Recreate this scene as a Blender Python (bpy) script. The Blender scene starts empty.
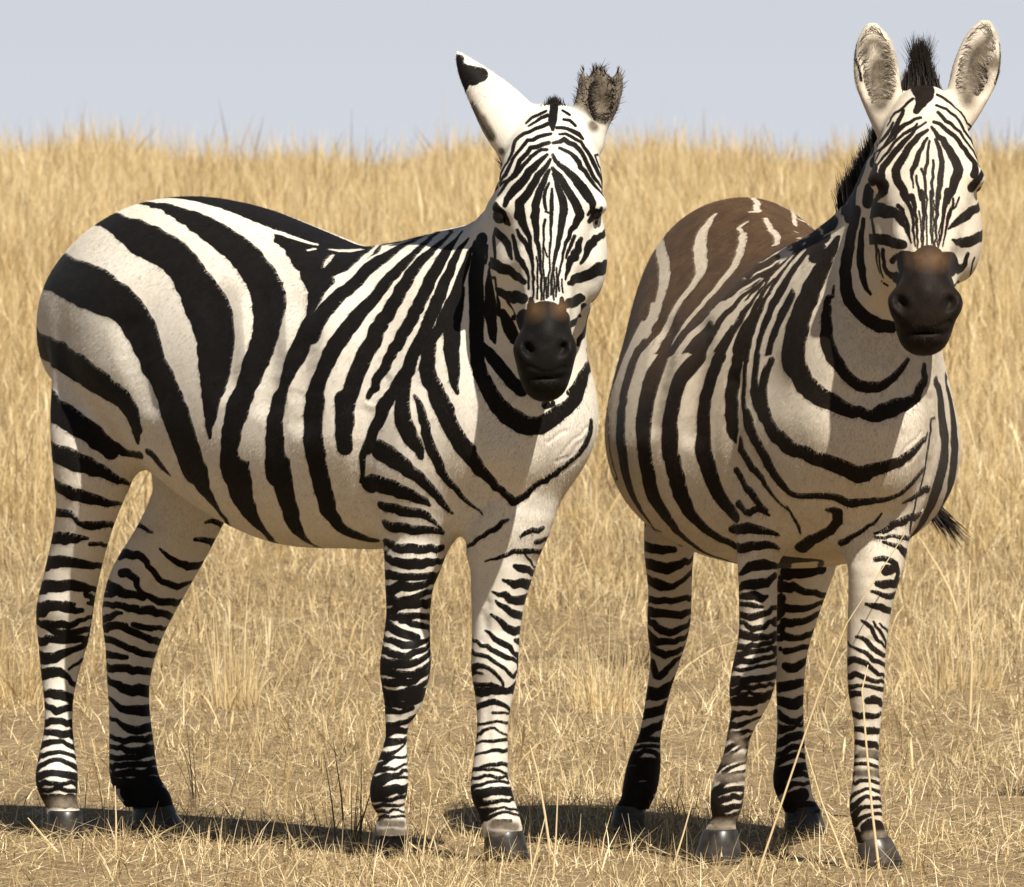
import bpy, math, random
import numpy as np
from mathutils import kdtree, Vector
random.seed(7)
RNG = np.random.default_rng(11)
C = bpy.context.scene.collection
SC = bpy.context.scene

# ------------------------------------------------------------------ camera
cam = bpy.data.cameras.new('camera'); camo = bpy.data.objects.new('camera', cam); C.objects.link(camo)
camo.location = (0, -22, 1.4); camo.rotation_euler = (math.pi/2, 0, 0)
cam.sensor_width = 36; cam.lens = 11000/1024*36; cam.shift_y = -298.5/1024
cam.clip_start = .5; cam.clip_end = 8000
cam.dof.use_dof = True; cam.dof.focus_distance = 21.5; cam.dof.aperture_fstop = 30
SC.camera = camo
# ------------------------------------------------------------------ sky and sun
SUN_DIR = Vector((.36, -.71, 1.)).normalized()      # towards the sun: high, from the right and in front
SUN_EL = math.asin(SUN_DIR.z); SUN_AZ = math.atan2(SUN_DIR.x, SUN_DIR.y)
w = bpy.data.worlds.new('World'); SC.world = w; w.use_nodes = True
nt = w.node_tree; bg = nt.nodes['Background']
sky = nt.nodes.new('ShaderNodeTexSky'); sky.sky_type = 'NISHITA'; sky.sun_disc = False
sky.sun_elevation = SUN_EL; sky.sun_rotation = SUN_AZ; sky.altitude = 1500
sky.air_density = 1.3; sky.dust_density = 2.0; sky.ozone_density = 2.5
hs = nt.nodes.new('ShaderNodeHueSaturation'); hs.inputs['Saturation'].default_value = .8; hs.inputs['Value'].default_value = .65
nt.links.new(sky.outputs[0], hs.inputs['Color'])
mx = nt.nodes.new('ShaderNodeMix'); mx.data_type = 'RGBA'; mx.inputs[0].default_value = 1.
# bright dusty band of air low over the horizon
tcw = nt.nodes.new('ShaderNodeTexCoord'); sx = nt.nodes.new('ShaderNodeSeparateXYZ'); nt.links.new(tcw.outputs['Generated'], sx.inputs[0])
mr = nt.nodes.new('ShaderNodeMapRange'); mr.interpolation_type = 'SMOOTHSTEP'; nt.links.new(sx.outputs['Z'], mr.inputs[0])
for i, v in enumerate((0., .09, 1., 0.)): mr.inputs[i+1].default_value = v
nt.links.new(mr.outputs[0], mx.inputs[0]); mx.inputs[7].default_value = (7.95, 8.35, 9.15, 1)
nt.links.new(hs.outputs[0], mx.inputs[6]); nt.links.new(mx.outputs[2], bg.inputs['Color'])
bg.inputs['Strength'].default_value = .05
sl = bpy.data.lights.new('sun', 'SUN'); sl.energy = 5.0; sl.angle = math.radians(.53); sl.color = (1, .95, .85)
so = bpy.data.objects.new('sun', sl); C.objects.link(so); so.location = (6, -4, 18)
so.rotation_euler = (-SUN_DIR).to_track_quat('-Z', 'Y').to_euler()
SC.view_settings.view_transform = 'Standard'; SC.view_settings.look = 'None'
SC.view_settings.exposure = 0.7; SC.view_settings.gamma = 1; SC.view_settings.use_curve_mapping = False

# ------------------------------------------------------------------ helpers
def tag(o, label=None, cat=None, group=None, kind=None):
    if label: o['label'] = label
    if cat: o['category'] = cat
    if group: o['group'] = group
    if kind: o['kind'] = kind
    return o
def link(name, me, mat=None, parent=None):
    o = bpy.data.objects.new(name, me); C.objects.link(o)
    if mat: me.materials.append(mat)
    if parent: o.parent = parent
    return o
def mesh_np(name, V, F, smooth=True, attrs=None, tris=False):
    me = bpy.data.meshes.new(name); n = F.shape[1]
    me.vertices.add(len(V)); me.vertices.foreach_set('co', np.asarray(V, np.float32).ravel())
    me.loops.add(F.size); me.loops.foreach_set('vertex_index', F.astype(np.int32).ravel())
    me.polygons.add(len(F)); me.polygons.foreach_set('loop_start', np.arange(0, F.size, n, dtype=np.int32))
    me.update(calc_edges=True)
    if smooth: me.polygons.foreach_set('use_smooth', np.ones(len(F), bool))
    for k, a in (attrs or {}).items():
        t = me.attributes.new(k, 'FLOAT', 'POINT'); t.data.foreach_set('value', np.asarray(a, np.float32))
    return me
class NT:
    def __init__(s, name):
        s.m = bpy.data.materials.new(name); s.m.use_nodes = True; s.t = s.m.node_tree
        s.b = s.t.nodes['Principled BSDF']; s.out = s.t.nodes['Material Output']
    def n(s, typ, **kw):
        x = s.t.nodes.new(typ)
        for k, v in kw.items(): setattr(x, k, v)
        return x
    def l(s, a, b): s.t.links.new(a, b)
    def attr(s, name): return s.n('ShaderNodeAttribute', attribute_name=name).outputs['Fac']
    def noise(s, scale, detail=3, rough=.55, vec=None):
        x = s.n('ShaderNodeTexNoise'); x.inputs['Scale'].default_value = scale; x.inputs['Detail'].default_value = detail
        x.inputs['Roughness'].default_value = rough
        if vec is None: vec = s.n('ShaderNodeTexCoord').outputs['Object']
        s.l(vec, x.inputs['Vector']); return x.outputs['Fac']
    def math(s, op, a, b=None, c=None, clamp=False):
        x = s.n('ShaderNodeMath', operation=op, use_clamp=clamp)
        for i, v in enumerate((a, b, c)):
            if v is None: continue
            if isinstance(v, (int, float)): x.inputs[i].default_value = v
            else: s.l(v, x.inputs[i])
        return x.outputs[0]
    def map(s, v, a, b, c=0., d=1.):
        x = s.n('ShaderNodeMapRange'); s.l(v, x.inputs[0])
        for i, q in enumerate((a, b, c, d)): x.inputs[i+1].default_value = q
        return x.outputs[0]
    def mix(s, f, a, b, blend='MIX'):
        x = s.n('ShaderNodeMix', data_type='RGBA', blend_type=blend)
        for i, v in ((0, f), (6, a), (7, b)):
            if isinstance(v, (int, float)): x.inputs[i].default_value = v
            elif isinstance(v, tuple): x.inputs[i].default_value = (*v, 1) if len(v) == 3 else v
            else: s.l(v, x.inputs[i])
        return x.outputs[2]
    def bump(s, h, strength, dist):
        x = s.n('ShaderNodeBump'); x.inputs['Strength'].default_value = strength; x.inputs['Distance'].default_value = dist
        s.l(h, x.inputs['Height']); s.l(x.outputs[0], s.b.inputs['Normal'])

# ------------------------------------------------------------------ terrain
def gz(X, Y):
    t = np.clip((Y-2.)/43., 0, 1); z = 1.10*t*t*(3-2*t)
    z = z - np.clip((Y-46)/400., 0, 1)*6
    z = z + (.045*np.sin(X*2.3+1)+.03*np.sin(X*5.1+2)+.02*np.sin(X*9.7))*np.clip((Y-20)/20, 0, 1)
    return z + .012*np.sin(X*1.7+Y*.6)*np.clip(1-np.abs(Y)/3, .35, 1)*np.clip((np.abs(Y-8)), 0, 1)*0
def axis(r, near, step):
    a = list(np.arange(-near, near+1e-6, step)); x = near; s = step
    while x < r: s *= 1.35; x += s; a.append(x); a.insert(0, -x)
    return np.array(a)
gx = axis(3000, 12, .5); gy = np.concatenate([-axis(3000, 20, .5)[::-1][:0], axis(3000, 70, .5)])
GX, GY = np.meshgrid(gx, gy, indexing='ij'); GZ = gz(GX, GY)
ni, nj = GX.shape; ii, jj = np.meshgrid(np.arange(ni-1), np.arange(nj-1), indexing='ij'); q = (ii*nj+jj).ravel()
m = NT('dry_soil')
tc = m.n('ShaderNodeTexCoord').outputs['Object']
n1 = m.noise(1.3, 4, .6, tc); n2 = m.noise(14, 5, .65, tc); n3 = m.noise(130, 3, .6, tc)
c = m.mix(m.map(n2, .35, .68), (.085, .055, .027), (.27, .18, .085))
c = m.mix(m.map(n3, .45, .7), c, (.36, .26, .13))
c = m.mix(m.map(n1, .52, .72, 0, .55), c, (.07, .046, .024))
m.l(c, m.b.inputs['Base Color']); m.b.inputs['Roughness'].default_value = .95
m.bump(m.math('ADD', n2, m.math('MULTIPLY', n3, .5)), .8, .02)
ground = link('ground', mesh_np('ground', np.stack([GX, GY, GZ], -1).reshape(-1, 3), np.stack([q, q+nj, q+nj+1, q+1], 1)), m.m)
tag(ground, kind='structure')

# ------------------------------------------------------------------ grass
def straw_mat(name, dark, mid, light, trans=.45):
    m = NT(name); t = m.attr('tint')
    c = m.mix(m.map(t, 0, .5), dark, mid); c = m.mix(m.map(t, .5, 1), c, light)
    m.l(c, m.b.inputs['Base Color']); m.b.inputs['Roughness'].default_value = .6
    m.b.inputs['Specular IOR Level'].default_value = .25
    tr = m.n('ShaderNodeBsdfTranslucent'); m.l(c, tr.inputs['Color'])
    ms = m.n('ShaderNodeMixShader'); ms.inputs[0].default_value = trans
    m.l(m.b.outputs[0], ms.inputs[1]); m.l(tr.outputs[0], ms.inputs[2]); m.l(ms.outputs[0], m.out.inputs['Surface'])
    return m.m
STRAW = straw_mat('dry_straw', (.30, .195, .085), (.70, .525, .26), (.93, .79, .51))
STUB = straw_mat('trampled_straw', (.13, .083, .036), (.50, .36, .175), (.92, .77, .49), .25)
WEED = straw_mat('dark_weed', (.03, .022, .014), (.075, .052, .03), (.16, .11, .06), .1)
def blades(X, Y, Z, H, Wd, lean, az, tint, seg=3, curl=.6, head=None):
    """ribbons: base point, height, width, lean (rad), azimuth; returns verts, quads, tint"""
    n = len(X); V = np.zeros((n, seg+1, 2, 3), np.float32)
    face = RNG.uniform(-.9, .9, n)                    # which way the ribbon is turned
    fx, fy = np.cos(face), np.sin(face)
    cx, cy, cz = X.copy(), Y.copy(), Z.copy()
    for k in range(seg+1):
        t = k/seg; wd = Wd*(1-t*.85)
        if head is not None: wd = Wd*np.where(head & (k == seg-1), 1.9, 1-t*.8)
        V[:, k, 0] = np.stack([cx-fx*wd/2, cy-fy*wd/2, cz], 1); V[:, k, 1] = np.stack([cx+fx*wd/2, cy+fy*wd/2, cz], 1)
        a = np.clip(lean*(1+curl*t*1.6), 0, 2.0); s = H/seg
        cx = cx+np.sin(a)*np.cos(az)*s; cy = cy+np.sin(a)*np.sin(az)*s; cz = cz+np.cos(a)*s
        az = az+RNG.normal(0, .12, n)
    b = (np.arange(n)*(seg+1)*2)[:, None]+np.arange(seg)[None]*2
    F = np.stack([b, b+1, b+3, b+2], -1).reshape(-1, 4)
    return V.reshape(-1, 3), F, np.repeat(tint, (seg+1)*2)
def join(parts):
    V = []; F = []; T = []; o = 0
    for v, f, t in parts: V.append(v); F.append(f+o); T.append(t); o += len(v)
    return np.vstack(V), np.vstack(F), np.concatenate(T)
def patch(X, Y, s, ph=0.):
    return (np.sin(X*s+ph+1.3*np.sin(Y*s*.35))*np.sin(Y*s*.42+ph*1.7+.8*np.sin(X*s*.8))+1)/2
def strip(n, y0, y1, pad, p=1.):
    Y = y0+(y1-y0)*RNG.random(n)**p
    hw = .0466*(22+Y)*1.06+pad
    return (RNG.random(n)*2-1)*hw, Y
def beside(n, y0, y1, wide):
    Y = RNG.uniform(y0, y1, n); hw = .0466*(22+Y)*1.06+.4
    return (hw+wide*RNG.random(n)**1.4)*RNG.choice([-1., 1.], n), Y
def tintf(n, X, Y, lo=.02, hi=1.):
    return np.clip(RNG.normal(.5, .31, n)+.22*(patch(X, Y, 2.1, 2.)-.5), lo, hi)
def grow(name, parts, mat):
    V, F, T = join(parts); return tag(link(name, mesh_np(name, V, F, False, {'tint': T}), mat), kind='stuff')
# short trampled stubble round the animals
ps = []
n = 230000; X, Y = strip(n, -5, 14, .35)
k = RNG.random(n) < .12+.9*patch(X, Y, 3.1)*patch(X, Y, 7.7, 1.); X, Y = X[k], Y[k]; n = len(X)
H = RNG.gamma(3, .012, n)*(1+.8*np.clip((Y-3)/9, 0, 1))
ps.append(blades(X, Y, gz(X, Y)-.004, H, RNG.uniform(.0015, .0035, n), RNG.uniform(.1, 1.25, n), RNG.uniform(0, 6.28, n), tintf(n, X, Y), 2))
n = 70000; X, Y = beside(n, -8, 16, 6.)
ps.append(blades(X, Y, gz(X, Y)-.004, RNG.gamma(3, .014, n), RNG.uniform(.002, .004, n), RNG.uniform(.1, 1.2, n), RNG.uniform(0, 6.28, n), tintf(n, X, Y), 2))
grow('short_grass', ps, STUB)
# broken straws lying on the soil
ps = []
n = 120000; X, Y = strip(n, -5, 14, .6); k = RNG.random(n) < .45+.85*patch(X, Y, 2.3, 5.)*patch(X, Y, 5.9, .4)*1.6; X, Y = X[k], Y[k]; n = len(X)
ps.append(blades(X, Y, gz(X, Y)+RNG.uniform(.001, .02, n), RNG.uniform(.03, .16, n), RNG.uniform(.0015, .0035, n), RNG.uniform(1.35, 1.62, n), RNG.uniform(0, 6.28, n), np.clip(RNG.normal(.52, .33, n), 0, 1), 2, .05))
grow('straw_litter', ps, STUB)
# tall dry grass up the slope to the skyline
ps = []
def tall(n, y0, y1, pad, hs, p=1., thr=.0, wid=1.):
    X, Y = strip(n, y0, y1, pad, p)
    den = patch(X, Y, 1.7, .7)*.6+patch(X, Y, 4.3, 3.1)*.4
    k = RNG.random(n) < np.clip(thr+den*1.1, 0, 1); X, Y = X[k], Y[k]; n = len(X)
    ramp = np.clip((Y-5)/18, .2, 1)
    H = hs*ramp*RNG.gamma(9, 1/9., n)*(.75+.5*patch(X, Y, 1.1, 5.))
    wd = RNG.uniform(.0016, .0038, n)*(1+np.clip(Y/60, 0, 1)*.8)*wid
    ps.append(blades(X, Y, gz(X, Y)-.005, H, wd, np.abs(RNG.normal(.22, .3, n)), RNG.uniform(0, 6.28, n), tintf(n, X, Y), 3, .8, RNG.random(n) < .3))
tall(13000, 1., 16, .4, .40, .6, -.25)
tall(120000, 9, 30, .5, .23, .7, -.05, .85)
tall(280000, 24, 52, .5, .18, 1., .3, .85)
tall(70000, 38, 53, .5, .20, 1., .6, .85)
n = 150000; X, Y = beside(n, 7, 53, 11.)
k = RNG.random(n) < np.clip((Y-5)/14, .1, 1); X, Y = X[k], Y[k]; n = len(X)
ps.append(blades(X, Y, gz(X, Y)-.005, .2*np.clip((Y-5)/18, .3, 1)*RNG.gamma(9, 1/9., n), RNG.uniform(.003, .006, n), np.abs(RNG.normal(.22, .3, n)), RNG.uniform(0, 6.28, n), tintf(n, X, Y), 3, .8))
n = 9000; X, Y = strip(n, 26, 50, .5)         # taller stems with seed heads that break the skyline
k = RNG.random(n) < .25+.75*patch(X, Y, 1.4, 4.); X, Y = X[k], Y[k]; n = len(X)
ps.append(blades(X, Y, gz(X, Y), (.2+.3*RNG.random(n)**2), RNG.uniform(.0014, .0026, n), np.abs(RNG.normal(.1, .12, n)), RNG.uniform(0, 6.28, n), np.clip(RNG.normal(.72, .16, n), 0, 1), 4, .5, RNG.random(n) < .8))
grow('tall_dry_grass', ps, STRAW)
# tufts, stalks and weeds one can point at
def tuft(name, x, y, n, h, r, mat, label, cat, group, lean=.3, wd=.003, tint=.65):
    a = RNG.uniform(0, 6.28, n); rr = r*np.sqrt(RNG.random(n))
    X = rr*np.cos(a); Y = rr*np.sin(a)
    v = blades(X, Y, np.full(n, -.005), h*RNG.gamma(8, 1/8., n), RNG.uniform(.6, 1.3, n)*wd, np.abs(RNG.normal(lean*.6, lean*.5, n)), a+RNG.normal(0, .6, n), np.clip(RNG.normal(tint, .17, n), 0, 1), 4, .9)
    o = link(name, mesh_np(name, v[0], v[1], False, {'tint': v[2]}), mat); o.location = (x, y, float(gz(x, y)))
    return tag(o, label, cat, group)
for a in [('grass_tuft', 0.23, 4.886, 150, 0.15, 0.08, 's', "bright golden grass tuft left of the round-bellied zebra's hind leg", 'grass tuft', 'clumps of dry grass', 0.45, 0.003, 0.72), ('grass_tuft', -0.679, 5.051, 90, 0.17, 0.06, 's', 'narrow upright golden tuft under the belly of the side-on zebra', 'grass tuft', 'clumps of dry grass', 0.2, 0.003, 0.7), ('grass_tuft', -1.21, 5.168, 120, 0.17, 0.1, 's', 'brownish grass tuft at the far left edge beside a hind leg', 'grass tuft', 'clumps of dry grass', 0.4, 0.003, 0.42), ('grass_tuft', 1.119, 5.779, 130, 0.15, 0.13, 's', "loose golden tuft right of the round-bellied zebra's front leg", 'grass tuft', 'clumps of dry grass', 0.35, 0.0028, 0.6), ('withered_clump', 0.334, 6.684, 150, 0.07, 0.1, 'w', "low dark withered clump behind the round-bellied zebra's hind leg", 'withered clump', 'low dark withered clumps', 0.8, 0.003, 0.5), ('withered_clump', 1.09, 1.689, 60, 0.035, 0.04, 'w', 'small dark withered clump at the right edge of the ground', 'withered clump', 'low dark withered clumps', 0.9, 0.003, 0.4), ('dry_weed', -0.339, -0.097, 9, 0.17, 0.05, 'w', 'dark leafless weed in the shadow left of the front hooves', 'weed', 'dark dry weeds', 0.22, 0.0055, 0.6), ('dry_weed', -0.65, 1.302, 7, 0.15, 0.05, 'w', 'thin dark weed behind the shadow right of the hind hooves', 'weed', 'dark dry weeds', 0.3, 0.0045, 0.6), ('dry_weed', -2.509, 44.0, 9, 0.26, 0.05, 'w', "dark weed on the skyline above the side-on zebra's rump", 'weed', 'dark weeds on the skyline', 0.2, 0.01, 0.45), ('dry_weed', -0.96, 43.5, 26, 0.33, 0.13, 'w', 'bushy dark weed on the skyline left of the notched white ear', 'weed', 'dark weeds on the skyline', 0.35, 0.01, 0.45), ('dry_weed', -0.756, 43.6, 12, 0.33, 0.05, 'w', 'slim dark weed on the skyline nearest the notched white ear', 'weed', 'dark weeds on the skyline', 0.25, 0.01, 0.45), ('dry_weed', 1.638, 43.6, 18, 0.33, 0.07, 'w', "dark weed on the skyline between the two zebras' heads", 'weed', 'dark weeds on the skyline', 0.3, 0.01, 0.45), ('dry_weed', 2.946, 43.6, 16, 0.33, 0.08, 'w', 'dark weed on the skyline right of the upright-eared head', 'weed', 'dark weeds on the skyline', 0.3, 0.01, 0.45)]: tuft(*a[:6], {'s': STRAW, 'w': WEED}[a[6]], *a[7:])
def stalk(pts, wd, label, mat=STRAW, name='grass_stalk', cat='grass stalk', group='single dry stalks in front of the zebras', tint=.85):
    """a straw: a thin tapering tube through its points"""
    P = np.array(pts, float); base = P[0].copy()
    P = P-base; K = []
    for i in range(len(P)-1):
        for t in np.linspace(0, 1, 5)[:-1]: K.append(P[i]+(P[i+1]-P[i])*t)
    K.append(P[-1]); K = np.array(K); n = len(K); V = []
    for i, p in enumerate(K):
        r = wd/2*(1-.55*i/(n-1))
        for j in range(5): a = j*2*math.pi/5; V.append(p+np.array([math.cos(a)*r, math.sin(a)*r, math.sin(a+.7)*r*.4]))
    F = np.array([[i*5+j, i*5+(j+1) % 5, (i+1)*5+(j+1) % 5, (i+1)*5+j] for i in range(n-1) for j in range(5)])
    o = link(name, mesh_np(name, np.array(V), F, True, {'tint': np.full(len(V), tint)}), mat); o.location = base
    return tag(o, label, cat, group)
for a in [[[[0.0768, -0.3438, -0.004], [0.065, -0.3338, 0.0803], [0.0512, -0.3238, 0.1585], [0.0355, -0.3138, 0.2171]], 0.00591, 'pale straw leaning left beside the front hooves of the side-on zebra'], [[[0.0781, -1.049, -0.004], [0.0838, -1.039, 0.0852], [0.0877, -1.029, 0.1761]], 0.00495, "upright pale straw just right of the side-on zebra's front hooves"], [[[0.0304, -1.1078, -0.004], [0.0475, -1.0978, 0.0604], [0.0627, -1.0878, 0.1206]], 0.00494, "short straw leaning right beneath the side-on zebra's muzzle"], [[[-0.1762, -0.4614, -0.004], [-0.1685, -0.4514, 0.0581], [-0.1587, -0.4414, 0.1222]], 0.0047, 'short straw standing between the two front hooves of the side-on zebra'], [[[0.4706, -0.8727, -0.004], [0.5265, -0.8627, 0.1606], [0.5921, -0.8527, 0.3522], [0.6443, -0.8427, 0.4806], [0.7582, -0.8327, 0.6553]], 0.00576, 'long straw leaning right across the front legs of the round-bellied zebra'], [[[0.7048, -0.9315, -0.004], [0.6898, -0.9215, 0.1257], [0.6787, -0.9115, 0.2555], [0.6713, -0.9015, 0.3547], [0.6831, -0.8915, 0.4021]], 0.00575, 'thin upright straw in front of the right-hand front leg of the round-bellied zebra'], [[[0.6492, -0.8727, -0.004], [0.6207, -0.8627, 0.0741], [0.596, -0.8527, 0.135], [0.5636, -0.8427, 0.244]], 0.00499, 'straw leaning left between the two front legs of the round-bellied zebra'], [[[0.3099, -0.6964, -0.004], [0.3313, -0.6864, 0.0631], [0.3528, -0.6764, 0.138]], 0.00542, 'straw leaning right over the shadow beneath the round-bellied zebra'], [[[0.4099, 6.179, 0.0252], [0.4536, 6.189, 0.07], [0.5178, 6.199, 0.1105], [0.5898, 6.209, 0.1306]], 0.01153, "thick bent straw on the grass behind the round-bellied zebra's legs"], [[[-0.7843, -0.2146, -0.004], [-0.7846, -0.2046, 0.0626], [-0.787, -0.1946, 0.1293]], 0.00495, 'thin straw standing between the hind hooves of the side-on zebra'], [[[-0.8952, -0.2146, -0.004], [-0.9253, -0.2046, 0.0269], [-0.9594, -0.1946, 0.0659]], 0.00495, 'straw leaning left over the nearer hind hoof of the side-on zebra'], [[[1.2485, 8.5179, 0.0642], [1.2156, 8.5279, 0.165], [1.1826, 8.5379, 0.2285], [1.133, 8.5479, 0.3086]], 0.00832, 'straw bent left in the grass right of the round-bellied zebra'], [[[1.1062, 4.5689, 0.0073], [1.1115, 4.5789, 0.1556], [1.1022, 4.5889, 0.3002], [1.1075, 4.5989, 0.3965]], 0.00725, 'tall upright straw at the right edge of the trampled patch']]: stalk(*a)

# ------------------------------------------------------------------ animals: one implicit surface per body
def smin(a,b,k):
    h=np.clip(0.5+0.5*(b-a)/k,0,1)
    return b+(a-b)*h-k*h*(1-h)
def catmull(P,n):
    P=np.asarray(P,float); out=[]
    Q=np.vstack([2*P[0]-P[1],P,2*P[-1]-P[-2]])
    for i in range(1,len(Q)-2):
        for t in np.arange(n)/n:
            a,b,c,d=Q[i-1:i+3]
            out.append(.5*((2*b)+(-a+c)*t+(2*a-5*b+4*c-d)*t*t+(-a+3*b-3*c+d)*t**3))
    out.append(P[-1]); return np.array(out)
class Tube:
    """elliptic tube: rows x,y,z,ra,rb ; u = direction of ra"""
    def __init__(s,rows,u,n=3,k=.03):
        s.rows=rows;s.n=n
        R=catmull(rows,n); s.c=R[:,:3].astype(np.float32); s.r=np.maximum(R[:,3:5],.002).astype(np.float32)
        s.u=np.asarray(u,float); s.k=k
        m=s.r.max()*1.3+k+.03
        s.lo=s.c.min(0)-m; s.hi=s.c.max(0)+m
    def __call__(s,P):
        best=np.full(len(P),9.,np.float32)
        for i in range(len(s.c)-1):
            a=s.c[i];d=s.c[i+1]-a;L=float(np.linalg.norm(d))
            if L<1e-6: continue
            ax=d/L; u=s.u-ax*np.dot(s.u,ax); u/=np.linalg.norm(u); w=np.cross(ax,u)
            q=P-a; h=q@ax.astype(np.float32); t=np.clip(h/L,0,1)
            ra=s.r[i,0]+(s.r[i+1,0]-s.r[i,0])*t; rb=s.r[i,1]+(s.r[i+1,1]-s.r[i,1])*t
            rm=np.minimum(ra,rb); e=(h-t*L)/rm
            dd=(np.sqrt((q@u.astype(np.float32)/ra)**2+(q@w.astype(np.float32)/rb)**2+e*e)-1)*rm
            np.minimum(best,dd,out=best)
        return best
class Ell:
    def __init__(s,c,r,R=None,k=.03):
        s.cc=np.asarray(c,float); s.r=np.asarray(r,np.float32); s.R=np.eye(3) if R is None else np.asarray(R,float); s.k=k
        m=max(r)+k+.03; s.lo=s.cc-m; s.hi=s.cc+m
    def __call__(s,P):
        q=((P-s.cc)@s.R.T).astype(np.float32)/s.r   # R rows = axes
        l=np.sqrt((q*q).sum(1)); g=np.sqrt(((q/s.r)**2).sum(1))+1e-6
        return l*(l-1)/g
class Loft:
    """rows x, ztop, zbot, halfwidth, zwide(0..1 position of the widest level) in local frame; end caps by shrinking rows"""
    def __init__(s,rows,k=.05):
        s.rows=[tuple(r)+(0,2.15)[len(r)-5:] for r in rows]
        R=catmull(s.rows,6); s.R=R; s.k=k
        s.lo=np.array([R[:,0].min()-.1,-R[:,3].max()-.1,R[:,2].min()-.1]); s.hi=np.array([R[:,0].max()+.1,R[:,3].max()+.1,R[:,1].max()+.1])
    def __call__(s,P):
        R=s.R; x=P[:,0]; xc=np.clip(x,R[0,0],R[-1,0]); yc=np.interp(xc,R[:,0],R[:,5])
        zt=np.interp(xc,R[:,0],R[:,1]);zb=np.interp(xc,R[:,0],R[:,2]);a=np.maximum(np.interp(xc,R[:,0],R[:,3]),.004);f=np.interp(xc,R[:,0],R[:,4])
        zc=zb+(zt-zb)*f; dz=P[:,2]-zc
        b=np.maximum(np.where(dz>0,zt-zc,zc-zb),.004)
        n=np.where(dz>0,np.interp(xc,R[:,0],R[:,6]),2.15)
        e=(np.abs((P[:,1]-yc)/a)**n+np.abs(dz/b)**n)**(1/n)
        m=np.minimum(a,b)
        d=(e-1)*m
        ex=np.abs(x-xc)
        return np.where(ex>0,np.sqrt(np.maximum(d,0)**2+ex**2)+np.minimum(d,0)*0,d).astype(np.float32)
def evalsdf(prims,P,base=None):
    d=np.full(len(P),.5,np.float32)
    for op,p in prims:
        m=np.all((P>p.lo)&(P<p.hi),1)
        if not m.any(): continue
        v=p(P[m])
        if op=='+': d[m]=smin(d[m],v,p.k)
        else: d[m]=-smin(-d[m],v,p.k)
    return d
def mesh_sdf(prims,lo,hi,h):
    lo=np.asarray(lo,float);hi=np.asarray(hi,float)
    B=4
    nb=np.ceil((hi-lo)/(h*B)).astype(int)
    n=nb*B
    # coarse at block centres
    g=[lo[i]+(np.arange(nb[i])+.5)*h*B for i in range(3)]
    C=np.stack(np.meshgrid(*g,indexing='ij'),-1).reshape(-1,3).astype(np.float32)
    dc=evalsdf(prims,C)
    act=np.abs(dc)<h*B*1.6
    V=np.repeat(np.repeat(np.repeat(np.where(dc>0,1.,-1.).astype(np.float32).reshape(nb),B,0),B,1),B,2)
    bi=np.argwhere(act.reshape(nb))
    off=np.stack(np.meshgrid(*[np.arange(B)]*3,indexing='ij'),-1).reshape(-1,3)
    I=(bi[:,None,:]*B+off[None]).reshape(-1,3)
    P=(lo+(I+.5)*h).astype(np.float32)
    V[I[:,0],I[:,1],I[:,2]]=evalsdf(prims,P)
    S=V<0
    # surface nets
    cs=np.zeros(n-1,np.uint8)
    for dx in (0,1):
        for dy in (0,1):
            for dz in (0,1):
                cs+=S[dx:n[0]-1+dx,dy:n[1]-1+dy,dz:n[2]-1+dz]
    cell=np.argwhere((cs>0)&(cs<8))
    idx=np.full(n-1,-1,np.int32); idx[cell[:,0],cell[:,1],cell[:,2]]=np.arange(len(cell))
    acc=np.zeros((len(cell),3));cnt=np.zeros(len(cell))
    cor=[np.array(c) for c in [(0,0,0),(1,0,0),(0,1,0),(1,1,0),(0,0,1),(1,0,1),(0,1,1),(1,1,1)]]
    val=[V[cell[:,0]+c[0],cell[:,1]+c[1],cell[:,2]+c[2]] for c in cor]
    for i in range(8):
        for j in range(i+1,8):
            if np.abs(cor[i]-cor[j]).sum()!=1: continue
            a,b=val[i],val[j]; m=(a<0)!=(b<0)
            t=np.where(m,a/np.where(m,a-b,1),0)
            acc+=np.where(m[:,None],cor[i]+(cor[j]-cor[i])*t[:,None],0); cnt+=m
    verts=lo+(cell+.5+acc/cnt[:,None])*h
    faces=[]
    for ax in range(3):
        sl0=[slice(1,n[i]-1) for i in range(3)]; sl0[ax]=slice(0,n[ax]-1)
        sl1=list(sl0); sl1[ax]=slice(1,n[ax])
        A=S[tuple(sl0)];Bb=S[tuple(sl1)]
        for flip,msk in ((0,A&~Bb),(1,~A&Bb)):
            e=np.argwhere(msk); e+=np.array([0 if i==ax else 1 for i in range(3)])
            o1,o2=[i for i in range(3) if i!=ax]
            u=np.zeros(3,int);u[o1]=1;w=np.zeros(3,int);w[o2]=1
            q=[e-u-w,e-w,e,e-u]
            q=np.stack([idx[c[:,0],c[:,1],c[:,2]] for c in q],1)
            if (ax==1)!=(flip==1): q=q[:,::-1]
            faces.append(q)
    f=np.vstack(faces); f=f[(f>=0).all(1)]
    return verts,f


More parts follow.
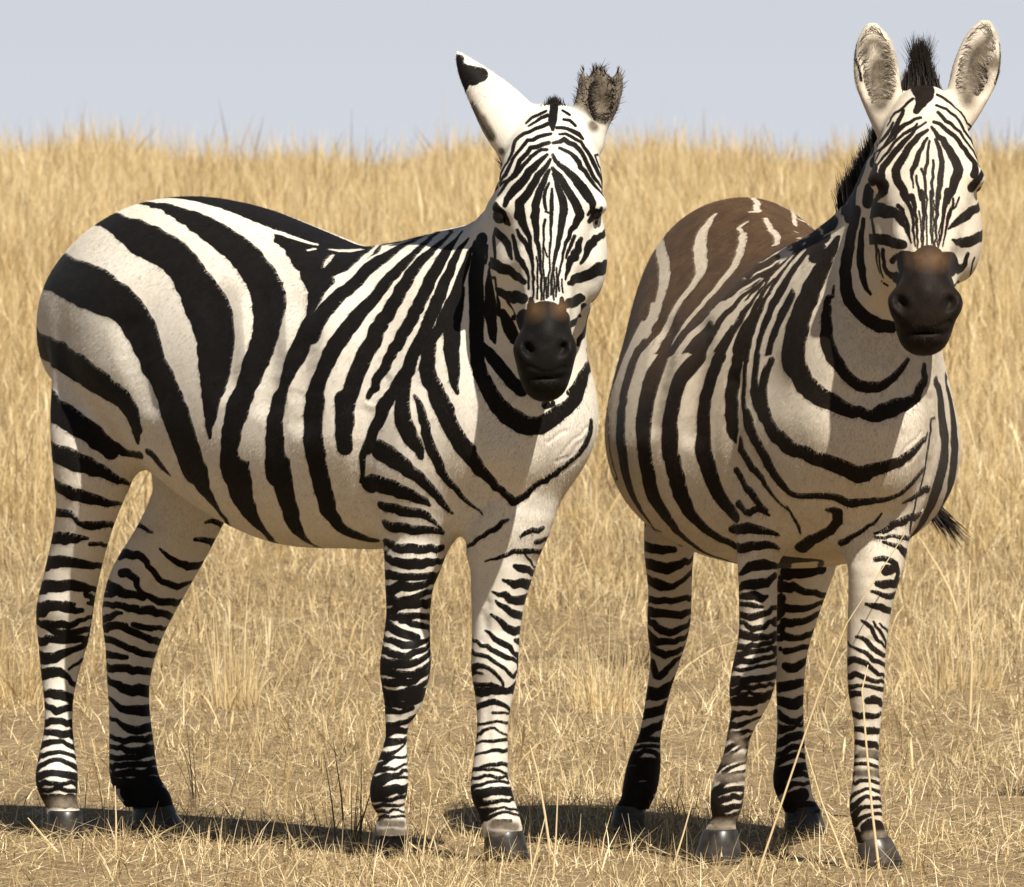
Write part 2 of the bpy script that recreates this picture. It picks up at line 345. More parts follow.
def dist_field(V, A, M, wide=1.):
    A = np.array(A, np.float32); A[:, :3] = A[:, :3]@M; rm = A[:, 3].max()*wide+.014
    m = np.where(np.all((V > A[:, :3].min(0)-rm) & (V < A[:, :3].max(0)+rm), 1))[0]
    if not len(m): return m, None
    P = V[m]; best = np.full(len(m), -9., np.float32); rr = np.full(len(m), 1., np.float32)
    if len(A) == 1: A = np.vstack([A, A+np.float32([1e-4, 0, 0, 0])])
    for i in range(len(A)-1):
        d = A[i+1, :3]-A[i, :3]; t = np.clip((P-A[i, :3])@d/(d@d+1e-12), 0, 1)
        r = A[i, 3]+(A[i+1, 3]-A[i, 3])*t; v = r-np.linalg.norm(P-(A[i, :3]+t[:, None]*d), axis=1)
        k = v > best; best[k] = v[k]; rr[k] = r[k]
    return m, best
def coat(V, N, strokes, vd, legs, fills):
    """stripe field (>0 black), brown field, grey field from the strokes drawn on the hide"""
    kd = kdtree.KDTree(len(V)//3+1)
    for i in range(0, len(V), 3): kd.insert(V[i], i)
    kd.balance()
    def snap(P):
        out = []
        for p in P:
            co, _, d = kd.find(p[:3])
            out.append((*co, p[3]) if d < .05 else (*p[:3], p[3]))
        return np.array(out)
    def dens(P, st=.012):
        P = np.asarray(P, float)
        if len(P) < 2: return P
        d = np.r_[0, np.cumsum(np.linalg.norm(np.diff(P[:, :3], axis=0), axis=1)+1e-6)]
        t = np.linspace(0, d[-1], max(2, int(d[-1]/st)+1)); return np.stack([np.interp(t, d, P[:, k]) for k in range(4)], 1)
    M = (np.eye(3)-.62*np.outer(vd, vd)).astype(np.float32)
    vm = vd*np.array([1, -1, 1]); MM = (np.eye(3)-.62*np.outer(vm, vm)).astype(np.float32)
    f = np.full(len(V), -.02, np.float32); br = np.zeros(len(V), np.float32); gr = np.zeros(len(V), np.float32)
    Wb = (RNG.normal(0, .0003, V.shape)).astype(np.float32); ds = np.zeros(len(V), np.float32); dc = np.zeros(len(V), np.float32)
    VM = V@M+Wb; VMM = V@MM+Wb; far = (N@vd) > .08
    for c_, r_ in fills:
        q = (V-np.array(c_))/np.array(r_); l = np.sqrt((q*q).sum(1)); f = np.maximum(f, ((1-l)*min(r_)).astype(np.float32))
    for ps in (0, 1):
        for tg, kind, e0, e1, A in strokes:
            A = np.array(A, float).reshape(-1, 4)/1e4
            if ps == 0:
                if tg != 'T' or kind in 'gc' or abs(A[:, 1].mean()) < .05 or A[:, 0].mean() > .5: continue
                A = A*np.array([1, -1, 1, 1])
                ch = [snap(dens(A))]; VV, Mx = VMM, MM
            else:
                VV, Mx = VM, M
                if tg[0] == 'L' and kind == 'b':
                    ax = legs[int(tg[1])]; c = np.stack([np.interp(-A[:, 2], -ax[:, 2], ax[:, k]) for k in range(2)], 1)
                    v = A[:, :2]-c; Q = A.copy(); Q[:, :2] = c+v-2*(v@vd[:2])[:, None]*vd[None, :2]
                    if A[:, 2].mean() > .62: ch = [A]
                    elif e0 and e1: ch = [np.vstack([A, Q[::-1], A[:1]])]
                    elif e1: ch = [np.vstack([A, Q[::-1]])]
                    elif e0: ch = [np.vstack([Q[::-1], A])]
                    else: ch = [A, Q]
                    ch = [snap(dens(q)) for q in ch]
                else:
                    pre = [A[0]+np.array([*(vd*.035), 0])] if e0 and kind != 'g' else []
                    post = [A[-1]+np.array([*(vd*.035), 0])] if e1 and kind != 'g' else []
                    ch = [snap(dens(np.vstack(pre+[A]+post)))]
            for q in ch:
                m, v = dist_field(VV, q, Mx, 2.4 if kind in 'cm' else 1.)
                if v is None: continue
                if ps == 0:
                    k = far[m]; m = m[k]; v = v[k]
                if kind in 'cm':
                    r = q[:, 3].mean(); t = np.clip((v+r*1.2)/(2.2*r), 0, 1); t = t*t*(3-2*t)*r*(.30 if kind == 'm' else -.42)
                    if kind == 'm': ds[m] = np.maximum(ds[m], t)
                    else: dc[m] = np.minimum(dc[m], t)
                elif kind == 'b': f[m] = np.maximum(f[m], v)
                elif kind == 'w': f[m] = np.minimum(f[m], -v)
                else:
                    t = br if kind == 'n' else gr; r = q[:, 3].mean()
                    t[m] = np.maximum(t[m], np.clip((v+.002)/(r*(1. if kind == 'n' else .7)), 0, 1))
    return f, br, gr, ds+dc
def hide_mat(name, black, brown, white, dirt):
    m = NT(name); tc = m.n('ShaderNodeTexCoord').outputs['Object']
    s = m.attr('stripe'); bn = m.attr('brown');  gy = m.attr('grey')
    fine = m.noise(420, 2, .6, tc); big = m.noise(5, 4, .6, tc); mid = m.noise(38, 4, .65, tc)
    mp = m.n('ShaderNodeMapping'); mp.inputs['Scale'].default_value = (1, 1, .25); m.l(tc, mp.inputs['Vector'])
    hair = m.noise(520, 3, .7, mp.outputs[0])
    e = m.math('ADD', s, m.math('MULTIPLY', m.math('SUBTRACT', fine, .5), .0022))
    k = m.map(e, -.0009, .0009)
    bn = m.math('MULTIPLY', bn, m.map(m.noise(22, 3, .6, tc), .3, .65, .6, 1))
    wht = m.mix(m.map(big, .38, .72), white, dirt); wht = m.mix(m.map(mid, .5, .8, 0, .45), wht, (dirt[0]*.72, dirt[1]*.68, dirt[2]*.62))
    wht = m.mix(m.map(hair, .35, .75, 0, .35), wht, (dirt[0]*.7, dirt[1]*.66, dirt[2]*.6))
    blk = m.mix(bn, black, brown); blk = m.mix(m.map(mid, .45, .8, 0, .5), blk, (black[0]*1.8+.004, black[1]*1.7+.003, black[2]*1.6+.002))
    blk = m.mix(m.map(hair, .5, .85, 0, .25), blk, (.03, .022, .017))
    wht = m.mix(m.math('MULTIPLY', bn, .30), wht, (.40, .27, .15))
    va = m.attr('hairtone')
    wht = m.mix(m.map(va, 0, 1, 0, .55), m.mix(m.map(va, 0, .5, .3, 0), wht, (white[0]*1.15, white[1]*1.15, white[2]*1.15)), (dirt[0]*.55, dirt[1]*.52, dirt[2]*.47))
    blk = m.mix(m.map(va, .4, 1, 0, .5), blk, (.035, .025, .018))
    c = m.mix(k, wht, blk)
    c = m.mix(m.math('MULTIPLY', gy, .95), c, m.mix(m.map(mid, .35, .7), (.06, .047, .035), (.19, .15, .105)))
    m.l(c, m.b.inputs['Base Color'])
    m.l(m.map(k, 0, 1, .72, .55), m.b.inputs['Roughness']); m.b.inputs['Specular IOR Level'].default_value = .08
    m.b.inputs['Sheen Weight'].default_value = .02; m.b.inputs['Sheen Roughness'].default_value = .5
    m.bump(m.math('ADD', m.math('MULTIPLY', hair, .5), m.math('ADD', m.math('MULTIPLY', mid, .3), m.math('MULTIPLY', k, .15))), .45, .003)
    return m.m
def simple(name, col, rough, spec=.5, var=None, scale=60):
    m = NT(name)
    if var: m.l(m.mix(m.map(m.noise(scale, 4), .35, .7), col, var), m.b.inputs['Base Color'])
    else: m.b.inputs['Base Color'].default_value = (*col, 1)
    m.b.inputs['Roughness'].default_value = rough; m.b.inputs['Specular IOR Level'].default_value = spec
    return m.m
EYE = simple('eye_black', (.006, .004, .003), .12, .35)
HOOF = simple('hoof_horn', (.012, .011, .010), .34, .35, (.065, .053, .042), 30)
MANE = straw_mat('mane_hair', (.008, .006, .005), (.035, .024, .017), (.42, .36, .29), .1)
def strands(name, base, dirs, length, wd, tint, parent, mat=MANE, curl=.25):
    n = len(base); seg = 4; V = np.zeros((n, seg+1, 2, 3), np.float32)
    side = np.cross(dirs, RNG.normal(0, 1, (n, 3))); side /= np.linalg.norm(side, axis=1)[:, None]
    bend = RNG.normal(0, curl, (n, 3)); p = base.copy()
    for k in range(seg+1):
        t = k/seg; w_ = wd*(1-t*.9)
        V[:, k, 0] = p-side*w_/2; V[:, k, 1] = p+side*w_/2
        d = dirs+bend*t; d /= np.linalg.norm(d, axis=1)[:, None]; p = p+d*(length/seg)[:, None]
    b = (np.arange(n)*(seg+1)*2)[:, None]+np.arange(seg)[None]*2
    F = np.stack([b, b+1, b+3, b+2], -1).reshape(-1, 4)
    return link(name, mesh_np(name, V.reshape(-1, 3), F, True, {'tint': np.repeat(tint, (seg+1)*2)}), mat, parent)
def hoof(parent, top, bot, rx, ry, rx2, ry2):
    """horn: narrower at the coronet, rounded toe, flat sole"""
    V = []; n = 28; rows = [(0, .90), (.06, 1.0), (.35, 1.0), (.7, 1.0), (.95, 1.0), (1, .93), (1.0, .01)]
    for t, s in rows:
        for j in range(n):
            a = j*2*math.pi/n
            p = top+(bot-top)*t
            V.append(p+np.array([math.cos(a)*(rx+(rx2-rx)*t)*s, math.sin(a)*(ry+(ry2-ry)*t)*s, 0]))
    V = np.array(V); F = np.array([[i*n+j, i*n+(j+1) % n, (i+1)*n+(j+1) % n, (i+1)*n+j] for i in range(len(rows)-1) for j in range(n)])[:, ::-1]
    return link('hoof', mesh_np('hoof', V, F), HOOF, parent)
def ball(name, c, r, mat, parent):
    n, mm = 20, 12; V = []
    for i in range(mm+1):
        th = math.pi*i/mm
        for j in range(n): a = 2*math.pi*j/n; V.append((c[0]+r*math.sin(th)*math.cos(a), c[1]+r*math.sin(th)*math.sin(a), c[2]+r*math.cos(th)))
    F = np.array([[i*n+j, (i+1)*n+j, (i+1)*n+(j+1) % n, i*n+(j+1) % n] for i in range(mm) for j in range(n)])
    return link(name, mesh_np(name, np.array(V), F), mat, parent)
def refine(V, F, it=5):
    """relax the surface, then one Catmull-Clark step"""
    nv = len(V); E = np.sort(np.stack([F, np.roll(F, -1, 1)], -1).reshape(-1, 2), 1)
    key = E[:, 0].astype(np.int64)*nv+E[:, 1]; uk, inv, cnt = np.unique(key, return_inverse=True, return_counts=True)
    ed = np.stack([uk//nv, uk % nv], 1); val = np.bincount(ed.ravel(), minlength=nv).astype(float)
    def nb(X): return np.stack([np.bincount(ed[:, 0], X[ed[:, 1], c], nv)+np.bincount(ed[:, 1], X[ed[:, 0], c], nv) for c in range(3)], 1)/val[:, None]
    for _ in range(it): V = V*.5+nb(V)*.5
    fp = V[F].mean(1); fe = np.repeat(np.arange(len(F)), 4); ne = len(ed)
    es = np.stack([np.bincount(inv, fp[fe, c], ne) for c in range(3)], 1)
    ep = (V[ed[:, 0]]+V[ed[:, 1]]+es)/(2+cnt)[:, None]
    fv = np.bincount(F.ravel(), minlength=nv).astype(float)
    fa = np.stack([np.bincount(F.ravel(), fp[fe, c], nv) for c in range(3)], 1)/fv[:, None]
    em = (V+nb(V))/2
    v2 = (fa+2*em+(val-3)[:, None]*V)/val[:, None]
    iv = inv.reshape(-1, 4)+nv; fi = np.arange(len(F))+nv+ne
    Q = np.concatenate([np.stack([F[:, i], iv[:, i], fi, iv[:, i-1]], 1) for i in range(4)])
    return np.vstack([v2, ep, fp]), Q
def split(V, F, k):
    """finer faces on the head, where the markings are narrow"""
    H = F[k]; E = np.sort(np.stack([H, np.roll(H, -1, 1)], -1).reshape(-1, 2), 1); nv = len(V)
    uk, inv = np.unique(E[:, 0].astype(np.int64)*nv+E[:, 1], return_inverse=True)
    em = (V[uk//nv]+V[uk % nv])/2; fp = V[H].mean(1); iv = inv.reshape(-1, 4)+nv; fi = np.arange(len(H))+nv+len(uk)
    Q = np.concatenate([np.stack([H[:, i], iv[:, i], fi, iv[:, i-1]], 1) for i in range(4)])
    return np.vstack([V, em, fp]), np.vstack([F[~k], Q])
def fur(body, mat, V, F, N, A, head, n):
    """short hair: one thin triangle each, coloured by the hide it grows from"""
    ar = np.linalg.norm(np.cross(V[F[:, 2]]-V[F[:, 0]], V[F[:, 3]]-V[F[:, 1]]), axis=1)
    i = RNG.choice(len(F), n, p=ar/ar.sum()); u = RNG.random((n, 1)); w_ = RNG.random((n, 1)); Q = F[i]
    def bl(X): return ((X[Q[:, 0]]*(1-u)+X[Q[:, 1]]*u)*(1-w_)+(X[Q[:, 3]]*(1-u)+X[Q[:, 2]]*u)*w_)
    p = bl(V); nn = bl(N); nn /= np.linalg.norm(nn, axis=1)[:, None]
    hd = np.linalg.norm(p-head[:3], axis=1) < head[3]
    g = np.where(hd[:, None], np.array([.1, 0, -1.]), np.array([-.55, 0, -.85]))+RNG.normal(0, .22, (n, 3))
    t = g-nn*(g*nn).sum(1)[:, None]; t /= np.linalg.norm(t, axis=1)[:, None]+1e-6
    L = np.where(hd, .005, np.where(p[:, 2] < .6, .0055, .0085))*RNG.uniform(.6, 1.2, n); lift = RNG.uniform(.08, .42, n)[:, None]
    s = np.cross(nn, t)*(np.where(hd, .0005, .0009)*RNG.uniform(.7, 1.2, n))[:, None]
    b0 = p-nn*.0006
    P = np.stack([b0-s/2, b0+s/2, b0+(t*np.cos(lift)+nn*np.sin(lift))*L[:, None]], 1).reshape(-1, 3)
    at = {k_: np.repeat(bl(a[:, None])[:, 0], 3) for k_, a in A.items()}; at['hairtone'] = np.repeat(RNG.random(n)**1.3, 3)
    return link('fur', mesh_np('fur', P, np.arange(3*n).reshape(-1, 3), False, at), mat, body)
def build_zebra(D, hide, label):
    prims = []; tubes = []
    for op, typ, k, *r in D['prims']:
        if typ == 'T': p = Tube(r[0], r[1], r[2], k); tubes.append(p)
        elif typ == 'E': p = Ell(r[0], r[1], r[2], k)
        else: p = Loft(r[0], k)
        prims.append((op, p))
    V, F = mesh_sdf(prims, D['lo'], D['hi'], .0046)
    V, F = refine(V, F)
    hd = np.array(D['head']); k = (np.linalg.norm(V[F[:, 0]]-hd[:3], axis=1) < hd[3]); V, F = split(V, F, k)
    me = mesh_np('zebra', V, F); me.update()
    n = len(me.vertices); V = np.zeros(n*3, np.float32); me.vertices.foreach_get('co', V); V = V.reshape(-1, 3)
    N = np.zeros(n*3, np.float32); me.vertices.foreach_get('normal', N); N = N.reshape(-1, 3)
    yaw = D['yaw']; vd = np.array([math.sin(yaw), math.cos(yaw), 0.])
    f, br, gr, ds = coat(V, N, D['strokes'], vd, [t.c for t in tubes[1:5]], D['fills'])
    if D['bfill']:
        q = (V-np.array(D['bfill'][0]))/np.array(D['bfill'][1]); br = np.maximum(br, np.clip((1-np.sqrt((q*q).sum(1)))*2.2, 0, 1)).astype(np.float32)
    if D['gfill']:
        q = (V-np.array(D['gfill'][0]))/np.array(D['gfill'][1]); gr = np.maximum(gr, np.clip((1-np.sqrt((q*q).sum(1)))*3, 0, 1)).astype(np.float32)
    V = V+N*ds[:, None]; me.vertices.foreach_set('co', V.astype(np.float32).ravel()); me.update()
    me.vertices.foreach_get('normal', Nb := np.zeros(n*3, np.float32)); N = Nb.reshape(-1, 3)
    for k, a in (('stripe', f), ('brown', br), ('grey', gr)):
        t = me.attributes.new(k, 'FLOAT', 'POINT'); t.data.foreach_set('value', a)
    body = link('zebra', me, hide); body.location = D['O']; body.rotation_euler = (0, 0, yaw)
    tag(body, label, 'zebra', 'plains zebras facing the camera')
    fur(body, hide, V, F, N, {'stripe': f, 'brown': br, 'grey': gr}, np.array(D['head']), 430000)
    kd = kdtree.KDTree(n//6+1)
    for i in range(0, n, 6): kd.insert(V[i], i)
    kd.balance()
    for h in D['hooves']: hoof(body, np.array(h[0]), np.array(h[1]), *h[2:])
    for e in D['eyes']: ball('eye', e[:3], e[3], EYE, body)
    # mane along the crest of the neck
    c = tubes[0].c; n = D['mane'][0]; t = RNG.random(n)*(D['mane'][2]-D['mane'][1])+D['mane'][1]
    ti = np.clip(t, 0, 1)*(len(c)-1); P = np.stack([np.interp(ti, np.arange(len(c)), c[:, k]) for k in range(3)], 1)
    ax = np.stack([np.interp(np.minimum(ti, len(c)-2), np.arange(len(c)-1), np.diff(c, axis=0)[:, k]) for k in range(3)], 1); ax /= np.linalg.norm(ax, axis=1)[:, None]
    bk = np.array(D['mane'][3], float)[None]-ax*(ax@np.array(D['mane'][3], float))[:, None]; bk /= np.linalg.norm(bk, axis=1)[:, None]
    R = np.interp(ti, np.arange(len(c)), tubes[0].r[:, 1]); P = P+bk*R[:, None]*1.0
    P = np.array([kd.find(p)[0] for p in P])-bk*.008+RNG.normal(0, .008, P.shape)
    L = D['mane'][4]*(.55+.45*np.sin(np.clip(t*1.15, 0, 1)*math.pi*.9))*RNG.uniform(.85, 1.04, n)
    band = np.clip(.26+.24*np.sin(t*46), .05, .6)*RNG.uniform(.5, 1.2, n)
    strands('mane', P, bk+ax*.45+RNG.normal(0, .06, P.shape), L, .004, band, body, MANE, .12)
    # forelock
    a, bq, nf, lf, sp, tip = D['forelock']; a = np.array(a); bq = np.array(bq)
    P = a+(bq-a)*RNG.random((nf, 1))+RNG.normal(0, .007, (nf, 3)); mid = (a+bq)/2
    d = np.array(tip)-P; d /= np.linalg.norm(d, axis=1)[:, None]
    edge = 1-.55*np.clip(np.linalg.norm(P-mid, axis=1)/(np.linalg.norm(bq-a)/2+1e-6), 0, 1)
    strands('forelock', P, d+RNG.normal(0, sp, (nf, 3)), lf*edge*RNG.uniform(.8, 1.03, nf), .0032, np.clip(RNG.normal(.18, .12, nf), 0, .5), body)
    # tail: striped dock and black tuft
    T = catmull(np.array(D['tail']), 6); m_ = len(T); V2 = []; st = []
    for i, p in enumerate(T):
        r = .024*(1-.5*i/m_)
        for j in range(10):
            q = j*2*math.pi/10; V2.append(p+np.array([math.cos(q)*r, math.sin(q)*r, 0])); st.append(.02*math.sin(i*2.1))
    F2 = np.array([[i*10+j, i*10+(j+1) % 10, (i+1)*10+(j+1) % 10, (i+1)*10+j] for i in range(m_-1) for j in range(10)])
    tail = link('tail', mesh_np('tail', np.array(V2), F2, True, {'stripe': st, 'brown': np.zeros(len(st)), 'grey': np.zeros(len(st))}), hide, body)
    nt_ = 420; q = RNG.random(nt_)**.6*.35+.65; q = q*(m_-1)
    P = np.stack([np.interp(q, np.arange(m_), T[:, k]) for k in range(3)], 1)+RNG.normal(0, .006, (nt_, 3))
    dr = T[-1]-T[-4]; dr = dr/np.linalg.norm(dr)
    strands('tail_tuft', P, dr[None]+np.array([0, 0, -.35])+RNG.normal(0, .10, (nt_, 3)), RNG.uniform(.05, .12, nt_), .0035, np.clip(RNG.normal(.2, .1, nt_), 0, .4), tail)
    # ear hair
    for e0, e1, n_, fw, tn in D['ears']:
        e0 = np.array(e0); e1 = np.array(e1); r = RNG.random((n_, 1)); up = (e1-e0)/np.linalg.norm(e1-e0); sd = np.cross(up, fw)
        s_ = RNG.choice([-1., 1.], (n_, 1))
        p = e0+(e1-e0)*r+sd*s_*.030*np.sqrt(np.clip(np.sin(np.clip(r*.9+.1, 0, 1)*math.pi), .02, 1))
        p = np.array([kd.find(x)[0] for x in p]); dd = -sd*s_*.8+up*.6+np.array(fw)*.35+RNG.normal(0, .25, (n_, 3))
        strands('ear_hair', p, dd, RNG.uniform(.012, .03, n_), .0016, np.clip(RNG.normal(tn, .22, n_), .02, 1), body)
    for c_, r_, n_ in D['shag']:
        d = RNG.normal(0, 1, (n_, 3)); d /= np.linalg.norm(d, axis=1)[:, None]; q = np.array(c_)+d*np.array(r_)
        q = np.array([kd.find(x)[0] for x in q]); strands('ear_hair', q, d*.5+np.array([0, 0, .8])+RNG.normal(0, .3, (n_, 3)), RNG.uniform(.008, .018, n_), .0016, np.clip(RNG.normal(.35, .3, n_), .02, 1), body)
    return body
DATA = {
1: {
 'prims': [
  ['+','L',0.06,[[-0.67,1.06,0.98,0.03,0.5,0.0,2.15],[-0.64,1.145,0.9,0.11,0.5,0.0,2.15],[-0.55,1.215,0.86,0.172,0.5,0.0,2.15],[-0.42,1.275,0.8,0.22,0.5,0.0,2.15],[-0.28,1.296,0.735,0.25,0.45,0.0,2.15],[-0.107,1.279,0.66,0.275,0.42,0.0,2.15],[0.08,1.235,0.604,0.285,0.42,0.0,2.15],[0.24,1.2,0.6,0.28,0.42,0.0,2.15],[0.4,1.203,0.605,0.25,0.42,0.0,2.15],[0.55,1.212,0.63,0.2,0.42,0.0,2.15],[0.66,1.175,0.68,0.16,0.45,0.0,2.15],[0.73,1.08,0.76,0.11,0.45,0.0,2.15],[0.76,0.98,0.84,0.04,0.5,0.0,2.15]]],
  ['+','T',0.07,[[0.5169,0.0389,0.9572,0.16,0.24],[0.6694,0.0514,1.0573,0.135,0.2],[0.757,0.0478,1.1755,0.115,0.16],[0.823,0.0337,1.3124,0.085,0.125],[0.8499,0.0191,1.4097,0.07,0.09]],[0.2298,0.9109,0.0],3],
  ['+','E',0.07,[0.7202,0.0502,0.8723],[0.15,0.14,0.165],[[0.8604,0.5097,0.0],[-0.5097,0.8604,0.0],[0.0,0.0,1.0]]],
  ['+','T',0.045,[[0.5551,-0.0249,0.8997,0.1001,0.07],[0.5651,-0.0758,0.8028,0.094,0.0752],[0.5614,-0.0803,0.7146,0.0803,0.0723],[0.5446,-0.0693,0.6454,0.0666,0.0666],[0.5396,-0.0754,0.5944,0.0588,0.0588],[0.534,-0.0822,0.5415,0.048,0.048],[0.5321,-0.0845,0.4729,0.0431,0.0431],[0.529,-0.0882,0.3867,0.05,0.05],[0.5278,-0.0898,0.3514,0.0461,0.0461],[0.5259,-0.092,0.3122,0.0372,0.0372],[0.5191,-0.1004,0.2691,0.0245,0.0245],[0.5172,-0.1026,0.2338,0.0216,0.0216],[0.5122,-0.1087,0.177,0.0314,0.0314],[0.5085,-0.1132,0.1417,0.0372,0.0372],[0.5073,-0.1148,0.1162,0.0333,0.0333],[0.5122,-0.1087,0.0927,0.0255,0.0255],[0.5116,-0.1095,0.0613,0.0304,0.0304],[0.511,-0.1102,0.0378,0.0314,0.0314]],[0.6342,0.7732,0.0],3],
  ['+','T',0.035,[[0.7085,0.0675,0.8424,0.1076,0.0753],[0.7115,0.0396,0.7452,0.0977,0.0782],[0.7022,0.0283,0.667,0.087,0.0739],[0.6812,0.0342,0.6175,0.0743,0.0743],[0.6805,0.0334,0.5783,0.0636,0.0636],[0.6756,0.0274,0.5177,0.0538,0.0538],[0.6725,0.0236,0.4512,0.047,0.047],[0.6706,0.0213,0.3768,0.046,0.046],[0.67,0.0206,0.324,0.0372,0.0372],[0.6681,0.0183,0.2653,0.0303,0.0303],[0.6669,0.0168,0.2164,0.0323,0.0323],[0.6644,0.0138,0.1616,0.0362,0.0362],[0.6669,0.0168,0.1323,0.0401,0.0401],[0.6737,0.0251,0.1029,0.0372,0.0372],[0.6799,0.0327,0.0638,0.0391,0.0391],[0.6818,0.0349,0.0403,0.0381,0.0381]],[0.6342,0.7732,0.0],3],
  ['+','T',0.05,[[-0.3749,-0.1023,0.9955,0.1011,0.0506],[-0.3703,-0.144,0.9011,0.1071,0.0589],[-0.3566,-0.1746,0.8251,0.0948,0.0616],[-0.3512,-0.1838,0.7527,0.0827,0.062],[-0.3761,-0.1826,0.6755,0.0646,0.0549],[-0.4103,-0.177,0.6017,0.0566,0.0509],[-0.4477,-0.1753,0.5096,0.0557,0.0557],[-0.4701,-0.1711,0.4541,0.0577,0.0577],[-0.48,-0.1674,0.3969,0.0507,0.0507],[-0.4845,-0.1729,0.326,0.0375,0.0375],[-0.4772,-0.1797,0.2759,0.0304,0.0304],[-0.4698,-0.1865,0.2156,0.0294,0.0294],[-0.4637,-0.1949,0.1453,0.0405,0.0405],[-0.4558,-0.2009,0.1115,0.0425,0.0425],[-0.4426,-0.2006,0.0717,0.0323,0.0323],[-0.4308,-0.202,0.044,0.0344,0.0344],[-0.4215,-0.2064,0.0325,0.0343,0.0343]],[0.6342,0.7732,0.0],3],
  ['+','T',0.03,[[-0.3579,0.0761,0.8819,0.1118,0.067],[-0.412,0.1205,0.7172,0.0897,0.0583],[-0.4474,0.1247,0.6551,0.0796,0.0557],[-0.4932,0.1162,0.5825,0.0777,0.0621],[-0.5541,0.105,0.5033,0.0788,0.0709],[-0.5843,0.0997,0.4431,0.0707,0.0707],[-0.5987,0.0979,0.375,0.0543,0.0543],[-0.6026,0.0931,0.3032,0.0441,0.0441],[-0.5934,0.0886,0.2382,0.042,0.042],[-0.5822,0.0865,0.1547,0.0471,0.0471],[-0.5716,0.0836,0.1102,0.0491,0.0491],[-0.5539,0.0894,0.078,0.046,0.046],[-0.5337,0.0983,0.0541,0.043,0.043],[-0.5291,0.1039,0.0295,0.0419,0.0419]],[0.6342,0.7732,0.0],3],
  ['+','T',0.04,[[0.8846,-0.0095,1.4155,0.064,0.055],[0.9026,-0.027,1.3671,0.09,0.078],[0.9168,-0.0412,1.309,0.1,0.08],[0.9349,-0.0586,1.2395,0.08,0.07],[0.9568,-0.0792,1.1741,0.058,0.055],[0.9748,-0.0966,1.1011,0.046,0.048],[0.989,-0.1108,1.0475,0.046,0.045],[0.9955,-0.1187,1.0014,0.057,0.05],[0.9955,-0.1187,0.9629,0.048,0.044],[0.9917,-0.1155,0.9397,0.03,0.028]],[0.6342,0.7732,0.0],3],
  ['+','T',0.03,[[0.8718,-0.0015,1.3224,0.085,0.07],[0.8809,-0.014,1.2351,0.094,0.085],[0.8989,-0.0315,1.1617,0.09,0.085],[0.917,-0.0489,1.0962,0.068,0.068],[0.9427,-0.0726,1.033,0.05,0.05],[0.9685,-0.0964,0.9757,0.044,0.045],[0.9762,-0.1028,0.9335,0.034,0.024]],[0.6342,0.7732,0.0],3],
  ['+','E',0.04,[0.8329,-0.0725,1.1731],[0.035,0.07,0.075],[[0.6342,0.7732,0.0],[-0.7693,0.631,0.0998],[0.0772,-0.0633,0.995]]],
  ['+','E',0.04,[0.9276,0.0429,1.1731],[0.035,0.07,0.075],[[0.6342,0.7732,0.0],[-0.7693,0.631,0.0998],[0.0772,-0.0633,0.995]]],
  ['+','E',0.028,[0.8821,-0.1229,1.2821],[0.027,0.026,0.012],[[0.6144,0.7492,0.2474],[-0.7732,0.6342,0.0],[-0.1569,-0.1913,0.9689]]],
  ['+','E',0.028,[0.9888,0.0072,1.2859],[0.027,0.026,0.012],[[0.6144,0.7492,-0.2474],[-0.7732,0.6342,0.0],[0.1569,0.1913,0.9689]]],
  ['+','E',0.02,[0.9839,-0.1565,1.0075],[0.021,0.028,0.022],[[0.6342,0.7732,0.0],[-0.7387,0.6058,0.2955],[0.2285,-0.1874,0.9553]]],
  ['+','E',0.02,[1.0303,-0.1,1.0075],[0.021,0.028,0.022],[[0.6342,0.7732,0.0],[-0.7387,0.6058,0.2955],[0.2285,-0.1874,0.9553]]],
  ['-','E',0.008,[1.013,-0.173,1.0062],[0.01,0.026,0.015],[[0.5565,0.6785,0.4794],[-0.8285,0.4963,0.2593],[-0.062,-0.5415,0.8384]]],
  ['-','E',0.008,[1.0532,-0.124,1.0062],[0.01,0.026,0.015],[[0.5565,0.6785,-0.4794],[-0.6488,0.7154,0.2593],[0.519,0.1667,0.8384]]],
  ['-','E',0.012,[1.0325,-0.1492,0.9524],[0.032,0.026,0.0015],[[0.6342,0.7732,0.0],[-0.7732,0.6342,0.0],[0.0,0.0,1.0]]],
  ['+','T',0.012,[[0.8347,-0.0388,1.4019,0.055,0.04],[0.806,-0.058,1.4524,0.056,0.036],[0.7698,-0.0786,1.503,0.041,0.03],[0.7398,-0.0993,1.5458,0.024,0.018],[0.7236,-0.1112,1.575,0.009,0.007],[0.7211,-0.1142,1.5809,0.004,0.004]],[0.2437,0.7701,0.65],3],
  ['+','T',0.012,[[0.8996,0.0561,1.4058,0.042,0.038],[0.9006,0.073,1.4447,0.038,0.032],[0.8977,0.0931,1.4836,0.043,0.03],[0.8949,0.1056,1.5187,0.044,0.028],[0.8961,0.1071,1.5362,0.042,0.022]],[0.4022,0.9634,0.0],3],
  ['-','E',0.01,[0.9282,0.0752,1.4912],[0.03,0.026,0.055],[[0.631,0.7693,0.0998],[-0.7732,0.6342,0.0],[-0.0633,-0.0772,0.995]]],
  ['-','E',0.004,[0.8924,0.1026,1.5634],[0.06,0.07,0.017],[[0.6296,0.7676,-0.1197],[-0.7732,0.6342,0.0],[0.0759,0.0926,0.9928]]],
  ['-','E',0.005,[0.9137,0.1127,1.5458],[0.011,0.05,0.018],[[0.5841,0.7122,0.3894],[-0.7732,0.6342,0.0],[-0.247,-0.3011,0.9211]]],
  ['-','E',0.004,[0.8866,0.0796,1.54],[0.007,0.05,0.012],[[0.6058,0.7387,-0.2955],[-0.7732,0.6342,0.0],[0.1874,0.2285,0.9553]]],
 ],
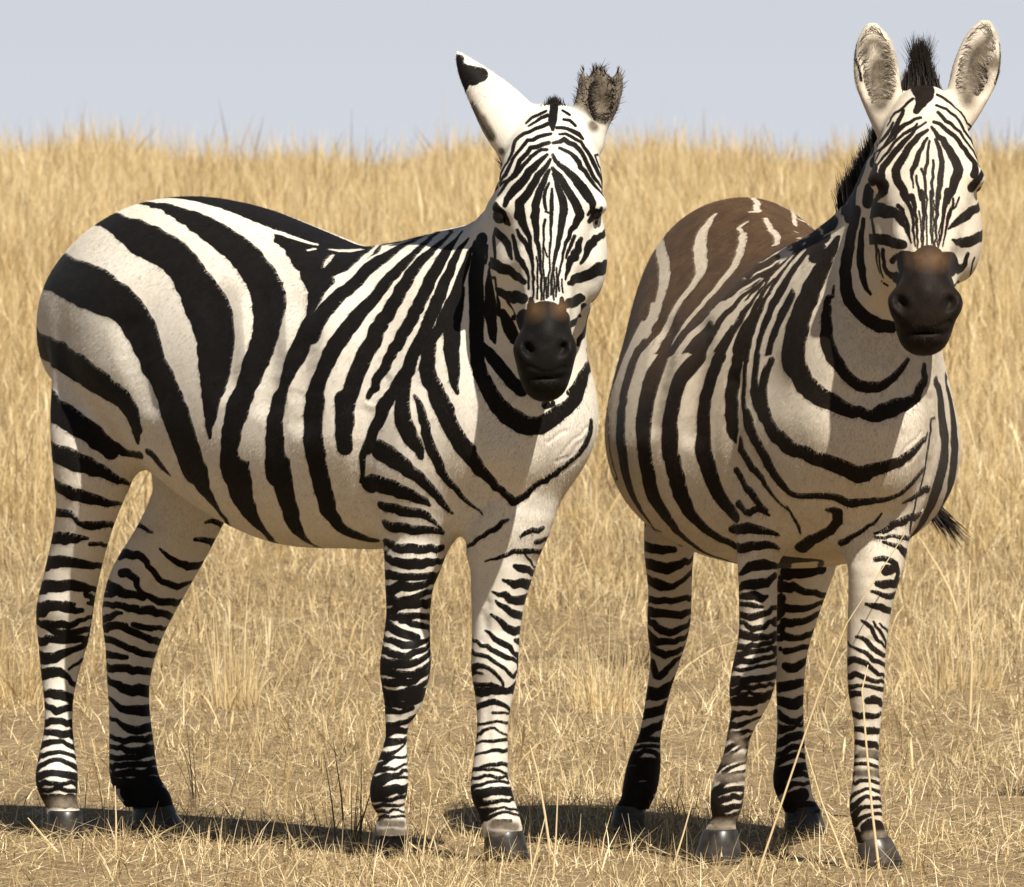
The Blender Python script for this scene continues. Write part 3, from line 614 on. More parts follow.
 'lo': (-0.85, -0.45, 0.04),
 'hi': (1.25, 0.62, 1.62),
 'yaw': -0.88387,
 'O': [-0.476, 0.025, 0.0],
 'strokes': [
  ['T','b',0,0,[-4200,0,12750,120,-3000,0,12960,250,-1000,0,12790,400,800,0,12350,400,2400,0,12000,300,5000,0,12050,150]],
  ['T','b',1,0,[-5578,-1370,11438,412,-5102,-1654,11442,411,-4718,-1839,11418,410,-4301,-2008,11361,409,-3620,-2196,11248,422,-3344,-2247,11204,428,-2860,-2324,11113,428,-2540,-2375,11040,415,-1820,-2478,10851,354,-1620,-2502,10800,338,-1220,-2581,10560,333,-1100,-2615,10440,342,-940,-2646,10320,350,-700,-2700,10080,346,-540,-2742,9840,322,-420,-2766,9680,316,-180,-2796,9440,317,-100,-2805,9360,319,20,-2818,9200,321,140,-2827,9080,322,383,-2839,8721,320,489,-2840,8588,318,540,-2832,8440,317,620,-2822,8320,315,740,-2758,7948,309,742,-2673,7684,304,740,-2606,7527,301]],
  ['T','b',1,0,[-4220,-1048,12504,227,-4058,-1097,12528,227,-3700,-1303,12488,226,-3460,-1398,12459,226,-3060,-1550,12371,226,-2500,-1682,12262,300,-1940,-1807,12108,354,-740,-1965,11786,341,-340,-2053,11598,340,60,-2156,11373,351,220,-2221,11240,365,389,-2239,11178,386,580,-2315,11011,408,900,-2402,10785,440,1020,-2436,10693,441,1180,-2501,10520,435,1260,-2544,10400,424,1380,-2581,10280,410,1460,-2656,10040,378,1580,-2761,9587,314,1580,-2801,9347,266,1620,-2818,9200,242,1580,-2831,9080,218,1618,-2841,8920,193,1580,-2847,8800,168,1580,-2850,8640,142,1580,-2850,8520,111,1540,-2847,8400,76,1540,-2834,8240,41]],
  ['T','b',1,0,[-3460,-660,12828,75,-2820,-900,12795,75,-2260,-977,12747,111,-1700,-1100,12636,150,-1460,-1155,12577,173,-1180,-1180,12523,198,-940,-1211,12466,220,-423,-1301,12308,251,-220,-1311,12255,260,-11,-1356,12177,267,700,-1470,11933,286,940,-1535,11831,292,1107,-1556,11777,297,1380,-1656,11633,304,1580,-1715,11535,310,1820,-1791,11412,316,2020,-1871,11291,324,2180,-1933,11194,336,2380,-2028,11045,366,2540,-2084,10945,404,2660,-2158,10817,428,2766,-2241,10661,422,2820,-2368,10403,361,2820,-2407,10316,329,2860,-2476,10130,305,2808,-2521,10023,286,2740,-2609,9760,260,2686,-2641,9664,252,2646,-2681,9504,246,2580,-2708,9400,244,2540,-2732,9280,244,2499,-2758,9120,247,2420,-2788,8880,264,2379,-2802,8480,292,2329,-2801,8320,294,2260,-2781,8080,292,2260,-2758,7950,295,2205,-2720,7779,299,2140,-2684,7649,306,2140,-2641,7537,312]],
  ['T','b',1,0,[-2820,-380,12934,55,-2940,-180,12950,56,-2580,-380,12932,55,-2420,-420,12920,55,-2220,-473,12899,55,-2140,-460,12894,55,-1860,-507,12858,65,-1245,-476,12779,92,-1019,-501,12737,99,-900,-420,12728,105,-660,-420,12679,111,-500,-380,12649,116,-300,-380,12601,121,-140,-340,12566,126,20,-340,12526,131,262,-339,12464,137,580,-260,12393,144,783,-260,12344,144,1100,-180,12273,138,1183,-60,12256,134,1341,-60,12215,129,1501,20,12175,125]],
  ['T','b',1,0,[-6154,-1316,10040,277,-5980,-1422,9960,277,-5461,-1687,9883,280,-4823,-2011,9839,282,-4300,-2249,9800,284,-4020,-2290,9760,287,-3820,-2305,9680,290,-3580,-2327,9640,294,-3333,-2363,9560,299,-3060,-2424,9520,302,-2780,-2477,9436,300,-2300,-2563,9282,276,-1700,-2653,9040,225,-1480,-2680,8940,220,-1220,-2691,8720,204,-1100,-2628,8360,137,-1220,-2543,8200,98,-1260,-2475,8070,56]],
  ['T','b',1,0,[-4288,-2365,8840,232,-4290,-2366,8800,232,-4243,-2402,8720,237,-3940,-2496,8640,241,-3738,-2488,8562,245,-3580,-2447,8519,246,-3460,-2419,8440,244,-3222,-2308,8281,234,-3103,-2230,8243,227,-3020,-2178,8120,216,-2807,-1952,7840,166]],
  ['T','b',0,1,[1071,-631,12218,144,1460,-620,12122,168,1660,-580,12081,178,1792,-540,12058,182,1900,-460,12048,177,2260,-380,11997,154,2340,-260,11998,146,2537,-259,11981,139,2780,-87,11980,126,3063,-139,11981,120,3701,-497,11975,113]],
  ['T','b',0,1,[1260,-820,12119,131,1540,-913,12017,170,1780,-1020,11920,211,2009,-1044,11862,263,2220,-1020,11835,315,2500,-1100,11766,350,2780,-1140,11727,368,3020,-1189,11694,372,3300,-1241,11661,360,3780,-1112,11736,250,3860,-1015,11788,221,3980,-936,11828,193,4020,-820,11882,167,4140,-740,11920,140]],
  ['T','b',0,0,[3100,-1435,11536,303,3740,-1725,11226,292,3965,-1881,10981,288,4020,-2008,10755,288]],
  ['T','b',0,0,[4380,-1398,11498,148,4340,-1574,11316,142,4260,-1722,11143,136,4300,-1811,11003,133]],
  ['T','b',0,0,[3860,-1875,11012,257,4020,-2008,10755,265,4060,-2075,10609,270,4060,-2133,10480,275,4020,-2175,10400,280,3979,-2285,10120,279,3933,-2323,10029,275,3900,-2371,9880,268,3820,-2418,9760,257,3780,-2445,9680,239,3681,-2520,9381,214,3660,-2539,9280,215,3623,-2564,9122,221,3500,-2615,8760,238,3460,-2623,8360,240,3420,-2620,8200,240,3377,-2594,7963,243,3339,-2565,7800,246,3300,-2538,7680,251,3261,-2488,7518,256]],
  ['T','b',0,1,[260,-2835,8920,325,431,-2840,8680,303,460,-2837,8560,292,540,-2828,8400,283,580,-2815,8280,275,660,-2798,8151,270,700,-2778,8040,268,740,-2739,7880,265,820,-2724,7809,259,820,-2663,7640,248,900,-2634,7555,232,900,-2580,7440,212,820,-2476,7267,190,820,-2326,7052,144,820,-2216,6922,120,780,-2096,6805,95,700,-1943,6686,71,739,-1903,6646,71,660,-1795,6583,71,540,-1660,6520,71,260,-1380,6442,71,340,-1389,6425,71]],
  ['T','b',0,1,[2500,-2772,8960,261,2460,-2792,8560,284,2420,-2797,8440,292,2380,-2793,8280,299,2300,-2771,8040,312,2220,-2746,7880,317,2100,-2605,7449,298,2140,-2565,7370,286,1980,-2372,7044,256,1980,-2305,6958,235,1940,-2193,6828,210,1860,-2053,6689,183,1820,-1922,6578,153,1740,-1759,6461,119,1700,-1615,6372,84,1620,-1481,6299,84,1580,-1399,6260,84,1420,-1220,6189,84,1180,-980,6122,84,1180,-909,6103,84]],
  ['T','b',0,1,[3518,-2600,8974,263,3500,-2616,8720,259,3460,-2627,8600,257,3460,-2626,8440,255,3460,-2623,8360,252,3420,-2620,8200,248,3422,-2598,8037,242,3420,-2548,7800,228,3380,-2508,7640,221,3380,-2464,7520,215,3310,-2358,7264,205,3260,-2287,7128,200,3180,-2147,6916,189,3109,-2038,6782,183,2860,-1731,6492,164,2740,-1563,6379,144,2660,-1411,6295,111,2500,-1152,6183,78,2300,-860,6093,45,2260,-740,6065,45,2020,-460,6016,45,2096,-462,6018,45]],
  ['T','b',1,0,[5380,-140,12278,56,5420,-260,12238,56,5420,-340,12205,56,5540,-478,12139,56,5540,-726,11985,84,5500,-861,11884,97,5500,-970,11789,110,5420,-1267,11484,134,5340,-1327,11429,139,5314,-1399,11338,143,5300,-1491,11202,146,5220,-1565,11108,147,5220,-1647,10954,149,5140,-1716,10852,150,5100,-1768,10761,151,5018,-1885,10520,152,4978,-1925,10439,152,4660,-2181,9840,173,4453,-2324,9360,207,4420,-2347,9240,212,4380,-2373,9080,216,4380,-2386,8840,219,4352,-2398,8680,220,4380,-2387,8440,220,4380,-2376,8280,220,4395,-2358,8160,219,4380,-2338,8000,219]],
  ['T','b',1,0,[5860,-180,12286,41,5940,-370,12186,41,5940,-743,11915,86,5860,-934,11754,109,5839,-1160,11500,127,5860,-1228,11397,133,5779,-1370,11202,140,5780,-1457,11040,143,5738,-1526,10920,144,5703,-1570,10843,145,5702,-1635,10681,145,5633,-1678,10615,147,5540,-1786,10360,154,5540,-1828,10200,157,5378,-1954,9840,160,5280,-2040,9460,158,5180,-2098,9200,161,5100,-2142,8800,165,5100,-2143,8680,166,5062,-2154,8520,165,5060,-2148,8400,161,5041,-2120,8098,148]],
  ['T','b',0,0,[6260,-245,12304,32,6260,-309,12251,32,6300,-378,12197,32,6299,-496,12085,61,6300,-685,11905,108,6343,-909,11639,124,6338,-972,11561,128,6337,-1207,11199,133,6356,-1278,11057,133,6310,-1356,10932,132,6321,-1400,10821,131,6260,-1460,10720,130,6260,-1503,10600,131,6193,-1558,10493,131,6171,-1604,10360,130,6115,-1639,10295,127,6060,-1696,10120,123,5980,-1736,10040,117,5960,-1760,9940,110,5860,-1813,9800,104,5838,-1839,9655,100,5700,-1905,9440,90,5660,-1930,9280,80,5620,-1948,9200,63,5540,-1980,9080,44]],
  ['T','b',0,0,[6700,-436,12175,27,6620,-573,11998,63,6620,-756,11734,88,6660,-845,11588,98,6661,-1052,11241,123,6680,-1120,11100,130,6662,-1194,10963,134,6663,-1292,10722,134,6583,-1450,10363,120,6420,-1620,9880,134,6380,-1657,9720,138,6357,-1679,9600,142,6300,-1707,9520,145,5987,-1836,9040,139,5940,-1853,8920,135,5869,-1876,8760,131,5720,-1920,8537,120,5620,-1949,8400,114,5544,-1955,8160,97,5462,-1965,8041,88]],
  ['T','b',0,0,[6981,-513,12118,31,6980,-562,11984,47,6940,-618,11880,62,6981,-688,11723,76,6957,-719,11659,87,6940,-796,11491,94,6962,-841,11382,99,6960,-920,11220,102,6938,-1027,10998,105,6900,-1100,10880,105,6899,-1150,10761,106,6859,-1231,10601,107,6858,-1270,10480,110,6782,-1370,10280,119,6738,-1432,10122,126,6725,-1482,9880,148,6740,-1496,9720,160,6740,-1508,9600,168,6780,-1496,9480,171,6915,-1437,9240,169,6940,-1428,9080,170,6998,-1399,9000,173,7070,-1354,8840,176,7118,-1319,8712,179,7258,-1148,8279,163,7325,-1044,8129,155,7379,-979,8083,148]],
  ['T','b',0,0,[4423,-2365,8999,227,4420,-2373,8840,224,4380,-2388,8720,222,4380,-2389,8560,219,4380,-2388,8480,216,4380,-2380,8320,214,4340,-2381,8200,211,4377,-2353,8082,209,4364,-2321,7894,207,4340,-2258,7640,202,4297,-2229,7523,199,4259,-2109,7242,194,4170,-1963,6976,184,4100,-1867,6834,174,4100,-1789,6751,158,4020,-1537,6513,129,4033,-1398,6421,125,4060,-1303,6370,122,4140,-1180,6320,113,4230,-916,6221,83,4380,-864,6226,68]],
  ['T','b',0,0,[5060,-2151,9000,183,5062,-2154,8880,173,5066,-2155,8720,164,5005,-2162,8320,126,4980,-2140,8080,48]],
  ['T','b',0,0,[5847,-1882,9000,89,5780,-1906,8880,90,5725,-1922,8640,93,5621,-1954,8520,93,5540,-1969,8280,88,5340,-1983,7920,68,5258,-1953,7682,55,5124,-1881,7377,40]],  # stripe whose thin lower end paints shade into the crease behind the shoulder
  ['T','b',0,0,[6997,-1398,9040,166,7072,-1355,8920,168,7156,-1277,8560,173,7271,-1113,8200,171,7339,-979,8002,162,7389,-869,7880,156,7423,-702,7676,137,7500,-533,7521,111,7528,-446,7408,99,7645,-284,7249,78,7706,-138,7039,86]],
  ['T','b',0,0,[7734,-103,7039,84,8084,191,7415,61,8134,298,7437,62,8229,340,7555,64,8273,460,7589,62,8359,540,7701,57,8391,660,7753,52,8446,700,7849,50,8483,929,8014,61,8523,1088,8288,68,8526,1141,8403,63,8563,1126,8640,47]],
  ['T','b',0,0,[7020,-899,11200,95,7022,-932,11121,117,7020,-980,11000,141,7033,-1035,10840,161,7057,-1146,10478,177,7105,-1190,10200,169,7148,-1231,9840,150,7232,-1234,9440,106,7294,-1211,9200,47]],
  ['N','b',0,1,[7259,-566,12162,144,7260,-643,11794,156,7300,-745,11360,160,7342,-757,11243,160,7340,-784,11120,159,7391,-796,10960,157,7459,-859,10317,145,7527,-887,9880,143,7592,-874,9640,148,7700,-866,9400,158,7860,-817,9160,166,7909,-794,9040,170,7983,-748,8920,175,8076,-677,8840,182,8137,-615,8720,191,8215,-535,8680,198,8285,-445,8600,197,8432,-227,8520,182,8488,-142,8562,179,8562,-4,8607,177,8643,190,8760,165,8676,340,8840,154,8687,460,8920,143,8683,580,9040,137,8667,700,9120,136,8642,769,9240,131,8600,879,9339,108,8518,1037,9452,66,8490,1063,9522,66,8430,1138,9601,66,8300,1300,9640,66,8210,1370,9720,66]],
  ['N','b',0,0,[7564,-803,10120,72,7660,-782,10000,102,7777,-751,9919,123,7940,-701,9720,134,8047,-646,9600,135,8103,-614,9518,132,8191,-551,9400,129,8331,-414,9240,139]],
  ['N','b',0,0,[9740,-1416,9205,140,9860,-1384,9168,131,9860,-1220,9071,114]],
  ['N','b',0,0,[8577,-20,8960,91,8620,100,8960,71]],
  ['N','b',0,0,[9991,-931,9104,60,10001,-799,9180,55]],
  ['N','b',0,1,[8672,500,9200,58,8661,580,9280,63,8625,740,9400,65,8599,795,9492,62,8523,966,9600,57,8409,1133,9720,50,8196,1356,9807,37,8204,1324,9920,22,8280,1240,10027,22]],
  ['N','b',1,0,[8091,-1032,11680,54,7803,-799,11520,66,7780,-781,11400,77,7707,-762,11280,85,7700,-742,11040,91,7660,-740,10880,91,7660,-741,10760,90,7730,-723,10520,82,7740,-713,10280,57,7824,-689,10162,28]],
  ['T','b',0,0,[6340,-1692,9520,111,6304,-1726,9083,138,6313,-1717,8720,167,6340,-1694,8560,173,6420,-1626,8320,159,6492,-1566,8200,142,6547,-1472,7960,62]],
  ['T','b',0,0,[6540,-1630,9120,38,6663,-1568,8883,81,6700,-1532,8640,93,6698,-1512,8478,94,6779,-1350,8000,104,6779,-1227,7720,97]],
  ['T','b',0,0,[6756,-1398,8107,103,6782,-1332,7959,100,6790,-1153,7600,87,6824,-944,7355,72,6860,-872,7309,64,6863,-742,7157,55,6962,-601,6978,39,7180,-493,6800,22]],
  ['T','b',0,0,[5737,-1873,8041,210,5902,-1806,8002,205,6020,-1743,7920,198,6100,-1698,7880,183,6220,-1620,7800,162,6273,-1556,7680,143,6380,-1472,7636,130,6460,-1308,7397,111,6503,-1223,7315,102,6503,-1143,7196,94,6529,-1017,7083,83,6521,-922,6978,68,6532,-692,6810,28]],
  ['T','b',0,0,[5301,-1834,7361,184,5460,-1813,7400,184,5616,-1763,7363,184,5900,-1662,7360,173,5982,-1594,7276,162,6087,-1524,7249,149,6242,-1362,7136,117,6310,-1270,7080,96,6358,-1157,6984,40]],
  ['T','b',0,0,[5460,-1638,6944,90,5620,-1596,6909,98,5782,-1553,6919,107,5882,-1481,6858,110,6007,-1405,6851,110,6205,-1206,6811,100,6286,-977,6683,57,6284,-889,6614,36,6230,-743,6482,26]],
  ['T','w',0,0,[2140,-820,11919,28,2220,-693,11943,28]],
  ['T','w',0,0,[3060,-936,11814,40,3180,-1140,11719,60,3300,-1340,11597,25]],
  ['T','w',1,0,[3700,-260,12026,41,3940,-549,11977,41,4140,-820,11886,54,4180,-980,11808,67,4260,-1138,11712,80,4263,-1377,11526,98,4220,-1466,11446,104,4180,-1728,11150,109,4152,-1799,11058,106,4150,-1878,10937,99,4029,-2078,10615,44]],
  ['T','w',1,0,[5104,-96,12253,59,5060,-140,12233,59,5140,-300,12194,59,5260,-500,12122,69,5300,-683,12022,79,5260,-803,11942,88,5180,-987,11809,101,5140,-1118,11698,104,5061,-1305,11517,110,4980,-1471,11328,120,4980,-1554,11211,126,4788,-1757,10935,139,4740,-1834,10808,142,4664,-1891,10724,146,4580,-2015,10480,151,4500,-2066,10400,153,4380,-2177,10160,156,4340,-2211,10080,158,4300,-2265,9920,159,4260,-2304,9800,161,4097,-2394,9558,167,4060,-2416,9480,171,4020,-2450,9320,174,3900,-2504,9080,177,3900,-2513,8960,178,3860,-2531,8800,178,3820,-2543,8680,179,3820,-2544,8560,179,3820,-2542,8400,179,3862,-2524,8281,179,3856,-2514,8164,179,3820,-2499,8000,179]],
  ['T','b',1,0,[4940,-60,12232,68,4942,-137,12215,68,5020,-308,12176,68,4940,-340,12157,68,5020,-460,12119,68,4980,-510,12096,68,4940,-620,12043,82,4860,-726,11983,97,4860,-854,11908,112,4780,-1087,11745,144,4700,-1153,11695,154,4620,-1347,11527,148,4620,-1445,11425,144,4540,-1631,11208,146,4500,-1700,11120,149,4420,-1770,11035,155,4380,-1838,10936,163,4260,-1995,10690,185,4229,-2038,10615,198,4177,-2110,10476,212,4097,-2204,10280,243]],
  ['T','w',0,0,[-100,-740,12477,59,220,-860,12358,70,460,-900,12285,80,753,-996,12178,88,980,-1020,12115,94,1220,-1111,12016,102,1460,-1133,11946,111,1696,-1216,11848,121,2500,-1597,11458,148,2660,-1674,11375,158,2940,-1823,11201,174,3100,-1888,11110,197,3263,-1989,10957,206,3340,-2059,10840,203,3420,-2144,10680,198,3380,-2202,10583,191,3380,-2252,10480,184,3380,-2326,10314,177,3384,-2368,10204,172,3300,-2465,9960,164,3263,-2517,9801,161,3099,-2643,9318,151,3060,-2665,9200,148,2980,-2692,9080,146,2860,-2737,8640,137,2780,-2750,8520,139,2660,-2743,8120,171,2617,-2723,7960,184]],
  ['L2','b',0,1,[-3043,-2197,8120,200,-2934,-2109,8080,176,-2871,-2047,8000,152,-2765,-1957,7948,131,-2617,-1829,7842,105,-2460,-1784,7796,98,-1899,-2060,7800,94,-1458,-2250,7799,91]],
  ['L2','b',0,1,[-937,-2468,7884,76,-761,-2480,7820,84,-700,-2434,7711,89,-580,-2392,7592,79,-500,-2357,7505,55,-380,-2325,7413,27]],
  ['L2','b',1,1,[-4063,-2508,7880,171,-3900,-2580,7840,171,-3675,-2601,7760,190,-3540,-2574,7760,204,-3401,-2519,7680,203,-3180,-2379,7600,182,-3097,-2303,7560,168,-3025,-2218,7480,150,-2949,-2103,7440,133,-2912,-2022,7401,117,-2872,-1861,7318,101,-2874,-1740,7245,83,-2880,-1604,7221,59,-2975,-1382,7162,35,-3042,-1282,7183,35]],
  ['L2','b',1,1,[-4011,-2447,7200,103,-4011,-2447,7200,103,-3741,-2515,7123,125,-3565,-2479,7064,139,-3428,-2406,7000,140,-3228,-2220,6923,124,-3160,-2120,6900,113,-3118,-1965,6815,98,-3085,-1820,6793,81,-3072,-1700,6802,59,-3131,-1501,6762,37,-3211,-1379,6757,37,-3211,-1379,6757,37]],
  ['L2','b',1,1,[-4173,-2328,6600,93,-4020,-2391,6600,93,-3820,-2401,6574,88,-3640,-2360,6580,83,-3543,-2305,6562,71,-3529,-2233,6433,34,-3457,-2143,6396,91,-3391,-2019,6361,98,-3313,-1780,6368,83,-3326,-1660,6351,68,-3512,-1354,6327,52,-3512,-1354,6327,52]],
  ['L2','b',1,0,[-4412,-2247,6040,122,-4412,-2247,6040,122,-4189,-2319,6080,121,-4003,-2320,6102,125,-3861,-2273,6079,126,-3720,-2200,6100,110,-3627,-2133,6120,75,-3539,-2021,6119,37]],
  ['L2','b',0,1,[-3562,-1913,5985,52,-3543,-1660,5960,45,-3646,-1449,5912,42,-3740,-1329,5956,42]],
  ['L2','b',1,1,[-4584,-2250,5523,134,-4420,-2298,5560,134,-4300,-2306,5560,134,-4126,-2278,5600,129,-3979,-2209,5603,124,-3790,-2021,5601,111,-3756,-1892,5529,98,-3733,-1740,5520,82,-3763,-1569,5507,66,-3827,-1458,5479,66,-3942,-1333,5479,66]],
  ['L2','b',1,0,[-4794,-2237,5040,135,-4620,-2293,5080,135,-4500,-2308,5080,135,-4288,-2277,5080,128,-4147,-2208,5080,122,-4034,-2126,5120,120,-3953,-2020,5124,119,-3919,-1884,5056,110,-3909,-1700,5040,86,-3935,-1580,5040,57,-4067,-1386,5000,57]],
  ['L2','b',0,1,[-6177,415,4797,57]],
  ['L2','b',1,0,[-4925,-2242,4560,148,-4860,-2264,4600,148,-4740,-2290,4600,148,-4540,-2292,4680,130,-4380,-2253,4720,112,-4261,-2189,4718,100,-4202,-2118,4663,97,-4133,-2018,4641,92,-4095,-1900,4600,76,-4078,-1740,4575,53]],
  ['L2','b',0,0,[-4142,-2098,4764,62,-4088,-2021,4757,50,-4061,-1940,4720,37]],
  ['L2','b',1,1,[-4025,-1620,4760,35,-4049,-1582,4722,30,-4157,-1397,4691,30,-4280,-1280,4660,30]],
  ['L2','b',1,1,[-4976,-2208,4360,68,-4820,-2251,4320,68,-4591,-2242,4330,83,-4339,-2101,4317,93,-4275,-2008,4280,87,-4201,-1877,4303,75,-4155,-1780,4367,58,-4142,-1660,4400,47,-4198,-1436,4453,45,-4284,-1325,4440,45,-4296,-1294,4520,45]],
  ['L2','b',1,1,[-4976,-2208,4360,60,-4862,-2243,4322,60,-4700,-2250,4280,66,-4553,-2203,4211,73,-4458,-2134,4158,78,-4294,-1937,4123,82,-4239,-1804,4137,80,-4231,-1536,4196,67,-4356,-1316,4210,60,-4436,-1237,4249,60]],
  ['L2','b',1,1,[-4980,-2147,3960,94,-4946,-2156,3920,94,-4700,-2183,4000,87,-4582,-2150,4001,82,-4451,-2071,4000,81,-4359,-1961,3979,85,-4300,-1860,4000,89,-4270,-1740,4000,87,-4276,-1583,4000,80,-4324,-1449,3992,72,-4443,-1282,4027,72,-4397,-1317,4051,72]],
  ['L2','b',1,1,[-5040,-2080,3620,139,-4953,-2118,3629,139,-4716,-2121,3616,125,-4582,-2069,3639,112,-4408,-1899,3718,87,-4364,-1824,3758,76,-4326,-1700,3796,69,-4328,-1543,3843,67,-4359,-1438,3894,65,-4462,-1293,3958,65,-4443,-1282,4027,65]],
  ['L2','b',1,1,[-4966,-2082,3280,122,-4860,-2102,3280,122,-4696,-2073,3320,117,-4586,-2012,3360,110,-4518,-1924,3320,94,-4480,-1730,3178,54,-4488,-1700,3120,54,-4520,-1600,3062,54,-4586,-1505,3080,54]],
  ['L2','b',0,1,[-4442,-1783,3398,33,-4428,-1700,3440,36,-4452,-1502,3522,39,-4473,-1431,3567,39,-4551,-1353,3560,39]],
  ['L2','b',1,1,[-4940,-2058,2880,80,-4820,-2093,2880,80,-4660,-2062,2920,104,-4546,-1977,2880,108,-4483,-1859,2843,104,-4485,-1703,2800,100,-4516,-1634,2760,100,-4590,-1552,2760,100]],
  ['L2','b',1,1,[-4859,-2087,2680,63,-4780,-2105,2640,62,-4611,-2074,2600,74,-4517,-2004,2560,80,-4461,-1860,2600,77,-4477,-1712,2600,71,-4556,-1596,2600,71,-4534,-1617,2640,71]],
  ['L2','b',1,1,[-4860,-2099,2280,80,-4700,-2136,2320,80,-4576,-2092,2364,73,-4469,-1984,2363,72,-4427,-1860,2320,74,-4480,-1680,2300,77,-4479,-1679,2280,77]],
  ['L2','b',1,1,[-4820,-2143,2120,65,-4820,-2143,2120,65,-4660,-2172,2120,65,-4502,-2106,2121,77,-4418,-2020,2080,81,-4385,-1900,2080,81,-4435,-1712,2080,80,-4466,-1666,2040,80]],
  ['L2','b',1,1,[-4843,-2202,1827,75,-4822,-2210,1840,75,-4660,-2235,1885,75,-4538,-2195,1923,65,-4427,-2096,1960,55,-4367,-1977,1957,50,-4342,-1860,1880,52,-4360,-1759,1822,55,-4388,-1705,1800,55]],
  ['L2','b',1,1,[-4822,-2291,1561,57,-4780,-2285,1637,57,-4660,-2310,1640,57,-4533,-2276,1688,53,-4436,-2203,1750,50,-4351,-2101,1759,48,-4306,-2020,1720,47,-4292,-1860,1680,47,-4318,-1756,1630,46,-4402,-1641,1576,46]],
  ['L2','b',1,1,[-4763,-2361,1386,62,-4660,-2373,1440,62,-4500,-2344,1480,56,-4420,-2271,1563,51,-4319,-2162,1583,48,-4264,-2060,1560,51,-4232,-1896,1484,57,-4275,-1752,1440,62,-4319,-1679,1385,62]],
  ['L2','b',1,1,[-4780,-2378,1200,88,-4620,-2422,1240,88,-4450,-2397,1280,81,-4320,-2320,1301,74,-4232,-2212,1320,72,-4174,-2100,1280,75,-4159,-1980,1266,82,-4247,-1728,1200,88,-4247,-1728,1200,88]],
  ['L2','b',1,1,[-4799,-2359,1106,65,-4703,-2406,1082,65,-4580,-2431,1080,65,-4397,-2401,1120,58,-4275,-2325,1120,52,-4189,-2219,1120,48,-4144,-2100,1120,47,-4139,-1940,1120,47,-4195,-1792,1080,48,-4228,-1746,1040,48]],
  ['L2','b',1,1,[-4743,-2355,956,60,-4593,-2399,944,60,-4380,-2381,960,55,-4275,-2324,1000,50,-4183,-2220,1000,48,-4145,-2140,960,47,-4125,-1980,960,48,-4192,-1789,960,48,-4230,-1749,920,48]],
  ['L2','b',1,1,[-4647,-2323,776,139,-4580,-2324,731,139,-4420,-2346,760,139,-4304,-2309,763,139,-4181,-2219,756,139,-4117,-2126,748,139,-4099,-1980,760,139,-4119,-1879,742,139,-4205,-1764,727,139]],
  ['L3','b',1,0,[-5260,587,6239,50,-5020,482,6212,50,-4940,474,6200,50,-4805,481,6120,41,-4682,521,6080,32]],
  ['L3','b',1,1,[-5726,476,5626,97,-5540,397,5628,97,-5380,384,5680,97,-5260,372,5640,97,-5055,404,5640,89,-4936,447,5600,81,-4860,496,5520,74,-4789,629,5280,66,-4762,804,5064,67,-4721,882,5062,75,-4694,1064,5004,79,-4687,1220,4990,71,-4668,1380,5044,55,-4718,1523,5057,38,-4873,1685,5052,38]],
  ['L3','b',0,1,[-4561,641,5784,27,-4515,715,5687,44,-4473,831,5568,59,-4430,940,5520,74,-4397,1220,5416,95,-4394,1340,5412,91,-4435,1530,5414,84,-4554,1725,5454,85,-4554,1725,5454,85]],
  ['L3','b',0,1,[-4112,1181,5960,47,-4089,1259,5962,59,-4080,1474,5940,70,-4155,1649,5893,82,-4246,1754,5868,82]],
  ['L3','b',0,1,[-3876,1269,6334,37,-3830,1382,6358,53,-3849,1540,6313,68,-3960,1760,6260,83]],
  ['L3','b',0,1,[-5420,316,5280,99,-5236,359,5240,90,-5142,408,5159,79,-5080,520,4900,52,-4995,712,4729,70,-4947,857,4677,80,-4930,980,4643,83,-4893,1140,4680,84,-4945,1304,4636,84,-5005,1431,4627,84,-5080,1560,4659,84,-5080,1560,4659,84]],
  ['L3','b',1,0,[-6005,357,5000,115,-5820,291,4960,115,-5630,279,4920,111,-5500,300,4880,105,-5352,356,4840,96,-5254,409,4840,86,-5164,484,4800,76,-5077,597,4733,66]],
  ['L3','b',1,1,[-6244,437,4592,59,-6015,315,4600,59,-5740,277,4600,66,-5415,368,4600,79,-5236,516,4530,90,-5155,633,4488,93,-5079,757,4497,94,-5069,858,4437,90,-5044,1020,4428,83,-5082,1189,4384,77,-5151,1338,4361,77,-5301,1499,4321,77,-5301,1499,4321,77]],
  ['L3','b',1,0,[-6197,401,4280,80,-6114,362,4280,80,-5900,302,4320,80,-5740,302,4360,67,-5608,322,4440,54,-5491,365,4440,41]],
  ['L3','b',1,0,[-6243,438,4093,71,-6164,398,4091,71,-5980,343,4120,71,-5740,338,4200,61,-5580,396,4170,52,-5460,451,4198,43]],
  ['L3','b',0,0,[-5349,548,4200,61,-5274,670,4168,63,-5216,900,4120,68]],
  ['L3','b',1,1,[-6243,438,4093,90,-6164,398,4091,90,-5980,343,4120,90,-5740,338,4200,89,-5580,396,4170,88,-5502,461,4122,86,-5372,662,4001,83,-5326,900,3911,81,-5366,1140,3869,80,-5413,1220,3842,80,-5565,1395,3790,80,-5565,1395,3790,80]],
  ['L3','b',0,1,[-5349,548,4200,59,-5236,790,4133,66,-5217,1100,4120,55,-5309,1299,4080,48,-5442,1478,4103,48,-5442,1478,4103,48]],
  ['L3','b',1,1,[-6319,521,3908,78,-6140,429,3880,78,-6023,402,3879,78,-5820,421,3840,76,-5688,484,3791,75,-5618,568,3716,75,-5526,690,3680,76,-5505,780,3600,76,-5477,940,3571,74,-5508,1144,3556,71,-5515,1172,3567,71,-5628,1340,3564,71,-5628,1340,3564,71]],
  ['L3','b',1,0,[-6293,551,3560,81,-6100,471,3560,80,-5900,472,3560,72,-5740,541,3520,63,-5651,611,3520,54]],
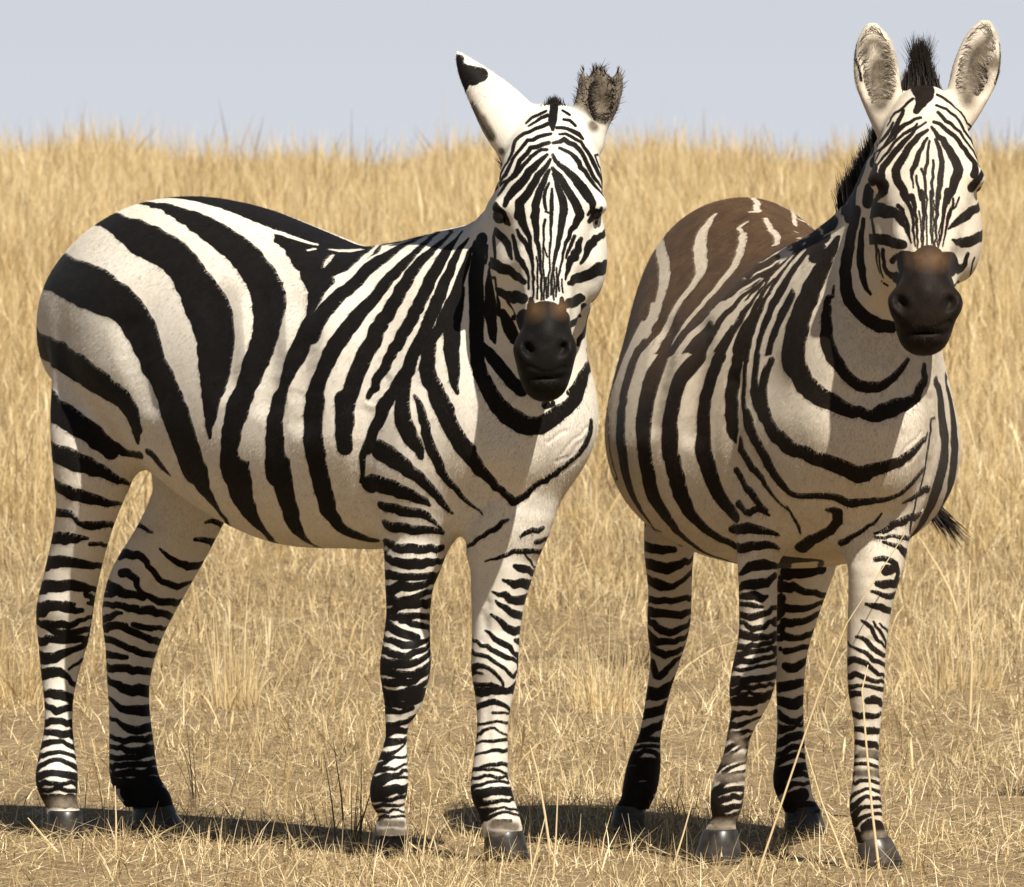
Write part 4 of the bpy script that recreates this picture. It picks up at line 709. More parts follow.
  ['L3','b',1,1,[-6226,527,3320,81,-6100,488,3280,81,-5900,499,3280,86,-5743,572,3319,90,-5654,664,3282,89,-5594,777,3242,87,-5562,940,3233,84,-5574,1060,3240,81,-5641,1198,3188,81,-5675,1246,3200,81]],
  ['L3','b',1,1,[-6303,588,3083,72,-6140,506,3040,72,-6060,493,3000,72,-5872,517,2960,88,-5769,566,2880,103,-5667,657,2840,112,-5598,793,2840,117,-5581,900,2840,122,-5621,1100,2800,126,-5705,1215,2800,126,-5705,1215,2800,126]],
  ['L3','b',1,1,[-6156,521,2680,42,-6060,491,2640,42,-5894,482,2560,58,-5754,517,2480,74,-5662,573,2444,88,-5588,657,2441,99,-5532,780,2440,108,-5519,930,2428,117,-5561,1078,2414,126,-5610,1147,2440,126]],
  ['L3','b',1,1,[-6066,485,2280,44,-5980,463,2280,44,-5900,455,2240,44,-5780,471,2200,44,-5666,511,2120,65,-5595,556,2080,84,-5503,660,2040,93,-5456,780,2040,95,-5458,940,2080,95,-5512,1093,2080,96,-5558,1162,2068,96]],
  ['L3','b',1,1,[-6060,469,1880,51,-5940,431,1880,51,-5820,422,1840,51,-5660,466,1840,62,-5540,540,1800,70,-5458,660,1840,74,-5414,780,1840,73,-5410,940,1840,72,-5472,1094,1880,72,-5600,1240,1859,72]],
  ['L3','b',1,1,[-6006,438,1680,51,-5980,429,1680,51,-5860,407,1680,51,-5669,436,1680,60,-5560,480,1620,69,-5451,574,1600,73,-5398,675,1629,72,-5364,820,1645,70,-5384,980,1680,68,-5441,1119,1657,66,-5517,1203,1680,66]],
  ['L3','b',1,1,[-5980,418,1480,61,-5860,387,1480,61,-5659,404,1483,63,-5544,454,1477,65,-5432,550,1480,66,-5366,652,1480,67,-5338,780,1520,66,-5357,978,1557,66,-5430,1133,1560,66,-5481,1199,1534,66]],
  ['L3','b',1,1,[-5940,389,1280,61,-5820,358,1279,61,-5660,370,1320,65,-5505,431,1320,69,-5401,521,1337,72,-5340,620,1360,72,-5296,740,1360,70,-5296,940,1360,68,-5355,1088,1360,66,-5444,1197,1360,66]],
  ['L3','b',1,1,[-5980,415,1120,67,-5824,356,1117,67,-5600,360,1139,75,-5460,422,1160,84,-5371,491,1160,89,-5272,619,1158,90,-5226,740,1160,88,-5229,860,1200,84,-5282,1076,1176,81,-5370,1191,1160,81]],
  ['L3','b',1,1,[-5937,410,1001,111,-5780,369,960,111,-5659,362,962,111,-5464,408,960,111,-5232,590,960,111,-5179,700,1000,111,-5136,860,1000,110,-5145,983,1004,110,-5231,1168,989,110,-5290,1233,971,111]],
  ['L3','b',0,1,[-5420,454,720,185,-5180,580,720,233,-5074,674,720,244,-5006,778,723,232,-4963,900,734,208,-4933,1020,680,183,-4935,1100,640,183,-4999,1242,623,183]],
  ['L3','b',1,1,[-5220,583,440,155,-5106,632,440,175,-4998,718,480,194,-4928,823,482,214]],
  ['L0','b',0,0,[5380,-1455,6560,114,5669,-1397,6506,110,5818,-1347,6522,107,5916,-1277,6505,105,6079,-1078,6462,93,6149,-981,6480,81,6193,-860,6471,66,6198,-708,6423,51]],
  ['L0','b',1,0,[5180,-1300,6200,70,5420,-1339,6160,85,5586,-1316,6120,95,5802,-1201,6120,102,5905,-1097,6122,99,5961,-1001,6090,92,6024,-860,6120,85,6039,-740,6103,77,6035,-580,6114,70]],
  ['L0','b',1,1,[5131,-1275,6000,78,5180,-1299,5960,78,5380,-1337,5880,86,5538,-1314,5842,94,5657,-1270,5842,101,5755,-1196,5800,107,5855,-1104,5837,110,5959,-874,5826,93,5974,-740,5840,77,5959,-604,5862,61,5893,-457,5837,61,5799,-321,5862,61,5817,-303,5926,61]],
  ['L0','b',1,1,[5085,-1237,5600,96,5220,-1296,5600,96,5420,-1310,5600,92,5580,-1260,5560,87,5761,-1121,5576,81,5841,-1001,5578,78,5899,-780,5600,73,5846,-582,5562,70,5729,-392,5600,70,5722,-358,5656,70]],
  ['L0','b',1,1,[5123,-1239,5280,107,5257,-1283,5279,107,5465,-1276,5320,108,5584,-1231,5360,107,5696,-1138,5360,100,5773,-1020,5360,90,5844,-780,5449,70,5802,-597,5456,60,5730,-469,5480,60,5714,-405,5549,60]],
  ['L0','b',1,1,[5156,-1242,5040,96,5220,-1263,5040,96,5460,-1259,5080,96,5571,-1207,5080,96,5678,-1117,5120,91,5738,-1020,5120,80,5783,-900,5200,69,5786,-740,5240,60,5727,-588,5240,51,5645,-476,5280,51]],
  ['L0','b',1,1,[5157,-1241,4840,80,5260,-1269,4880,80,5420,-1264,4920,82,5540,-1218,4960,83,5632,-1152,5000,78,5718,-1036,5000,74,5760,-921,5018,80,5766,-820,5000,88,5721,-638,5012,96,5623,-506,5041,96]],
  ['L0','b',1,1,[5076,-1203,4720,43,5151,-1244,4720,43,5300,-1275,4760,43,5486,-1243,4760,77,5583,-1187,4760,95,5682,-1083,4800,75,5744,-940,4800,62,5755,-820,4800,65,5679,-601,4750,69,5603,-518,4720,69]],
  ['L0','b',0,1,[5540,-1221,4680,65,5630,-1150,4680,69,5699,-1060,4640,72,5744,-940,4640,72,5754,-820,4600,64,5721,-678,4560,53,5603,-517,4520,53,5603,-517,4480,53]],
  ['L0','b',1,0,[5057,-1212,4559,101,5204,-1279,4573,101,5300,-1294,4560,101,5442,-1281,4508,97,5642,-1162,4440,91,5748,-980,4360,89]],
  ['L0','b',1,1,[5064,-1250,4360,63,5247,-1319,4336,63,5342,-1323,4323,63,5574,-1250,4240,83,5678,-1157,4200,84,5734,-1060,4200,78,5766,-820,4280,58,5736,-700,4320,44,5626,-533,4320,44,5625,-534,4360,44]],
  ['L0','b',1,1,[5057,-1289,4119,82,5057,-1289,4119,82,5261,-1357,4078,82,5337,-1357,4077,82,5488,-1323,4040,79,5587,-1270,4000,75,5687,-1169,4000,72,5776,-940,4080,65,5771,-780,4120,53,5728,-664,4200,40,5648,-551,4240,40,5647,-552,4280,40]],
  ['L0','b',1,1,[5065,-1328,3880,96,5300,-1381,3880,96,5460,-1352,3840,98,5596,-1277,3840,97,5692,-1177,3840,89,5784,-940,3920,67,5775,-780,3960,60,5708,-619,4040,53,5673,-569,4080,53]],
  ['L0','b',1,1,[5024,-1310,3723,95,5024,-1310,3723,95,5220,-1380,3720,95,5380,-1374,3680,91,5522,-1321,3654,87,5634,-1234,3640,82,5708,-1136,3643,76,5782,-900,3720,64,5776,-780,3800,58,5723,-635,3840,52,5691,-585,3880,52]],
  ['L0','b',1,1,[5027,-1289,3520,74,5140,-1335,3480,74,5340,-1353,3480,87,5500,-1301,3480,96,5671,-1139,3478,81,5735,-1020,3520,71,5767,-900,3600,67,5770,-820,3640,67,5700,-620,3680,66,5650,-550,3720,67]],
  ['L0','b',1,1,[5100,-1295,3320,74,5140,-1302,3280,74,5340,-1317,3272,86,5458,-1271,3240,95,5643,-1124,3320,86,5719,-900,3384,69,5715,-738,3478,64,5642,-598,3495,61,5633,-567,3560,61]],
  ['L0','b',1,1,[5069,-1247,3160,47,5220,-1299,3160,47,5380,-1286,3160,52,5498,-1228,3159,57,5588,-1138,3159,60,5636,-1071,3200,60,5671,-940,3200,58,5682,-829,3254,55,5676,-778,3277,55,5599,-641,3262,55,5570,-590,3320,55]],
  ['L0','b',1,1,[5063,-1268,3282,85,5181,-1314,3281,85,5340,-1310,3240,81,5495,-1250,3240,77,5579,-1179,3243,74,5650,-1062,3238,73,5694,-940,3280,73,5676,-778,3277,73,5630,-662,3317,74,5570,-590,3320,74]],
  ['L0','b',1,1,[5069,-1247,3160,84,5169,-1278,3080,84,5338,-1274,3042,79,5440,-1240,3060,75,5522,-1162,3016,74,5606,-1059,3083,75,5640,-961,3100,77,5644,-820,3129,79,5636,-770,3153,79,5595,-687,3160,79,5566,-633,3200,79]],
  ['L0','b',1,0,[5041,-1199,2905,70,5180,-1263,2920,70,5361,-1240,2898,58,5453,-1173,2880,48,5547,-1057,2924,49,5601,-940,2978,55]],
  ['L0','b',1,1,[5100,-1221,2600,73,5180,-1239,2626,73,5324,-1203,2647,66,5405,-1127,2680,60,5450,-980,2683,57,5484,-868,2775,54,5420,-740,2800,54]],
  ['L0','b',1,1,[5074,-1204,2480,83,5100,-1216,2480,83,5308,-1191,2520,79,5381,-1100,2520,74,5396,-981,2522,65,5319,-841,2542,56,5319,-841,2542,56]],
  ['L0','b',1,1,[5026,-1211,2280,97,5140,-1248,2320,97,5257,-1230,2318,84,5352,-1147,2320,72,5385,-1060,2320,60,5361,-919,2360,49,5327,-872,2400,49]],
  ['L0','b',1,1,[4965,-1276,2009,95,5100,-1326,2042,95,5179,-1326,2042,95,5300,-1260,2080,57,5367,-1172,2120,33,5386,-1100,2200,27,5382,-980,2280,23,5359,-921,2313,23,5360,-920,2340,23]],
  ['L0','b',1,1,[4966,-1357,1814,48,5100,-1378,1880,48,5180,-1363,1908,48,5356,-1234,2000,36,5401,-1125,2027,32,5409,-1020,2000,29,5327,-873,2040,29,5327,-873,2040,29]],
  ['L0','b',1,1,[4980,-1406,1718,73,5168,-1402,1786,73,5280,-1360,1780,52,5380,-1260,1800,36,5422,-1140,1840,31,5415,-1020,1880,28,5352,-889,1880,28,5352,-889,1920,28]],
  ['L0','b',1,1,[4892,-1432,1520,93,4940,-1447,1558,93,5100,-1478,1569,93,5236,-1439,1614,76,5323,-1362,1680,58,5397,-1275,1680,45,5439,-1149,1692,40,5433,-1060,1760,38,5373,-903,1720,38,5373,-903,1720,38]],
  ['L0','b',1,1,[4872,-1445,1360,111,4875,-1443,1400,111,5060,-1502,1440,111,5218,-1473,1481,77,5321,-1401,1546,46,5392,-1308,1600,32,5443,-1179,1598,32,5441,-1036,1600,34,5396,-927,1600,34,5318,-841,1591,34]],
  ['L0','b',1,1,[4873,-1445,1280,118,5020,-1502,1280,118,5180,-1495,1320,114,5287,-1445,1360,109,5368,-1370,1360,104,5434,-1257,1397,97,5451,-1100,1360,90,5436,-1012,1400,83,5395,-928,1400,83,5318,-842,1440,83]],
  ['L0','b',1,1,[4876,-1443,1240,85,4942,-1473,1199,85,5100,-1497,1200,85,5220,-1465,1200,68,5336,-1378,1200,53,5401,-1281,1217,48,5439,-1140,1265,47,5400,-1000,1220,47,5283,-838,1290,47]],
  ['L0','b',1,1,[4880,-1400,1060,47,4973,-1436,1030,47,5100,-1455,1040,47,5198,-1439,1062,47,5298,-1378,1085,43,5374,-1260,1080,38,5395,-1140,1080,34,5362,-997,1080,29,5330,-947,1080,29]],
  ['L0','b',1,1,[4943,-1378,962,43,5060,-1398,942,43,5182,-1392,960,43,5279,-1319,941,35,5357,-1232,989,29,5377,-1100,960,26,5362,-996,920,25,5277,-882,920,25]],
  ['L0','b',1,1,[4962,-1319,775,56,5020,-1341,800,56,5140,-1349,840,56,5258,-1311,842,42,5350,-1217,840,32,5385,-1100,840,30,5357,-965,840,29,5324,-915,840,29]],
  ['L1','b',1,0,[6416,-295,6156,41,6580,-382,6160,41,6790,-441,6215,43,7020,-469,6320,45,7141,-445,6362,48,7372,-368,6520,58,7465,-307,6560,59,7534,-254,6640,48,7613,-176,6680,22]],
  ['L1','b',0,0,[7672,60,6360,27,7716,133,6391,45,7779,260,6480,59,7793,420,6480,58,7801,527,6537,50]],
  ['L1','b',0,1,[7060,-296,5880,19,7300,-180,5960,33,7408,-90,6000,41,7500,-20,6080,50,7596,260,6067,61,7612,420,6081,59,7556,620,6066,56,7462,744,6037,56,7382,863,6077,56]],
  ['L1','b',0,1,[7688,460,6243,62,7704,500,6280,57,7660,660,6280,51,7642,723,6297,51,7583,824,6315,51,7524,923,6375,51]],
  ['L1','b',0,1,[7579,260,6040,21,7523,420,5936,26,7468,537,5884,30,7438,513,5787,24]],
  ['L1','b',0,1,[7421,100,5800,50,7441,236,5738,88,7444,380,5727,87,7396,548,5680,67,7281,721,5617,67,7227,787,5640,67]],
  ['L1','b',0,1,[7274,-32,5520,33,7354,180,5441,89,7370,340,5440,99,7341,500,5440,107,7239,678,5424,107,7193,713,5393,107]],
  ['L1','b',0,1,[7107,-150,5280,24,7187,-64,5240,49,7247,20,5244,71,7280,160,5139,86,7290,300,5120,98,7245,492,5120,108,7191,587,5120,108,7141,661,5158,108]],
  ['L1','b',0,1,[7135,-103,5123,23,7166,-48,5040,45,7216,60,4960,65,7238,260,4831,88,7195,461,4836,83,7082,602,4773,83,7105,584,4800,83]],
  ['L1','b',0,1,[7027,-151,4840,25,7154,11,4680,64,7190,140,4560,85,7192,300,4520,91,7141,460,4520,85,7055,575,4520,85]],
  ['L1','b',0,1,[6909,-196,4520,27,7015,-132,4440,45,7074,-73,4360,58,7134,20,4280,65,7173,140,4240,67,7178,260,4120,58,7171,300,4040,40,7072,511,3960,41,7049,530,3880,41]],
  ['L1','b',1,1,[7041,561,4249,54,7092,504,4279,54,7157,390,4320,43,7180,300,4320,32]],
  ['L1','b',1,1,[6471,-166,4320,39,6620,-226,4320,39,6740,-237,4280,39,6820,-227,4240,39,6940,-182,4200,48,7089,-52,4120,58,7149,60,4040,58,7175,180,4000,55,7174,260,3960,47,7102,460,3880,35,7048,528,3840,35]],
  ['L1','b',1,1,[7075,513,4040,52,7075,513,4040,52,7171,300,4040,38]],
  ['L1','b',1,1,[6516,-202,4080,50,6617,-236,4040,50,6700,-246,4040,50,6860,-222,4040,48,6991,-153,4000,46,7128,24,3840,39,7158,131,3760,38,7149,220,3640,44,7111,376,3604,45,7078,478,3720,40,7004,563,3760,41,7048,528,3840,41]],
  ['L1','b',1,0,[6513,-203,3800,74,6660,-244,3800,74,6820,-232,3840,58,6968,-165,3800,45,7029,-109,3720,42,7088,-13,3640,40,7100,140,3400,27]],
  ['L1','b',1,0,[6472,-165,3640,47,6620,-229,3680,47,6752,-239,3705,36,6863,-208,3677,25]],
  ['L1','b',1,1,[6442,-119,3465,51,6620,-194,3442,51,6821,-196,3478,50,6940,-141,3480,50,7029,-59,3476,55,7073,63,3360,64,7092,180,3320,69,7083,328,3360,59,7050,454,3480,46,7000,520,3501,46]],
  ['L1','b',1,1,[6463,-108,3357,60,6620,-173,3320,60,6820,-172,3360,60,6944,-108,3360,61,7042,-3,3369,61,7085,98,3360,61,7097,260,3360,61,7043,405,3329,60,6972,491,3320,60]],
  ['L1','b',1,1,[6514,-123,3280,47,6621,-164,3281,47,6819,-154,3280,53,6940,-100,3319,58,7037,6,3320,61,7083,110,3328,62,7093,220,3320,61,7043,405,3329,61,6972,491,3320,61]],
  ['L1','b',1,1,[6568,-117,3000,57,6660,-142,3040,57,6836,-118,3080,64,6942,-53,3124,69,7022,60,3120,61,7045,180,3080,47,7006,334,3000,39,6982,380,3000,39,6916,436,2920,39]],
  ['L1','b',0,1,[6935,-23,2919,34,7015,140,2920,31,6995,299,2878,29,6978,340,2880,29,6916,436,2920,29]],
  ['L1','b',1,1,[6478,-42,2640,33,6620,-114,2680,33,6780,-104,2680,33,6887,-46,2720,30,6968,57,2760,29,6989,140,2720,31,6971,300,2720,34,6910,389,2680,34,6910,389,2680,34]],
  ['L1','b',1,1,[6540,-96,2440,38,6495,-69,2440,38,6660,-123,2520,38,6736,-117,2560,38,6836,-78,2600,33,6922,-2,2640,29,6980,180,2480,25,6952,303,2480,25,6905,376,2437,25]],
  ['L1','b',1,1,[6497,-90,2279,29,6497,-90,2279,29,6660,-139,2320,29,6740,-128,2360,29,6865,-69,2360,36,6942,20,2360,39,6982,140,2360,39,6954,306,2360,38,6921,361,2360,38]],
  ['L1','b',1,1,[6507,-127,2080,29,6581,-156,2081,29,6692,-161,2112,29,6780,-140,2120,29,6898,-59,2160,37,6962,37,2200,43,6990,140,2160,43,6965,292,2160,43,6940,340,2160,43]],
  ['L1','b',1,1,[6497,-168,1801,33,6631,-201,1825,33,6740,-187,1840,33,6801,-161,1866,33,6913,-72,1880,42,6968,22,1920,47,6993,140,1920,46,6955,310,1880,43,6921,362,1880,43]],
  ['L1','b',1,1,[6455,-150,1760,29,6595,-201,1789,29,6740,-191,1800,31,6878,-118,1800,33,6932,-57,1800,34,6985,60,1800,32,6997,140,1760,30,6922,362,1720,29,6923,363,1680,29]],
  ['L1','b',1,1,[6418,-145,1600,38,6580,-217,1640,38,6765,-202,1640,38,6857,-148,1681,39,6941,-60,1680,38,6996,62,1641,36,6999,194,1653,32,6942,340,1640,29,6911,391,1600,29]],
  ['L1','b',1,1,[6481,-200,1393,49,6580,-232,1440,49,6740,-226,1480,43,6857,-171,1520,38,6933,-96,1560,34,7003,32,1560,32,7019,180,1560,33,6989,298,1558,34,6950,387,1520,34]],
  ['L1','b',1,1,[6437,-162,1320,116,6521,-200,1262,116,6740,-226,1320,104,6888,-166,1360,91,6968,-90,1400,85,7042,36,1388,86,7061,180,1400,91,7032,338,1360,97,6965,445,1353,97,6956,476,1289,97]],
  ['L1','b',1,1,[6497,-135,1117,117,6660,-196,1151,117,6820,-173,1160,73,6922,-121,1174,54,7001,-42,1174,47,7058,60,1200,44,7085,180,1200,41,7082,290,1192,38,7031,419,1203,38,6993,472,1200,38]],
  ['L1','b',1,1,[6527,-35,911,113,6620,-87,920,113,6740,-115,954,113,6894,-88,1000,68,6987,-27,1040,35,7056,60,1040,27,7111,220,1040,28,7118,300,1013,29,7072,460,1003,29,7005,565,952,29]],
  ['L1','b',1,1,[6598,-41,774,59,6658,-77,836,59,6780,-91,840,59,6900,-69,880,48,7026,15,920,37,7088,105,960,31,7125,217,963,30,7127,383,923,29,7115,422,923,29,7021,581,881,29,7021,581,881,29]],
  ['L1','b',0,0,[7008,-6,760,69,7070,51,760,59,7128,144,800,48,7163,261,800,38]],
  ['L1','g',0,1,[6954,-37,720,120,7122,116,720,120,7172,220,680,120,7187,340,680,120]],
  ['L1','g',1,1,[6890,-42,520,120,7017,11,519,120,7166,186,520,120,7198,340,520,120,7180,460,480,120]],
  ['L0','g',1,1,[5180,-1372,720,100,5287,-1325,720,100,5363,-1244,720,100,5402,-1134,720,100,5404,-1060,720,100]],
  ['L0','g',1,1,[5100,-1407,520,120,5264,-1368,518,120,5372,-1264,564,120,5412,-1180,520,120,5413,-1020,520,120]],
  ['L2','g',1,1,[-4350,-2323,720,157,-4238,-2281,705,157,-4154,-2206,720,157,-4092,-2099,718,157,-4075,-1980,709,157,-4121,-1842,698,157]],
  ['H','b',1,0,[8740,60,14816,86,8907,-100,14777,86,9048,-220,14704,86,9110,-267,14655,86,9182,-343,14574,86,9245,-406,14503,95,9259,-419,14488,97,9329,-460,14426,79,9355,-514,14376,59,9410,-540,14310,41]],
  ['H','b',0,0,[8980,-367,14664,35,8963,-442,14621,37,8940,-467,14610,39,8909,-516,14577,41,8860,-543,14565,41,8820,-588,14529,39,8820,-650,14471,37,8780,-688,14429,35]],
  ['H','b',0,0,[9173,-100,14668,35,9198,-60,14659,36,9265,-60,14607,37,9290,-20,14589,38]],
  ['H','b',0,0,[9356,-228,14496,35,9384,-180,14485,38,9412,-100,14472,41,9475,-100,14415,40,9516,-60,14375,38]],
  ['H','b',0,0,[8940,-750,14371,28,9019,-663,14433,35,9020,-613,14470,38,9022,-539,14529,42,9100,-499,14527,46,9103,-422,14574,51]],
  ['H','b',0,0,[9268,-549,14413,51,9218,-659,14359,46,9180,-692,14351,44,9060,-833,14253,43,8980,-842,14263,45,8940,-900,14200,46,8900,-919,14179,48,8820,-932,14153,50,8780,-964,14105,51,8820,-1015,14040,49,8820,-1044,13988,47,8830,-1082,13904,44,8900,-1119,13857,40,8860,-1144,13800,37,8860,-1165,13752,33,8820,-1183,13680,28]],
  ['H','b',0,1,[9440,-640,14220,35,9416,-696,14197,39,9377,-738,14190,44,9317,-798,14178,46,9220,-933,14082,44,9140,-955,14093,43,9100,-1006,14030,42,9100,-1045,13951,41,9060,-1083,13904,40,9020,-1102,13880,39,9020,-1144,13800,39,8940,-1180,13720,39,8940,-1206,13636,40,8900,-1220,13600,45,8900,-1251,13520,50,8860,-1269,13440,50,8820,-1272,13400,45,8740,-1261,13360,36,8700,-1261,13280,28,8565,-1197,13240,28]],
  ['H','b',0,0,[8820,-1183,13680,28,8740,-1177,13640,30,8740,-1208,13561,32,8698,-1209,13522,34,8637,-1202,13466,36,8529,-1154,13400,39,8597,-1202,13360,42]],
  ['H','b',0,1,[7160,-80,13260,44,7239,-161,13221,44,7218,-175,13161,40,7187,-169,13120,35,7129,-153,13047,35]],
  ['H','b',0,0,[9530,-738,14037,44,9481,-801,14021,47,9439,-839,14019,49,9406,-884,13987,51,9342,-942,13962,51,9298,-969,13959,51,9259,-1012,13921,50,9268,-1075,13809,51,9220,-1098,13800,52,9209,-1123,13749,54,9154,-1158,13696,54,9140,-1183,13640,52,9140,-1216,13560,49,9100,-1260,13440,41,9051,-1281,13385,35,8980,-1292,13360,31,8940,-1301,13320,30,8820,-1296,13280,31,8721,-1280,13218,33]],
  ['H','b',0,1,[7404,-278,13176,35,7288,-235,13127,35]],
  ['H','b',0,1,[9565,-805,13906,35,9499,-859,13919,37,9456,-897,13916,40,9435,-957,13855,42,9362,-1041,13783,43,9349,-1074,13720,42,9257,-1149,13637,46,9257,-1165,13598,49,9220,-1207,13520,50,9140,-1252,13440,52,9100,-1278,13372,51,9020,-1290,13360,50,8980,-1302,13320,47,8913,-1321,13223,43,8841,-1320,13179,40,8816,-1327,13124,38,8684,-1318,13016,38]],
  ['H','b',0,0,[9598,-838,13817,35,9566,-886,13791,43,9559,-919,13738,51,9524,-963,13708,59,9501,-1012,13639,66,9486,-1045,13590,73,9467,-1071,13560,78,9435,-1117,13490,82,9379,-1151,13481,85,9384,-1173,13404,86,9363,-1202,13346,88,9316,-1238,13294,91,9260,-1263,13280,94,9249,-1283,13200,97,9180,-1308,13160,96,9163,-1321,13104,92,9137,-1350,13037,86,9060,-1366,13033,78,9060,-1435,12883,61,9052,-1446,12840,51]],
  ['H','b',0,0,[9661,-821,13722,35,9662,-862,13644,44,9653,-894,13600,53,9633,-953,13520,61,9607,-1007,13440,72,9573,-1051,13400,75,9567,-1085,13320,78,9549,-1112,13280,80,9513,-1156,13200,83,9503,-1171,13161,84,9458,-1231,13040,87,9392,-1277,12960,92,9340,-1302,12920,95,9309,-1316,12840,97,9340,-1316,12763,97,9354,-1318,12720,98,9340,-1327,12640,98]],
  ['H','b',0,0,[9711,-869,13520,35,9699,-899,13478,45,9692,-941,13397,54,9685,-965,13360,60,9683,-1003,13268,64,9672,-1032,13200,68,9659,-1068,13123,75,9640,-1120,13020,78,9647,-1126,12960,80,9624,-1148,12920,82,9634,-1156,12849,83,9653,-1169,12760,83,9662,-1170,12716,82,9639,-1199,12618,82]],
  ['H','b',0,0,[9761,-921,13262,28,9752,-950,13200,32,9739,-979,13157,35,9734,-1015,13080,38,9741,-1021,13044,40,9752,-1032,12960,41,9755,-1035,12920,40,9775,-1055,12800,37,9802,-1042,12749,32]],
  ['H','b',0,0,[9810,-893,13160,28,9809,-931,13080,34,9835,-914,13040,39,9844,-926,12960,44,9851,-935,12880,47,9869,-946,12800,47,9875,-953,12760,47]],
  ['H','b',0,0,[9805,-1045,12720,25,9845,-1006,12680,25,9881,-961,12680,25]],
  ['H','b',0,0,[9774,-823,13441,44,9809,-813,13360,48,9840,-800,13300,52,9855,-784,13284,56,9873,-788,13200,61,9927,-773,13040,73,9931,-783,13001,78,9955,-751,12960,83,9961,-761,12864,85,9977,-740,12840,86,9995,-747,12760,87,10000,-759,12696,88]],
  ['H','b',0,0,[9733,-821,13559,41,9769,-812,13480,49,9804,-766,13473,58,9836,-753,13400,66,9854,-743,13363,72,9891,-702,13321,76,9922,-685,13240,79,9942,-660,13200,80,9975,-620,13120,81,10000,-599,13058,83,10019,-580,13000,85,10052,-500,12920,88,10054,-500,12840,90,10063,-460,12800,93,10075,-460,12720,95,10082,-421,12682,98]],
  ['H','b',0,0,[9674,-752,13809,35,9715,-753,13720,41,9740,-740,13681,46,9821,-660,13600,55,9878,-596,13534,62,9916,-541,13484,67,9918,-556,13454,74,9996,-421,13321,90,10006,-421,13282,96,10041,-329,13187,103,10056,-300,13120,105,10068,-260,13080,106,10097,-220,13000,103,10137,-140,12920,82,10143,-140,12840,69,10126,-140,12765,57,10104,-140,12720,46,10080,-203,12661,35]],
  ['H','b',0,1,[9682,-604,13944,35,9725,-571,13908,37,9758,-515,13897,39,9802,-447,13864,41,9837,-420,13813,45,9851,-383,13804,51,9892,-340,13720,56,9911,-300,13680,59,9932,-340,13600,58,9962,-260,13544,55,9984,-180,13480,50,10003,-140,13393,48,10006,-100,13360,46,10017,-60,13280,44,10025,-60,13240,41,10016,20,13200,37,9999,119,13139,32,9998,156,13096,27,9929,289,13040,27,9965,285,12988,27]],
  ['H','b',0,1,[9589,-661,14042,35,9620,-619,14039,43,9646,-540,14069,51,9651,-460,14114,56,9713,-424,14040,57,9720,-361,14060,57,9758,-300,14016,56,9770,-264,14004,55,9812,-220,13920,54,9813,-180,13920,53,9856,-180,13840,51,9892,-140,13760,50,9904,-100,13720,51,9925,-97,13644,51,9933,-60,13600,51,9958,-60,13534,50,9967,-18,13483,48,9978,-20,13440,47,9985,20,13360,45,9980,60,13320,42,9953,145,13280,38,9916,233,13200,32,9829,348,13160,27,9917,276,13092,27]],
  ['H','b',0,1,[9548,-500,14209,28,9568,-420,14227,33,9599,-357,14219,37,9642,-326,14182,40,9668,-260,14165,40,9709,-221,14117,40,9735,-180,14080,39,9753,-100,14048,40,9762,-60,14025,41,9801,-72,13942,42,9807,-59,13923,44,9831,21,13838,46,9849,21,13802,49,9861,100,13720,53,9882,86,13667,56,9881,241,13423,55,9870,265,13400,51,9786,386,13320,46,9806,367,13280,37,9807,367,13200,28,9829,348,13160,28]],
  ['H','b',0,0,[9434,-471,14335,41,9489,-420,14310,41,9489,-340,14349,41,9533,-300,14316,42,9564,-220,14305,44,9587,-180,14282,49,9617,-180,14240,55,9651,-60,14195,57,9668,-20,14164,50,9700,-20,14120,35]],
  ['H','b',1,1,[9771,220,13800,27,9808,220,13718,28,9805,249,13680,29,9818,260,13600,30,9720,400,13540,30,9707,427,13480,30,9793,352,13440,30,9721,441,13385,30,9764,404,13360,30,9806,367,13280,30]],
  ['H','n',0,0,[9568,-729,13993,45,9617,-736,13916,41,9659,-779,13799,34]],
  ['H','b',0,0,[9340,-1316,12763,101,9377,-1315,12680,100,9383,-1315,12640,99,9379,-1317,12563,95,9433,-1318,12480,88,9457,-1315,12441,79,9500,-1303,12400,72,9540,-1304,12320,66,9580,-1299,12280,61,9620,-1292,12200,56,9620,-1303,12120,50,9660,-1300,12080,44,9660,-1311,12000,40,9700,-1304,11920,37,9702,-1316,11882,36,9728,-1323,11800,35,9735,-1325,11760,35,9740,-1336,11680,34,9784,-1330,11644,33,9779,-1355,11521,32,9816,-1352,11477,31,9827,-1356,11440,30,9820,-1389,11280,30,9859,-1395,11200,30,9859,-1404,11159,30,9860,-1421,11080,30]],
  ['H','b',0,0,[9653,-1169,12760,85,9660,-1176,12680,83,9660,-1181,12640,81,9679,-1200,12538,79,9688,-1205,12480,75,9691,-1207,12440,71,9728,-1205,12360,67,9740,-1219,12280,62,9736,-1228,12237,58,9750,-1234,12160,54,9791,-1234,12080,51,9800,-1240,12020,47,9827,-1231,11960,44,9843,-1242,11905,42,9889,-1247,11760,37,9901,-1250,11717,35,9906,-1271,11640,34,9938,-1269,11563,32,9956,-1277,11490,31,9966,-1284,11440,31,9991,-1314,11280,30,10003,-1322,11227,29,10021,-1331,11158,28,10028,-1352,11080,28,10043,-1362,11025,27]],
  ['H','b',0,0,[9829,-1068,12560,35,9815,-1094,12520,33,9836,-1116,12371,30,9851,-1131,12280,27,9875,-1155,12127,25,9883,-1163,12080,24,9911,-1151,12000,24,9922,-1162,11944,23,9956,-1156,11880,23,9980,-1140,11841,22]],
